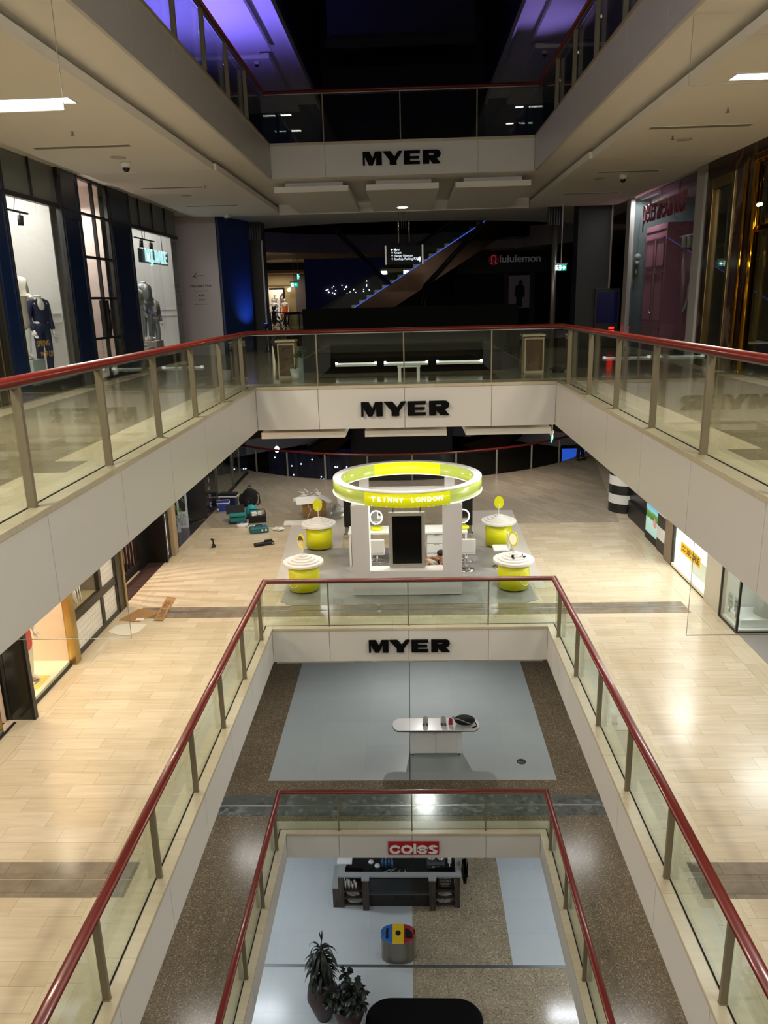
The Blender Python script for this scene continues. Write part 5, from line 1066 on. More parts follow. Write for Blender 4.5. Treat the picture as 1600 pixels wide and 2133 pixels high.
# hanging direction sign
t = thing('direction_sign', 'black hanging direction sign with white text and silver ends', 'sign', (0.0, 23.0, 2.82)); B('panel', M('sign_black', '#07090c', 0.5, spec=0.15), t, (-0.5, 0.5, -0.04, 0.04, -0.25, 0.25)); B('end_cap', STEEL, t, (-0.545, -0.5, -0.055, 0.055, -0.26, 0.26)); B('end_cap', STEEL, t, (0.5, 0.545, -0.055, 0.055, -0.26, 0.26))
for x in (-0.15, 0.15): MB().cyl((x, 0, 0.25), (x, 0, 1.35), 0.02).build('rod', CHROME, t)
for x in (-0.06, 0.0, 0.06): MB().cyl((x, 0.06, 0.7), (x, 0.06, 1.35), 0.012).build('rod', STEEL, t)
SL = M('sign_text_lit', '#ffffff', 0.4, emit='#dfe9f5', es=0.8)
for i, (s1, z) in enumerate((('Myer', 0.14), ('Kmart', 0.055), ('Harvey Norman', -0.03), ('Rooftop Parking R3-R4', -0.115))):
    text('lettering', s1, 0.088, SL, (-0.29, -0.043, z), FRONT, t, 0.001, 0.001, align='LEFT', sx=0.92)
    m = MB(); m.box(-0.345, -0.335, -0.043, -0.041, z-0.03, z+0.02) if i else m.box(-0.36, -0.31, -0.043, -0.041, z-0.006, z+0.006); m.prism([(-0.365, z+0.005), (-0.315, z+0.005), (-0.34, z+0.04)] if i else [(-0.35, z-0.028), (-0.35, z+0.028), (-0.385, z)], -0.043, -0.041, 'y'); m.build('arrow', SL, t)
text('lettering', '4', 0.2, SL, (0.42, -0.043, -0.14), FRONT, t, 0.001, 0.004); B('parking_symbol', M('parking_blue', '#2a64b8', 0.4, emit='#2a64b8', es=0.5), t, (0.34, 0.4, -0.043, -0.041, -0.14, -0.08))
t = thing('downlight', 'bright round downlight in the ceiling above the hanging direction sign', 'ceiling light', (-0.02, 21.6, 3.925)); MB().lathe([(0.13, -0.01), (0.16, -0.01), (0.16, 0.0), (0.13, 0.0), (0.13, -0.01)], n=32, cap=False).build('rim', WHITEMATT, t); MB().lathe([(0, -0.006), (0.13, -0.006), (0.13, -0.002), (0, -0.002)], n=32).build('diffuser', M('bright_diffuser', '#ffffff', 0.4, emit='#f4f8ff', es=20), t); spot('beam', t, (0, 0, -0.03), (0, 0, -4), 160, (0.95, 0.98, 1), 120, 0.8, 0.1)
exit_sign((4.25, 22.0, 2.32), 0, 'green exit sign with right arrow hanging at right behind the end rail', '>', 1.6, 0.29, 0.15)
exit_sign((-6.45, 46.0, 2.6), 0, 'small green exit sign far away beside the boutique', '>', 1.6, 0.42, 0.24); exit_sign((-6.0, 44.6, 3.0), R(82), 'green exit sign seen edge-on on a long rod near the boutique', '>', 2.0, 0.4, 0.3)
# columns
FLUT = M('fluted_grey', '#55565a', 0.5)
def column(x, y, w_, d_, h, mat, label, cap=True):
    c = thing('column', label, 'column', (x, y, Z3)); B('shaft', mat, c, (-w_/2, w_/2, -d_/2, d_/2, 0, h)); B('edge_strip', STEEL, c, (w_/2, w_/2+0.05, -d_/2, d_/2, 0, h))
    if cap:
        m = MB()
        for i in range(9): m.box(-w_/2-0.05+i*(w_+0.1)/9, -w_/2-0.05+(i+0.7)*(w_+0.1)/9, -d_/2-0.06, d_/2+0.06, h, 4.13)
        m.build('fluted_head', FLUT, c)
    return c
column(-5.05, 27.0, 0.62, 0.6, 3.55, BLACK, 'black column with fluted grey head behind the navy hoarding'); column(5.58, 24.4, 0.95, 0.7, 4.1, M('dark_grey_column', '#2b2d2d', 0.5), 'broad dark grey column behind the right-hand exit sign', False)
c = thing('column', 'slim steel column with fluted head beside the right-hand exit sign', 'column', (4.48, 24.3, Z3)); MB().cyl((0, 0, 0), (0, 0, 3.6), 0.085, n=24).build('shaft', STEEL, c); m = MB()
for i in range(6): m.box(-0.22+0.075*i, -0.18+0.075*i, -0.1, 0.1, 3.55, 4.13)
m.build('fluted_head', FLUT, c)
t = thing('directory_screen', 'dark navy directory screen with a red light at its foot on the right', 'screen', (6.02, 23.98, Z3)); B('case', BLACK, t, (-0.36, 0.38, -0.05, 0.05, 0, 1.72), bevel=0.01); B('display', M('navy_screen', '#04061c', 0.2, emit='#05082e', es=0.4), t, (-0.30, 0.32, -0.053, -0.049, 0.72, 1.62)); B('red_light', M('red_light', '#ff2020', 0.4, emit='#ff1a1a', es=5), t, (0.08, 0.24, -0.056, -0.049, 0.45, 0.50), (0.08, 0.24, -0.056, -0.049, 0.54, 0.60))

# ================================================================== level 3: right, pyjama shop and gold shopfront
XR = 6.4; WFR = M('white_shop_frame', '#b9b8b4', 0.5)
room(6.55, 9.5, 17.7, 23.4, Z3+0.02, Z3+4.1, M('teal_grey_wall', '#5d6a6b', 0.7), M('dark_shop_floor', '#3a3836', 0.3))
t = thing('shop_window', 'dim shop window with white frames around the pink door, on the right', 'shop window', (XR, 17.55, Z3)); B('frame', WFR, t, (-0.06, 0.06, 0, 0.46, 0, 4.12)); B('frame', WFR, t, (-0.06, 0.06, 5.55, 5.95, 0, 4.12)); B('frame', WFR, t, (-0.03, 0.03, 0.46, 5.55, 0, 0.08)); pane('glass_pane', 0, 0.47, 3.0, 0.08, 4.1, t); pane('glass_pane', 0, 3.01, 5.54, 0.08, 4.1, t)
t2 = text('lettering', 'peteralexander', 0.62, M('dark_red_letter', '#8f1f36', 0.5, emit='#7c1830', es=0.10), (0, 0, 0), (PI/2, 0, -PI/2), None, 0.01, 0.0, 0.92)
s_ = thing('shop_sign', 'tall thin dark red letters on the dim window above the pink door', 'sign', (6.46, 20.6, 3.70)); t2.parent = s_; t2.scale = (0.98, 1.6, 1)
PINK = M('pink_door_paint', '#cd86a0', 0.45, var=0.03)
d = thing('display_door', 'tall pink panelled door standing in the dim shop window on the right', 'display door', (6.82, 22.2, Z3+0.02)); B('leaf', PINK, d, (0, 0.7, -0.92, 0.92, 0, 3.28)); B('slot', BLACK, d, (-0.006, 0.0, -0.86, 0.86, 3.10, 3.14))
m = MB()
for y0, y1 in ((-0.78, -0.08), (0.08, 0.78)):
    for z0, z1 in ((0.12, 0.62), (0.78, 2.05), (2.2, 2.95)):
        for b in ((y0, y1, z0, z0+0.04), (y0, y1, z1-0.04, z1), (y0, y0+0.04, z0, z1), (y1-0.04, y1, z0, z1)): m.box(-0.02, 0.0, b[0], b[1], b[2], b[3])
m.build('panel_moulding', M('pink_moulding', '#a6647d', 0.45), d); MB().cyl((0, 0.02, 1.0), (-0.06, 0.02, 1.0), 0.02).cyl((-0.06, -0.05, 0.94), (-0.06, 0.06, 1.06), 0.018).build('handle', STEEL, d)
mannequin((7.35, 20.55, Z3+0.3), -1.3, 'pale mannequin in a patterned night dress in the dim window right of the pink door', [('night_dress', 'dress', M('patterned_cloth', '#8d8880', 0.8, var=0.6, vs_=30))])
plinth(7.35, 20.55, Z3+0.02, 0.6, 0.6, 0.28, 'dark plinth under the mannequin in the patterned night dress', DARK)
o = thing('wall_shelf', 'white shelf on the wall right of the pink door with folded clothes below', 'shelf', (7.6, 19.3, Z3+0.02)); B('board', WHITEGLOSS, o, (-0.25, 0.25, -0.7, 0.7, 1.2, 1.26)); B('carcass', DARK, o, (0.2, 0.26, -0.7, 0.7, 0, 1.2))
for i in range(5): B('folded_clothes', M(('patterned_cloth', 'mint_cloth', 'rust_cloth', 'patterned_cloth', 'ivory_knit')[i], ('#8d8880', '#6f9a92', '#7a4a3a', '#8d8880', '#dcd6c8')[i], 0.8), o, (-0.2, 0.15, -0.55, 0.55, 0.05+0.22*i, 0.2+0.22*i), bevel=0.03)
o = thing('track_light', 'white ceiling track with cylinder spotlights in the dim shop on the right', 'track light', (7.1, 20.2, 2.95)); B('track', WHITEMATT, o, (-0.02, 0.02, -0.9, 0.9, 0, 0.03))
for y in (-0.6, -0.2, 0.2, 0.6): MB().cyl((0, y, 0), (0, y, -0.28), 0.055, n=16).build('head', WHITEMATT, o)
MB().cyl((0, 0, 0.03), (0, 0, 1.2), 0.008).build('rod', WHITEMATT, o); lamp('window_lamp', o, (-0.48, 2.3, 1.15), (0, 0, 0), 0.12, 45, (1.0, 0.95, 0.95), 1.4)  # area lamp added over the pink door to brighten its front
exit_sign((7.7, 21.15, 2.33), R(-90), 'green exit sign with mirrored arrow, standing in for a reflection in the dim shop glass right of the pink door', '<', 1.69, 0.42, 0.15)  # sign built in place of an exit sign reflection in the shop glass
o = thing('star_decoration', 'yellow star and pale balls hanging in the dim window left of the pink door', 'decoration', (6.62, 23.24, 2.1)); m = MB(); P = [((0.16 if i % 2 == 0 else 0.07)*math.sin(i*PI/5), (0.16 if i % 2 == 0 else 0.07)*math.cos(i*PI/5)) for i in range(10)]; m.prism(P, -0.01, 0.01, 'x'); m.build('star', M('dim_gold', '#8f8640', 0.5), o)
MB().ell((0.02, 0.0, 0.34), (0.07, 0.07, 0.07)).ell((0.03, 0.0, 0.5), (0.09, 0.09, 0.09)).build('ball', M('pale_mint_foam', '#9fb3ac', 0.7), o); MB().cyl((0, 0, 0.16), (0.05, 0, 1.6), 0.004).build('string', DARK, o)
o = MB().box(7.6, 7.64, 22.4, 23.3, Z3+0.02, Z3+2.6).build('curtain', M('slate_curtain', '#3d4c5a', 0.7)); tag(o, 'slate blue curtain beside the white frame left of the pink door', 'curtain')
# marble and gold front
def marble():
    m, tt, b = nt('brown_marble'); p = pos(tt, 1, 1, 0.6); f = noise(tt, p, 2.2, 8, 0.65); wv = tt.nodes.new('ShaderNodeTexWave'); wv.inputs['Scale'].default_value = 0.8; wv.inputs['Distortion'].default_value = 9; wv.inputs['Detail'].default_value = 4; tt.links.new(p, wv.inputs['Vector'])
    c = ramp(tt, f, [(0.3, lin('#2a1d17')), (0.6, lin('#4a352b')), (0.75, lin('#6e5444'))]); c = mix(tt, ramp(tt, wv.outputs['Fac'], [(0.93, (0, 0, 0)), (1.0, (0.5,)*3)]), c, lin('#8a7566')); tt.links.new(c, b.inputs['Base Color']); b.inputs['Roughness'].default_value = 0.16; return m
MARB = marble(); GOLD = M('polished_gold', '#b8861f', 0.10, 1.0); GOLDD = M('aged_gold', '#7d6a44', 0.3, 0.8)
w_ = thing('marble_front', 'brown marble shopfront with a gold-framed window at the right edge', 'shopfront', (XR, 17.5, Z3))
for b in ((-0.02, 0.12, -0.30, 0.0, 0, 4.12), (-0.02, 0.12, -2.30, -1.50, 0, 4.12), (-0.02, 0.12, -1.50, -0.30, 3.75, 4.12), (-0.02, 0.12, -7.5, -4.4, 0, 4.12), (-0.02, 0.12, -4.4, -2.30, 3.9, 4.12)): B('marble_slab', MARB, w_, b)
f = MB(); f.box(-0.05, 0.1, -1.50, -1.38, 0.0, 3.75); f.box(-0.05, 0.1, -0.42, -0.30, 0.0, 3.75); f.box(-0.05, 0.1, -1.38, -0.42, 3.55, 3.75); f.box(-0.05, 0.1, -1.38, -0.42, 0.0, 0.3); f.build('window_frame', GOLDD, w_, 0.01); pane('glass_pane', 0.03, -1.38, -0.42, 0.3, 3.55, w_)
f = MB(); f.box(-0.06, 0.1, -2.46, -2.30, 0, 3.9); f.box(-0.06, 0.1, -4.4, -4.24, 0, 3.9); f.box(-0.06, 0.1, -4.24, -2.46, 3.74, 3.9); f.box(-0.06, 0.1, -4.24, -2.46, 2.55, 2.67); f.build('door_frame', GOLD, w_, 0.02); MB().cyl((-0.09, -2.62, 0.1), (-0.09, -2.62, 3.7), 0.05, n=20).build('gold_column', GOLD, w_); MB().cyl((-0.09, -2.18, 0.1), (-0.09, -2.18, 3.8), 0.035, n=16).build('gold_column', GOLD, w_)
pane('glass_pane', 0.03, -4.24, -2.46, 0, 2.55, w_); pane('glass_pane', 0.03, -4.24, -2.46, 2.67, 3.74, w_)
t_ = MB(); t_.tube([(-0.12, -2.75, 2.95), (-0.16, -2.82, 3.0), (-0.16, -2.9, 3.02)], 0.018, 8); t_.build('lamp_arm', GOLD, w_); [MB().ell((-0.16, yb, 2.98), (0.03, 0.03, 0.03)).build('lamp_bulb', M('warm_bulb', '#ffffff', 0.5, emit='#ffe9b8', es=12), w_) for yb in (-2.92, -3.02)]
room(6.65, 9.6, 10.2, 17.55, Z3+0.001, Z3+4.1, M('dim_olive_wall', '#4e4833', 0.7), M('dark_shop_floor', '#3a3836', 0.3))
lamp('front_lamp', w_, (0.9, -3.2, 3.6), (0, 0, 0), 0.6, 8, (1, 0.8, 0.45), 0.6)
o = thing('display_pillar', 'olive display niche behind the gold-framed window at the right edge', 'display niche', (7.4, 16.9, Z3+0.001)); B('panel', M('olive_panel', '#6a5c33', 0.5), o, (-0.1, 0.0, -0.1, 0.5, 0.5, 2.6)); B('shelf', WHITEMATT, o, (-0.35, 0.2, -0.6, 0.5, 0.48, 0.5)); B('base', DARK, o, (-0.3, 0.2, -0.6, 0.5, 0, 0.48))
o = thing('mannequin', 'dark-haired bust in a blue patterned top behind the gold doors at the right edge', 'mannequin', (7.3, 14.6, Z3+0.001), -1.4)
MB().lathe([(0, 1.18), (0.16, 1.18), (0.15, 1.35), (0.19, 1.55), (0.10, 1.66), (0.05, 1.72), (0.05, 1.78), (0.0, 1.78)], n=24).build('bust', M('blue_pattern', '#3c4e8c', 0.7, var=0.7, vs_=25), o); MB().ell((0, 0, 1.90), (0.085, 0.10, 0.13)).build('head', SKIN, o); MB().ell((0, 0.03, 1.94), (0.1, 0.11, 0.12)).build('hair', hair, o); B('stand', DARK, o, (-0.2, 0.2, -0.2, 0.2, 0, 1.18))
# ================================================================== far end: round void, escalator, shops beyond
def far_edge_band(z0, z1, mat, name='trim_fascia_far'):
    P = [(-8.5, 36.5)] + [(-8.5+17*i/12, 42.0-5.5*((i-6)/6.0)**2) for i in range(1, 12)] + [(8.5, 36.5)]; m = MB()
    for (a, b), (c, d) in zip(P[:-1], P[1:]): m.add([(a, b-0.03, z0), (c, d-0.03, z0), (c, d-0.03, z1), (a, b-0.03, z1), (a, b, z0), (c, d, z0), (c, d, z1), (a, b, z1)], [(0, 1, 2, 3), (7, 6, 5, 4), (0, 4, 5, 1), (3, 2, 6, 7)])
    return struct(m.build(name, mat))
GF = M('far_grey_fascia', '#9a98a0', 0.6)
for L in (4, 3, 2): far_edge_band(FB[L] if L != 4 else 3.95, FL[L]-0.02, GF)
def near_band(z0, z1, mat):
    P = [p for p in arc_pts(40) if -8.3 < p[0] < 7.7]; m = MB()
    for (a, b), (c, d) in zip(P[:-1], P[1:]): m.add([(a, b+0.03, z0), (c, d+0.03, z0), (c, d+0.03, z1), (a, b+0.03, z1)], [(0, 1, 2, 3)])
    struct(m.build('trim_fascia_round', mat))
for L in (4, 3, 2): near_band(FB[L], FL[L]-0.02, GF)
BACKW = M('dark_back_wall', '#101116', 0.7)
struct(MB().box(-13, 13, 57.5, 57.7, -15, 10.5).build('wall_back', BACKW))
struct(MB().box(-13.2, -13, -8, 58, -15, 10.5).build('wall_left', BACKW)); struct(MB().box(13, 13.2, -8, 58, -15, 10.5).build('wall_right', BACKW)); struct(MB().box(-13, 13, -8.2, -8, -15, 10.5).build('wall_front', M('warm_back_wall', '#8d8678', 0.7)))
# boutique
BEIGE = M('beige_boutique_wall', '#a7956f', 0.6)
b = thing('boutique', 'far lit beige boutique front with a dark doorway, seen past the black column', 'boutique', (-8.6, 54.0, Z3))
for q in ((-1.3, -0.95, 0, 0.1, 0, 3.4), (0.35, 1.1, 0, 0.1, 0, 3.4), (-0.95, 0.35, 0, 0.1, 2.55, 3.4)): B('front_wall', BEIGE, b, q)
B('transom', M('dark_beige', '#5f5036', 0.6), b, (-1.3, 1.1, -0.05, 0.0, 2.65, 2.72)); B('door_frame', BLACK, b, (-0.95, -0.82, -0.02, 0.1, 0, 2.55), (0.22, 0.35, -0.02, 0.1, 0, 2.55), (-0.82, 0.22, -0.02, 0.1, 2.42, 2.55)); B('canopy', M('pink_soffit', '#b5958c', 0.6), b, (-1.6, 2.6, -2.0, 0.0, 3.42, 3.6)); B('side_pier', M('mauve_pier', '#6d6468', 0.6), b, (1.1, 2.2, -0.1, 0.1, 0, 3.4))
B('back_wall', M('ivory_wall', '#d8cdbb', 0.6), b, (-1.2, 1.0, 2.0, 2.05, 0, 3.3)); m = MB(); m.prism([(-0.35, 0.0), (0.5, 0.0)]+[(0.075+0.425*math.cos(R(a)), 1.8+0.5*math.sin(R(a))) for a in range(0, 181, 12)], 1.96, 1.99, 'y'); m.build('arch_niche', M('brown_arch', '#4a3524', 0.6), b); B('platform', WHITEMATT, b, (-0.8, 0.35, 0.2, 1.9, 0, 0.45))
lamp('shop_lamp', b, (0, 1.2, 3.2), (0, 0, 0), 1.5, 110, (1, 0.88, 0.72), 1.0); lamp('front_lamp', b, (0, -1.5, 3.38), (0, 0, 0), 1.8, 60, (1, 0.85, 0.65), 0.6)
for x in (-0.75, 0.75):
    MB().cyl((x, -0.2, 2.5), (x-0.05, -0.45, 2.38), 0.05, 0.12, 12).build('spot_head', M('warm_lamp', '#ffffff', 0.5, emit='#ffe2b0', es=5), b)
mannequin((-9.0, 53.6, Z3+0.02), 0.1, 'far mannequin in a long black gown before the boutique doorway', [('gown', 'gown', BLACK)], True, 'hips', 1.06)
mannequin((-8.22, 53.6, Z3+0.02), -0.1, 'far mannequin in a short orange dress before the boutique doorway', [('dress', 'dress', M('orange_satin', '#e2571a', 0.5))], True, 'down', 1.06)
mannequin((-9.1, 54.9, Z3+0.46), 0.0, 'far mannequin in a blue patterned dress inside the boutique', [('gown', 'gown', M('blue_print_dress', '#6d82bd', 0.7, var=0.4, vs_=20))], True)
mannequin((-8.45, 54.9, Z3+0.46), 0.0, 'far mannequin in lilac top and trousers inside the boutique', [('top', 'top', M('lilac_top', '#9d93bd', 0.7)), ('trousers', 'trousers', M('lilac_trousers', '#bcb4c8', 0.7))], True)
t = thing('railing', 'far black railing in front of the boutique', 'railing', (-7.6, 44.0, Z3)); B('top_rail', BLACK, t, (-1.6, 1.7, -0.03, 0.03, 1.0, 1.05)); B('mid_rail', BLACK, t, (-1.6, 1.7, -0.015, 0.015, 0.55, 0.58))
for i in range(5): B('post', BLACK, t, (-1.6+0.8*i, -1.55+0.8*i, -0.025, 0.025, 0, 1.0))
# activewear shop across the void
t = thing('shop_fascia', 'unlit black shop fascia with grey letters and red round logo, far right', 'shop fascia', (6.2, 50.0, Z3)); B('panel', M('fascia_black', '#0d0d0e', 0.5), t, (-3.0, 3.0, 0, 0.3, 3.05, 4.3)); B('lower_edge', M('pink_edge', '#4a3336', 0.5), t, (-3.0, 3.0, -0.02, 0.0, 3.02, 3.07))
text('lettering', 'lululemon', 0.62, M('grey_letter', '#a8a6aa', 0.5, emit='#7e7c80', es=0.12), (0.85, -0.02, 3.82), FRONT, t, 0.02, 0.006, sx=1.05)
m = MB(); m.tube([(-0.98, -0.03, 3.55), (-0.86, -0.03, 3.62), (-0.92, -0.03, 3.8), (-0.9, -0.03, 4.0), (-0.78, -0.03, 4.06), (-0.66, -0.03, 4.0), (-0.64, -0.03, 3.8), (-0.7, -0.03, 3.62), (-0.58, -0.03, 3.55)], 0.03, 6); m.build('logo', M('pale_pink_logo', '#d98a8a', 0.5, emit='#a04a4a', es=0.3), t); MB().cyl((-0.78, -0.005, 3.8), (-0.78, 0.0, 3.8), 0.34, n=32).build('logo_disc', M('logo_red', '#5e0f18', 0.5, emit='#4a0810', es=0.25), t)
t = thing('poster', 'pale poster with a dark standing figure below the unlit black fascia', 'poster', (7.05, 50.2, Z3)); B('sheet', M('dim_poster', '#6a5f63', 0.6, emit='#6a5f63', es=0.06), t, (-0.65, 0.65, 0, 0.05, 0.9, 2.85)); B('frame', M('dim_frame', '#4a4446', 0.6), t, (-0.95, -0.65, 0.0, 0.08, 0, 3.0), (0.65, 0.95, 0.0, 0.08, 0, 3.0)); MB().prism([(-0.2, 0.95), (-0.15, 1.5), (-0.3, 1.7), (-0.22, 2.2), (-0.02, 2.32), (-0.02, 2.5), (0.1, 2.56), (0.2, 2.5), (0.2, 2.3), (0.34, 2.15), (0.36, 1.6), (0.2, 1.5), (0.22, 0.95)], -0.006, -0.001, 'y').build('figure', M('poster_figure', '#1d1013', 0.6), t)
struct(MB().box(3.0, 12, 50.7, 50.8, Z3, 4.1).build('wall_shop', BACKW))
# escalator across the void
BRZ = M('copper_cladding', '#2c1f15', 0.2, 0.9, var=0.6, vs_=1.1); BLUELED = M('blue_skirt_light', '#4060ff', 0.4, emit='#4a70ff', es=0.8)
def escalator(x0, z0, x1, z1, y, w_, label, led=True):
    e = thing('escalator', label, 'escalator', (x0, y, z0)); dx, dz = x1-x0, z1-z0; n = 10; path = [(-1.2, 0), (0, 0), (dx, dz), (dx+1.2, dz)]
    def off(h): return [(a, b+h) for a, b in path]
    tr = off(0.18)+off(-0.85)[::-1]; MB().prism(tr, 0, w_, 'y').build('truss', BRZ, e)
    m = MB(); k = int(abs(dz)/0.2)
    for i in range(k): m.box(dx*i/k, dx*(i+1)/k, 0.12, w_-0.12, dz*i/k+0.15, dz*(i+0.9)/k+0.2)
    m.build('steps', STEEL, e)
    for yy in (0.06, w_-0.06):
        MB().prism(off(0.2)+off(1.05)[::-1], yy-0.006, yy+0.006, 'y').build('glass_panel', GLASS, e); MB().tube([(-1.3, yy, 0.6)]+[(a, yy, b) for a, b in off(1.08)]+[(dx+1.3, yy, dz+0.6)], 0.035, 8).build('handrail', BLACK, e)
        if led: MB().tube([(a, yy-0.03, b) for a, b in off(0.2)], 0.014, 6).build('skirt_light', BLUELED, e)
    return e
ESC = escalator(-4.0, Z3, 4.0, FL[4], 34.0, 1.3, 'escalator with glass sides and a blue light line rising to the right')
for pts, lb in (([(-2.5, 27.7, 4.05), (-0.78, 33.9, 2.25)], 'black twin brace sloping down to the escalator from the upper left'), ([(2.62, 27.7, 4.05), (0.78, 33.4, 2.15), (0.64, 33.7, 1.3), (0.62, 33.9, 0.3)], 'black twin brace sloping down to the escalator from the upper right')):
    P0 = Vector(ESC.location)
    for dx in (0, 0.14): MB().tube([Vector(p)-P0+Vector((dx, 0, 0)) for p in pts], 0.045, 8).build('brace', BLACK, ESC)
t = thing('light_curtain', 'dark navy curtain wall dotted with tiny white lights, left of the escalator', 'curtain wall', (-3.6, 43.5, Z3)); B('cloth', M('midnight_navy', '#060a1c', 0.8, emit='#060a24', es=0.25), t, (-1.9, 2.6, 0, 0.1, 0, 3.8)); rnd = random.Random(8)
BULB = M('tiny_bulb', '#ffffff', 0.5, emit='#e8ecff', es=6)
for i in range(24): x = rnd.uniform(-0.9, 1.6); z = 1.95+0.75*rnd.random()*(0.4+0.25*(x+0.9)); MB().ell((x, -0.06, z), (0.03*rnd.uniform(.6, 1.2),)*3, 8, 5).build('bulb', BULB, t)
# below: what shows behind the curved rail of the kiosk floor
t = thing('lift_shaft', 'black lift enclosure behind the kiosk ring, below the hung panels', 'lift shaft', (-0.35, 39.0, -14)); B('wall', M('lift_black', '#07090d', 0.35), t, (-2.6, 2.6, 0, 1.6, 0, 13.5))
t = thing('slat_screen', 'navy vertical slat screen dotted with lights behind the curved rail, left', 'slat screen', (-5.1, 40.2, -12)); B('back', M('navy_back', '#0a1024', 0.6, emit='#0a1230', es=0.3), t, (-2.4, 2.1, 0.12, 0.2, 0, 6.0)); m = MB()
for i in range(46): m.box(-2.4+0.098*i, -2.355+0.098*i, 0, 0.1, 0, 5.9)
m.build('slats', M('dark_slat', '#1a1f33', 0.4), t); B('post', M('bluegrey_post', '#4a5470', 0.4), t, (-1.0, -0.85, -0.1, 0, 0, 6.0), (0.75, 0.9, -0.1, 0, 0, 6.0))
rnd = random.Random(3)
for i in range(16): MB().ell((rnd.uniform(-2.1, 1.8), -0.03, rnd.uniform(4.3, 5.9)), (0.035,)*3, 8, 5).build('bulb', BULB, t)
o = MB().ell((0, 0, 0), (0.11, 0.11, 0.15)).build('pendant_lamp', M('pendant_glow', '#ffffff', 0.5, emit='#f2f6ff', es=6)); o.location = (-6.1, 35.0, -4.95); tag(o, 'small white pendant lamp behind the curved rail at left', 'pendant lamp')
MB().cyl((0, 0, 0.15), (0, 0, 4.0), 0.01).build('cord', BLACK, o)
for x, y, sx, lb in ((-3.9, 37.2, 1.1, 'copper-coloured escalator underside behind the curved rail, left of the black lift shaft'), (4.0, 37.2, 1.5, 'copper-coloured escalator underside behind the curved rail, right of the black lift shaft')):
    o = MB().prism([(-sx, -0.2), (sx, 0.75), (sx, 0.2), (0.5*sx, -0.35), (-0.3*sx, -0.75)], -0.6, 0.6, 'y').build('escalator_soffit', BRZ, None, 0.06); o.location = (x, y, -5.0); o.rotation_euler = (0, 0, 0 if x > 0 else 0); tag(o, lb, 'escalator soffit')
t = thing('blue_screen', 'large glowing blue screen behind the curved rail at the far right', 'screen', (8.0, 36.2, -7.0)); B('case', BLACK, t, (-0.75, 0.75, 0, 0.1, -0.3, 1.75)); B('display', M('blue_display', '#2c5ad0', 0.3, emit='#2c5ad8', es=0.8), t, (-0.7, 0.7, -0.01, 0, -0.2, 1.6))
# ================================================================== letters on the fascias
SIGNBLK = M('sign_letter_black', '#060606', 0.7, spec=0.12)
GLY = {'M': [(0, 1), (.53, 1), (.78, .53), (.98, 1), (1.51, 1), (1.51, 0), (1.05, 0), (1.05, .62), (.78, 0), (.47, 0), (.15, .64), (.15, 0), (0, 0)],
       'Y': [(0, 1), (.62, 1), (.95, .60), (1.24, 1), (1.58, 1), (1.10, .30), (1.10, 0), (.55, 0), (.55, .34)],
       'E': [(0, 1), (1.28, 1), (1.28, .79), (.5, .79), (.5, .58), (1.21, .58), (1.21, .40), (.5, .40), (.5, .21), (1.28, .21), (1.28, 0), (0, 0)]}
rb = [(1.10+.32*math.cos(R(a)), .71+.29*math.sin(R(a))) for a in range(90, -91, -15)]
GLY['R'] = [(0, 1)]+rb+[(1.08, .42), (1.41, 0), (.79, 0), (.51, .34), (.51, 0), (0, 0), (0, .6), (.49, .6), (.80, .6), (.87, .64), (.87, .74), (.80, .78), (.49, .78), (.49, .6), (0, .6)]
def big_letters(y, z, label):
    t = thing('store_sign', label, 'sign', (0, y-0.012, z), 0, 'black store name letters on the white fascias'); h = 0.268; x = -0.83
    for ch, dx in (('M', 0), ('Y', 1.58), ('E', 3.26), ('R', 4.77)): MB().prism([(x+(dx+a)*h, (b_-0.5)*h) for a, b_ in GLY[ch]], -0.05, 0.0, 'y').build('letter', SIGNBLK, t)
    return t
big_letters(YE4, 4.50, 'black wide capital letters on the topmost white fascia, below the dark roof')
big_letters(YE, -0.393, 'black wide capital letters on the white fascia at mid height, above the hung panels')
big_letters(YE, -5.265, 'black wide capital letters on the white fascia in front of the kiosk')
t = thing('store_sign', 'red panel with white lower-case letters on the lowest white fascia', 'sign', (0.018, YE-0.001, -10.16)); B('panel', M('sign_red', '#a3121f', 0.4), t, (-0.563, 0.563, -0.04, -0.002, -0.16, 0.16)); WL = M('sign_letter_white', '#e6dfdd', 0.4)
def annulus(cx, cz, rx, rz, w_, a0, a1, n=28):
    o = []; i_ = []
    for k in range(n+1): a = R(a0+(a1-a0)*k/n); o.append((cx+rx*math.cos(a), cz+rz*math.sin(a))); i_.append((cx+(rx-w_)*math.cos(a), cz+(rz-w_)*math.sin(a)))
    m = MB()
    for k in range(n): m.prism([o[k], o[k+1], i_[k+1], i_[k]], -0.052, -0.04, 'y')
    return m
annulus(-0.408, -0.022, 0.125, 0.112, 0.056, 22, 338).build('letter', WL, t); annulus(-0.148, -0.022, 0.13, 0.112, 0.056, 0, 360).build('letter', WL, t); B('letter', WL, t, (-0.002, 0.058, -0.052, -0.04, -0.13, 0.13))
m = annulus(0.195, -0.022, 0.122, 0.112, 0.054, 0, 330); m.box(0.085, 0.31, -0.052, -0.04, -0.045, 0.0); m.build('letter', WL, t)
m = annulus(0.435, 0.033, 0.100, 0.058, 0.05, 15, 270); m2 = annulus(0.425, -0.075, 0.105, 0.06, 0.05, -165, 90); m.add(m2.v, m2.f); m.build('letter', WL, t)

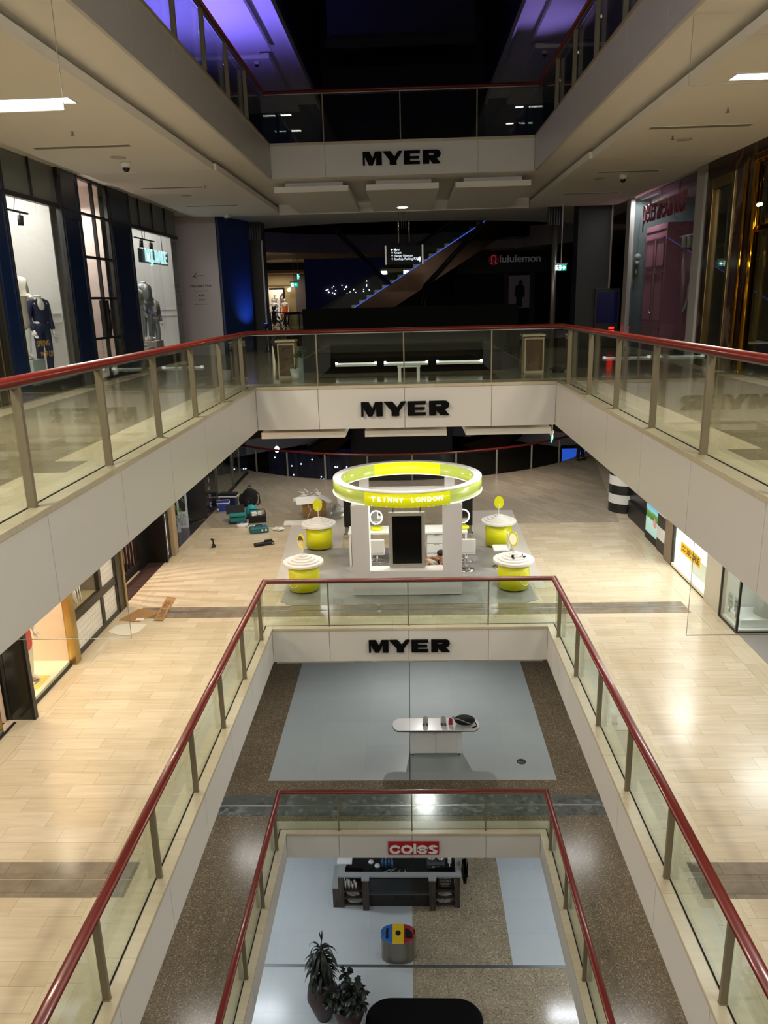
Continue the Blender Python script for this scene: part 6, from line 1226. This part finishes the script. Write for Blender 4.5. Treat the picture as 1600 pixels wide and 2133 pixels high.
# ================================================================== level 1: white demonstration table
Z1 = FL[1]
t = thing('demo_table', 'white mobile demonstration table with rounded flaps on the pale tiled floor', 'table', (0.625, 17.5, Z1))
m = MB(); P = []
for cx, sg in ((0.93, 1), (-0.93, -1)):
    for a in range(-90, 91, 15):
        aa = R(a if sg > 0 else a+180); P.append((cx+0.17*math.cos(aa) if abs(math.cos(aa)) > 0 else cx, 0.0+0.12*sg*0+0.29*math.sin(aa)))
m.prism(P, 0.89, 0.92); m.build('table_top', WHITEGLOSS, t); m = MB(); m.prism([(x*1.004, y*1.015) for x, y in P], 0.872, 0.89); m.build('edge_band', DARK, t)
B('hinge_line', DARK, t, (-0.665, -0.66, -0.285, 0.285, 0.9195, 0.9215), (0.665, 0.67, -0.285, 0.285, 0.9195, 0.9215))
B('cabinet', WHITEGLOSS, t, (-0.665, -0.55, 0.0, 0.27, 0.07, 0.872), (0.55, 0.665, 0.0, 0.27, 0.07, 0.872), (-0.55, 0.55, 0.24, 0.27, 0.07, 0.872), (-0.55, 0.55, 0.03, 0.24, 0.07, 0.1), (-0.55, 0.55, 0.02, 0.24, 0.70, 0.72), bevel=0.004)
for x0, x1 in ((-0.55, -0.004), (0.004, 0.55)):
    f = B('door', WHITEGLOSS, t, (x0, x1, 0.0, 0.02, 0.08, 0.69), bevel=0.003); kx = -0.05 if x0 < 0 else 0.05; MB().cyl((kx, 0, 0.64), (kx, -0.008, 0.64), 0.012, n=12).build('knob', DARK, f)
for x in (-0.6, 0.6):
    for y in (0.05, 0.22): MB().cyl((x-0.015, y, 0.035), (x+0.015, y, 0.035), 0.035, n=16).cyl((x, y, 0.035), (x, y, 0.07), 0.012).build('caster', BLACK, t)
zt = Z1+0.922
for i, (x, y, lb) in enumerate(((0.36, 17.5, 'clear rounded leaflet holder on the white table, left one'), (0.82, 17.5, 'clear rounded leaflet holder on the white table, beside the red card'))):
    h = thing('leaflet_holder', lb, 'leaflet holder', (x, y, zt), 0, 'clear leaflet holders'); P = [(0.07*math.cos(R(a)), 0.14+0.09*math.sin(R(a))) for a in range(0, 181, 15)]+[(-0.07, 0), (0.07, 0)]; MB().prism(P, 0.0, 0.006, 'y').build('plate', M('frosted_clear', '#c9c3b8', 0.3), h); MB().box(-0.004, 0.004, -0.002, 0.0, 0.03, 0.2).build('slit', M('slit_grey', '#8d877c', 0.5), h); B('base', CLEAR, h, (-0.08, 0.08, -0.1, 0.05, 0, 0.008)); B('product', M('green_product', '#22463c', 0.5), h, (-0.06, -0.02, -0.08, -0.04, 0.008, 0.05), (0.02, 0.06, -0.08, -0.04, 0.008, 0.05))
o = MB().prism([(0.05*math.cos(R(a)), 0.14+0.05*math.sin(R(a))) for a in range(0, 181, 15)]+[(-0.05, 0), (0.05, 0)], 0, 0.01, 'y').build('red_card', M('red_card', '#a92531', 0.4)); o.location = (1.0, 17.46, zt); tag(o, 'red rounded card standing on the white table beside the backpack', 'card')
bp = thing('backpack', 'black and grey backpack lying on the right end of the white table', 'backpack', (1.36, 17.5, zt+0.006), -0.1); MB().ell((0, 0, 0.11), (0.27, 0.19, 0.11)).ell((0.05, -0.08, 0.14), (0.2, 0.12, 0.09)).build('body', CANV, bp); MB().tube([(-0.24, -0.05, 0.16), (-0.12, -0.16, 0.2), (0.1, -0.2, 0.14), (0.25, -0.1, 0.1)], 0.016, 6).build('piping', M('grey_webbing', '#8f9194', 0.6), bp); MB().tube([(-0.25, 0.05, 0.12), (-0.30, -0.08, 0.22), (-0.2, -0.14, 0.18)], 0.022, 6).build('strap', M('grey_webbing', '#8f9194', 0.6), bp)
MB().tube([(0.27, -0.05, 0.08), (0.31, -0.13, 0.03), (0.2, -0.2, 0.015)], 0.018, 6).build('shoulder_strap', CANV, bp)
o = MB().lathe([(0, 0), (0.12, 0), (0.12, 0.006), (0, 0.006)], n=32).build('floor_cover', M('dark_floor_plate', '#3c4446', 0.4)); o.location = (2.78, 17.22, Z1+0.0035); tag(o, 'round dark cover plate set on the pale tiled floor right of the white table', 'floor cover')
spot_ = thing('downlight', 'downlight in the ceiling behind the white demonstration table', 'ceiling light', (0.4, 21.5, FB[2]+0.002)); MB().lathe([(0, -0.01), (0.12, -0.01), (0.12, 0.0), (0, 0.0)], n=24).build('diffuser', LIGHTON, spot_); spot('beam', spot_, (0, 0, -0.03), (0.1, -3.2, -4.1), 520, NEUT, 165, 1.0, 0.06)
for s in (-1, 1): struct(MB().box(s*6.5, s*6.55, -8, 30, Z1, FB[2]).build('wall_lower', WHITEMATT)); struct(MB().box(s*6.5, s*6.55, -8, 30, FL[0], FB[1]).build('wall_lowest', WHITEMATT))

# ================================================================== level 0: juice counter, bin, plants, black seat
Z0 = FL[0]
def wood():
    m, tt, b_ = nt('weathered_boards'); p = pos(tt, 14, 14, 1.0); f = noise(tt, p, 1.5, 6, 0.6); tt.links.new(ramp(tt, f, [(0.3, lin('#2d241e')), (0.55, lin('#4a3d34')), (0.8, lin('#6a5c50'))]), b_.inputs['Base Color']); b_.inputs['Roughness'].default_value = 0.7; return m
WOOD = wood(); GREYTOP = M('grey_counter_top', '#a3a6a8', 0.35)
k = thing('juice_counter', 'dark weathered wooden juice counter with grey top on the lowest floor', 'juice counter', (-0.5, 17.7, Z0))
B('counter_top', GREYTOP, k, (-1.6, 1.80, 0.0, 0.16, 1.0, 1.05), (-1.6, -1.42, 0.16, 0.95, 1.0, 1.05), (1.66, 1.80, 0.16, 0.95, 1.0, 1.05)); B('worktop', M('work_black', '#17181b', 0.3), k, (-1.42, 1.66, 0.16, 0.95, 0.82, 0.86))
B('side_panel', GREYTOP, k, (-1.78, -1.6, 0.0, 0.9, 0.62, 0.66)); B('end_box', WOOD, k, (-1.76, -1.6, 0.0, 0.9, 0, 0.62))
for x0, x1 in ((-1.6, -1.45), (1.62, 1.76)): B('corner_post', WOOD, k, (x0, x1, 0.0, 0.16, 0, 1.0))
for x0 in (-0.92, 0.92): B('front_post', WOOD, k, (x0, x0+0.17, -0.12, 0.16, 0, 1.0)); B('post_cap', GREYTOP, k, (x0-0.02, x0+0.19, -0.14, 0.0, 1.0, 1.05))
B('front_panel', M('dark_front', '#201c18', 0.5, var=0.2, vs_=4), k, (-0.75, 0.92, 0.05, 0.09, 0, 0.98)); B('ledge', M('ledge_grey', '#5c5f62', 0.3), k, (-0.75, 0.92, -0.06, 0.05, 0.47, 0.49)); B('glass_front', glass('counter_glass', (0.75, 0.78, 0.8), 1.0), k, (-0.75, 0.92, -0.03, -0.02, 0.52, 0.97))
text('lettering', 'JUICE', 0.24, M('dark_lettering', '#060505', 0.5), (0.22, 0.046, 0.29), FRONT, k, 0.003, 0.006, shear=0.15); text('lettering', 'P', 0.22, M('dark_lettering', '#060505', 0.5), (-0.42, 0.046, 0.74), FRONT, k, 0.003, 0.006, shear=0.15)
for x0, x1 in ((-1.45, -0.92), (1.09, 1.62)):
    B('bay_back', M('bay_dark', '#15110e', 0.7), k, (x0, x1, 0.4, 0.43, 0, 1.0))
    for z in (0.05, 0.28, 0.5): B('bay_shelf', WOOD, k, (x0, x1, 0.02, 0.4, z, z+0.025))
rnd = random.Random(12)
for i in range(7):
    o = thing('cup_stack', 'stack of pale takeaway cups in the left bay of the juice counter', 'cup stack', (-0.5-1.41+0.05*i, 17.83+0.065*(i % 2), Z0+0.526), 0, 'cup stacks in the juice counter'); h = rnd.uniform(0.15, 0.36); MB().lathe([(0, 0), (0.022, 0), (0.03, h), (0, h)], n=14).build('cups', WHITEMATT, o); MB().lathe([(0.031, h-0.01), (0.033, h-0.01), (0.033, h), (0.031, h), (0.031, h-0.01)], n=14, cap=False).build('rim', WHITEMATT, o)
for i, (x, z) in enumerate(((-1.2, 0.306), (-1.16, 0.076), (1.36, 0.306), (1.34, 0.076))):
    o = crumple('paper_bags', (-0.5+x, 17.87, Z0+z), (0.2, 0.1, 0.055), M('paper_grey', '#a9a7a2', 0.7), 30+i); tag(o, 'crumpled paper bags on the %s shelf of the %s bay of the juice counter' % (('upper', 'lower')[i % 2], ('left', 'right')[i // 2]), 'paper bags', 'paper bags in the juice counter')
o = thing('notice_board', 'small black catering notice in the right bay of the juice counter', 'notice', (0.86, 17.8, Z0+0.526)); B('board', BLACK, o, (-0.2, 0.2, 0, 0.015, 0, 0.44)); CH = M('chalk_white', '#a9a9a9', 0.7); text('lettering', 'CATERING', 0.07, CH, (0, -0.002, 0.36), FRONT, o, 0.001); text('lettering', 'AVAILABLE', 0.065, CH, (0, -0.002, 0.28), FRONT, o, 0.001); B('print', CH, o, (-0.14, 0.14, -0.002, 0, 0.2, 0.21), (-0.12, 0.12, -0.002, 0, 0.15, 0.16), (-0.1, 0.1, -0.002, 0, 0.1, 0.11))
o = crumple('apron', (1.42, 18.1, Z0+0.55), (0.09, 0.28, 0.3), BLACK, 41, flat=1.0); tag(o, 'black apron hanging at the right end of the juice counter', 'apron')
o = MB().cbox((0, 0, 0), (0.42, 0.3, 0.02)).cbox((0, -0.06, 0.02), (0.42, 0.14, 0.02), 0, 0.2).build('white_tray', WHITEGLOSS); o.location = (-1.62, 18.2, Z0+1.02); tag(o, 'white tray on the left end of the juice counter', 'tray')
o.location.z = Z0+1.062; o.location.y = 18.3; o.location.x = -1.95
for i, (x, y, lb) in enumerate(((-1.2, 18.2, 'white round blender cap on the juice counter, left'), (-1.02, 18.05, 'second white round jug on the juice counter, beside the blue bottles'))):
    o = thing('blender_jug', lb, 'jug', (x, y, Z0+0.861), 0, 'jugs on the juice counter'); MB().lathe([(0, 0), (0.06, 0), (0.075, 0.22), (0.0, 0.22)], n=20).build('jug', CLEAR, o); MB().lathe([(0, 0.22), (0.078, 0.22), (0.07, 0.26), (0, 0.27)], n=20).build('lid', WHITEGLOSS, o)
for i in range(4):
    o = thing('bottle', 'slim blue bottle standing on the juice counter', 'bottle', (-0.88+0.09*i, 18.3-0.03*(i % 2), Z0+0.861), 0, 'blue bottles on the juice counter'); MB().lathe([(0, 0), (0.035, 0), (0.035, 0.2), (0.012, 0.26), (0.012, 0.3), (0, 0.3)], n=16).build('bottle', M('blue_bottle', '#5d86b8', 0.2), o); MB().lathe([(0, 0.3), (0.016, 0.3), (0.016, 0.33), (0, 0.33)], n=12).build('cap', WHITEGLOSS, o)
for i in range(4):
    o = thing('tongs', 'silver serving tongs lying across the juice counter', 'tongs', (-0.72+0.16*i, 18.12+0.04*(i % 2), Z0+0.87), 0.5+0.35*i, 'serving tongs'); m = MB(); m.tube([(-0.16, 0, 0), (0, 0.015, 0.012), (0.16, 0.004, 0)], 0.007, 6); m.tube([(-0.16, 0, 0.004), (0, -0.015, 0.012), (0.16, -0.004, 0)], 0.007, 6); m.build('arms', CHROME, o)
o = thing('juicer', 'grey juicing machine with round cups on the right of the juice counter', 'juicer', (0.62, 18.36, Z0+0.866)); B('body', M('machine_grey', '#6f7275', 0.3, 0.6), o, (-0.25, 0.25, -0.18, 0.2, 0, 0.16), bevel=0.02); B('buttons', WHITEMATT, o, (-0.1, -0.02, -0.183, -0.178, 0.05, 0.1), (0.02, 0.1, -0.183, -0.178, 0.05, 0.1))
for x in (-0.12, 0.14): MB().lathe([(0.06, 0.16), (0.09, 0.22), (0.1, 0.24), (0.0, 0.24)], (x, 0, 0), 20).build('cup', CHROME, o)
o = thing('till', 'white card reader on a stalk at the right end of the juice counter', 'till', (1.0, 18.15, Z0+0.861)); MB().cyl((0, 0, 0), (0, 0, 0.25), 0.015).build('stalk', WHITEGLOSS, o); B('reader', WHITEGLOSS, o, (-0.05, 0.05, -0.04, 0.04, 0.25, 0.4), bevel=0.01)
# three-colour bin
b = thing('recycling_bin', 'steel three-way recycling bin with blue, yellow and red tops', 'bin', (-0.42, 16.06, Z0)); OV = [(0.44*math.copysign(abs(math.cos(a))**0.75, math.cos(a)), 0.26*math.copysign(abs(math.sin(a))**0.9, math.sin(a))) for a in [2*PI*i/48 for i in range(48)]]
MB().prism(OV, 0.02, 0.64).build('body', M('bin_steel', '#8b8578', 0.3, 0.85, var=0.1, vs_=3, stretch=(6, 1, 0.2)), b); MB().prism([(x*0.97, y*0.97) for x, y in OV], 0, 0.02).build('base', BLACK, b)
def bin_top(x0, x1, mat):
    n = 6; V = []; F = []
    for i in range(n+1):
        x = x0+(x1-x0)*i/n; yy = 0.26*math.sqrt(max(0.02, 1-abs(x/0.44)**2.4)); V += [(x, -yy-0.004, 0.64), (x, -yy+0.02, 0.665), (x, yy-0.02, 0.79), (x, yy, 0.64)]
    for i in range(n):
        for q in range(4): F.append((4*i+q, 4*i+(q+1) % 4, 4*i+4+(q+1) % 4, 4*i+4+q))
    F += [(0, 1, 2, 3), (4*n+3, 4*n+2, 4*n+1, 4*n)]; return MB().add(V, F).build('top', mat, b)
sl = math.atan2(0.125, 0.48)
f = bin_top(-0.44, -0.145, M('bin_blue', '#2a5fa8', 0.4)); MB().cbox((-0.28, 0.0, 0.722), (0.055, 0.26, 0.025), 0, sl).build('slot', BLACK, f)
f = bin_top(-0.143, 0.143, M('bin_yellow', '#d8b416', 0.4)); n_ = Vector((0, -math.sin(sl), math.cos(sl))); MB().cyl(Vector((0, 0.0, 0.728))-n_*0.02, Vector((0, 0.0, 0.728))+n_*0.006, 0.068, n=24).build('round_hole', BLACK, f)
f = bin_top(0.145, 0.44, M('bin_red', '#8f1a22', 0.4)); MB().cbox((0.275, 0.0, 0.722), (0.19, 0.24, 0.025), 0, sl).build('opening', BLACK, f)
# planters
TERRA = M('dark_terracotta', '#3b2723', 0.5, var=0.12)
def vase(x, y, s_, label): 
    v = thing('potted_plant', label, 'plant', (x, y, Z0), 0); MB().lathe([(0, 0), (0.2*s_, 0), (0.3*s_, 0.3*s_), (0.42*s_, 0.66*s_), (0.40*s_, 0.86*s_), (0.29*s_, 0.98*s_), (0.30*s_, 1.02*s_), (0.27*s_, 1.02*s_), (0.24*s_, 0.93*s_), (0, 0.92*s_)], n=40).build('vase', TERRA, v); return v
v = vase(-2.16, 14.32, 0.9, 'drooping strappy-leaved plant in a dark terracotta vase on the lowest floor'); MB().tube([(0, 0, 0.9), (0.02, 0, 1.4), (0.0, 0, 1.95), (0.03, 0.02, 2.2)], [0.04, 0.032, 0.025, 0.012], 10).build('stem', M('cane_stem', '#3c2f22', 0.8), v); m = MB(); rnd = random.Random(6)
DLEAF = M('dark_glossy_leaf', '#141d12', 0.4, var=0.2, vs_=6)
for i in range(110):
    a = rnd.uniform(0, 2*PI); z = rnd.uniform(1.15, 2.0); leaf(m, (0.02*math.cos(a), 0.02*math.sin(a), z), (math.cos(a), math.sin(a), rnd.uniform(0.3, 1.0)), rnd.uniform(0.42, 0.64), 0.065, rnd.uniform(2.2, 3.6))
for i in range(5): a = i*1.3; leaf(m, (0.03, 0.02, 2.15), (0.2*math.cos(a), 0.2*math.sin(a), 1), 0.28, 0.035, 0.3)
m.build('foliage', DLEAF, v)
v = vase(-1.52, 13.95, 0.8, 'bushy round-leaved plant in a dark terracotta vase beside the black seat'); m = MB(); st_ = MB(); rnd = random.Random(16)
for i in range(64):
    a = rnd.uniform(0, 2*PI); r_ = rnd.uniform(0.05, 0.52); z = rnd.uniform(0.85, 1.55)-0.25*r_; top = Vector((r_*math.cos(a), r_*math.sin(a)-0.1*rnd.random(), z)); st_.tube([(0.3*top.x, 0.3*top.y, 0.92), (0.7*top.x, 0.7*top.y, 0.5*(0.92+z)+0.1), top], 0.009, 5)
    for j in range(9):
        q = Vector((0.3*top.x, 0.3*top.y, 0.95)).lerp(top, 0.35+0.65*j/8); aa = rnd.uniform(0, 2*PI); leaf(m, q, (math.cos(aa), math.sin(aa), 0.2), 0.17, 0.11, 1.2, 4)
st_.build('stem', M('cane_stem', '#3c2f22', 0.8), v); m.build('foliage', DLEAF, v)
t = thing('round_seat', 'large black round-cornered padded seat at the bottom of the picture', 'seat', (0.2, 13.0, Z0)); PR = []
for cx, cy, a0 in ((0.75, 0.95, 0), (-0.75, 0.95, 90), (-0.75, -0.95, 180), (0.75, -0.95, 270)):
    for a in range(0, 91, 10): PR.append((cx+0.6*math.cos(R(a0+a)), cy+0.55*math.sin(R(a0+a))))
BLKPAD = M('black_leather', '#030303', 0.7, spec=0.15); MB().prism(PR, 0.06, 0.42).build('cushion', BLKPAD, t, 0.09, 4); MB().prism([(x*0.9, y*0.9) for x, y in PR], 0, 0.06).build('plinth', BLACK, t)
# ================================================================== level 4 and the dark roof
CZ = 9.0
for s in (-1, 1):
    m = MB(); m.box(s*3.95, s*7.2, -8, 20.9, CZ-0.04, CZ+0.15); m.box(s*3.98, s*7.2, 20.9, 26.3, CZ+0.02, CZ+0.15); m.box(s*4.15, s*7.2, 26.9, 34, CZ, CZ+0.15); m.box(s*4.4, s*7.2, 26.2, 27.0, CZ+0.10, CZ+0.2); struct(m.build('ceiling_panel', CEIL))
    struct(MB().box(s*3.35, s*7.2, -8, 34, CZ+0.25, CZ+0.35).box(s*3.30, s*3.36, -8, 34, CZ+0.05, CZ+0.6).build('ceiling', CEIL))
    struct(MB().box(s*3.2, s*3.3, -8, 34, CZ+0.3, 12.2).build('wall_roof', M('roof_navy', '#1b1c3c', 0.8)))
    struct(MB().box(s*7.2, s*7.3, -8, 34, FL[4], CZ+0.3).build('wall_upper', M('upper_wall', '#5c5a60', 0.7)))
struct(MB().box(-3.3, 3.3, -8, 36, 12.2, 12.3).build('ceiling_roof', M('roof_black', '#08080c', 0.9)))
struct(MB().box(-2.3, 2.3, 27.0, 27.3, 9.3, 12.2).build('wall_roof', M('roof_panel_navy', '#1c1d30', 0.8))); struct(MB().box(-2.35, 2.35, 26.8, 27.0, 9.18, 9.42).build('trim_roof', BLACK))
struct(MB().box(-3.3, 3.3, 33.9, 34.0, FL[4], 12.2).build('wall_roof', M('roof_panel_navy', '#1c1d30', 0.8)))
for y in (1.7, -1.3):
    for s in (-1, 1): luminaire(s*5.1, y, CZ-0.045, 4, POW['L4'], NEUT, 'lit ceiling strip of the top floor behind the viewer', 'ceiling strips of the top floor')
def wash(x, y, z, aim, power, label, col=(0.20, 0.15, 1.0), ang=125):
    u = thing('led_projector', label, 'projector', (x, y, z), 0, 'violet wash lights of the top floor'); B('body', BLACK, u, (-0.12, 0.12, -0.1, 0.1, 0, 0.2)); B('lens', M('violet_lens', '#5040ff', 0.4, emit='#6a58ff', es=2), u, (-0.09, 0.09, -0.07, 0.07, 0.2, 0.21)); spot('beam', u, (0, 0, 0.24), aim, power, col, ang, 0.9, 0.15)
wash(-5.6, 22.5, FL[4], (0.3, 0.0, 4), 1500, 'violet wash light on the left walkway of the top floor'); wash(4.9, 25.0, FL[4], (-1.3, -1.0, 4), 260, 'violet wash light on the right walkway of the top floor', (0.35, 0.25, 1.0), 60)
# ceiling fittings of the upper shop floor
def disc(name, loc, r_, mat, label, cat, group):
    o = MB().lathe([(0, -0.012), (r_*0.9, -0.012), (r_, 0.0), (0, 0.0)], n=32).build(name, mat); o.location = loc; return tag(o, label, cat, group)
SPK = M('speaker_grille', '#b9b5ac', 0.7); PZ = FB[4]-0.195; PZ2 = PZ+0.012
for i, (x, y, z) in enumerate(((-4.68, 13.7, PZ), (4.58, 13.7, PZ), (-4.9, 18.5, PZ2), (4.2, 17.8, PZ2))): disc('ceiling_speaker', (x, y, z), 0.13, SPK, 'round ceiling speaker grille, %s ceiling, %s panel' % (('left', 'right')[x > 0], ('nearer', 'further')[i > 1]), 'speaker', 'round ceiling speakers')
def cctv(x, y, z, label):
    c = thing('dome_camera', label, 'camera', (x, y, z), 0, 'dome cameras on the ceilings'); MB().lathe([(0, 0), (0.085, 0), (0.085, -0.05), (0.07, -0.09), (0.0, -0.09)], n=28).build('housing', WHITEMATT, c); MB().ell((0, 0, -0.09), (0.062, 0.062, 0.07)).build('dome', BLACK, c)
cctv(-4.72, 14.15, PZ, 'white dome security camera on the left ceiling panel'); cctv(4.6, 17.4, PZ2, 'white dome security camera on the right ceiling panel'); cctv(-4.9, 22.6, PZ2, 'small dome camera at the far end of the left ceiling, above the hoarding'); cctv(-4.6, 27.2, CZ-0.0, 'dome camera on the violet-lit ceiling at top left'); cctv(4.5, 27.2, CZ-0.0, 'dome camera on the top floor ceiling at top right')
SLOT = M('slot_shadow', '#8b8579', 0.8)
for i, (x, y, w_, z) in enumerate(((-4.9, 12.75, 1.5, PZ), (4.5, 12.75, 1.5, PZ), (-4.85, 17.3, 1.3, PZ2), (4.6, 17.0, 1.2, PZ2), (-4.8, 20.5, 1.3, PZ2), (4.6, 20.3, 1.3, PZ2))):
    o = thing('air_slot', 'unlit linear ceiling slot, %s ceiling, %s one' % (('left', 'right')[x > 0], ('nearest', 'middle', 'furthest')[i // 2]), 'air slot', (x, y, z), 0, 'linear slots in the ceiling'); B('recess', SLOT, o, (-w_/2, w_/2, -0.08, 0.08, -0.004, 0.0)); B('trim', CEIL, o, (-w_/2-0.015, w_/2+0.015, -0.095, -0.08, -0.006, 0.0), (-w_/2-0.015, w_/2+0.015, 0.08, 0.095, -0.006, 0.0))
for i, (x, y, z) in enumerate(((-4.6, 11.7, PZ), (4.45, 11.6, PZ), (-4.1, 17.1, PZ2), (4.3, 13.4, PZ))):
    o = thing('sprinkler', 'small sprinkler head on the %s ceiling, %s' % (('left', 'right')[x > 0], ('near the light strip', 'further away')[i > 1]), 'sprinkler', (x, y, z), 0, 'sprinkler heads'); MB().cyl((0, 0, 0), (0, 0, -0.05), 0.012).build('stem', STEEL, o); MB().cyl((0, 0, -0.05), (0, 0, -0.055), 0.03).build('deflector', STEEL, o)


def baffle(x0, x1, y, z0, z1, zt, label):
    """clear glass screen hung across the walkway; its free edge by the void reaches up to the soffit"""
    t = thing('smoke_baffle', label, 'glass panel', (x0, y, z0), 0, 'clear glass smoke baffles'); w_ = x1-x0; s_ = 1 if w_ > 0 else -1; k = 0.5*s_
    MB().prism([(0, 0), (w_, 0), (w_, z1-z0), (k, z1-z0), (k, zt-z0), (0, zt-z0)], -0.005, 0.005, 'y').build('glass_pane', glass('clear_thin_glass', (0.985, 0.99, 0.985), 0.8), t)
    E_ = M('glass_edge', '#a3a193', 0.3); B('edge', E_, t, (-0.003*s_, 0.0, -0.005, 0.005, 0, zt-z0), (0, w_, -0.005, 0.005, -0.006, 0.0))
baffle(-2.90, -5.85, 7.33, 3.25, 3.965, 4.16, 'clear hanging glass baffle below the left ceiling of the upper shop floor'); baffle(2.88, 5.85, 8.5, 3.55, 3.965, 4.16, 'clear hanging glass baffle below the right ceiling of the upper shop floor')
baffle(-3.14, -5.85, 8.0, -2.08, -0.97, -0.77, 'clear hanging glass baffle over the left walkway of the kiosk floor'); baffle(3.13, 5.85, 8.0, -2.11, -0.97, -0.77, 'clear hanging glass baffle over the right walkway of the kiosk floor')
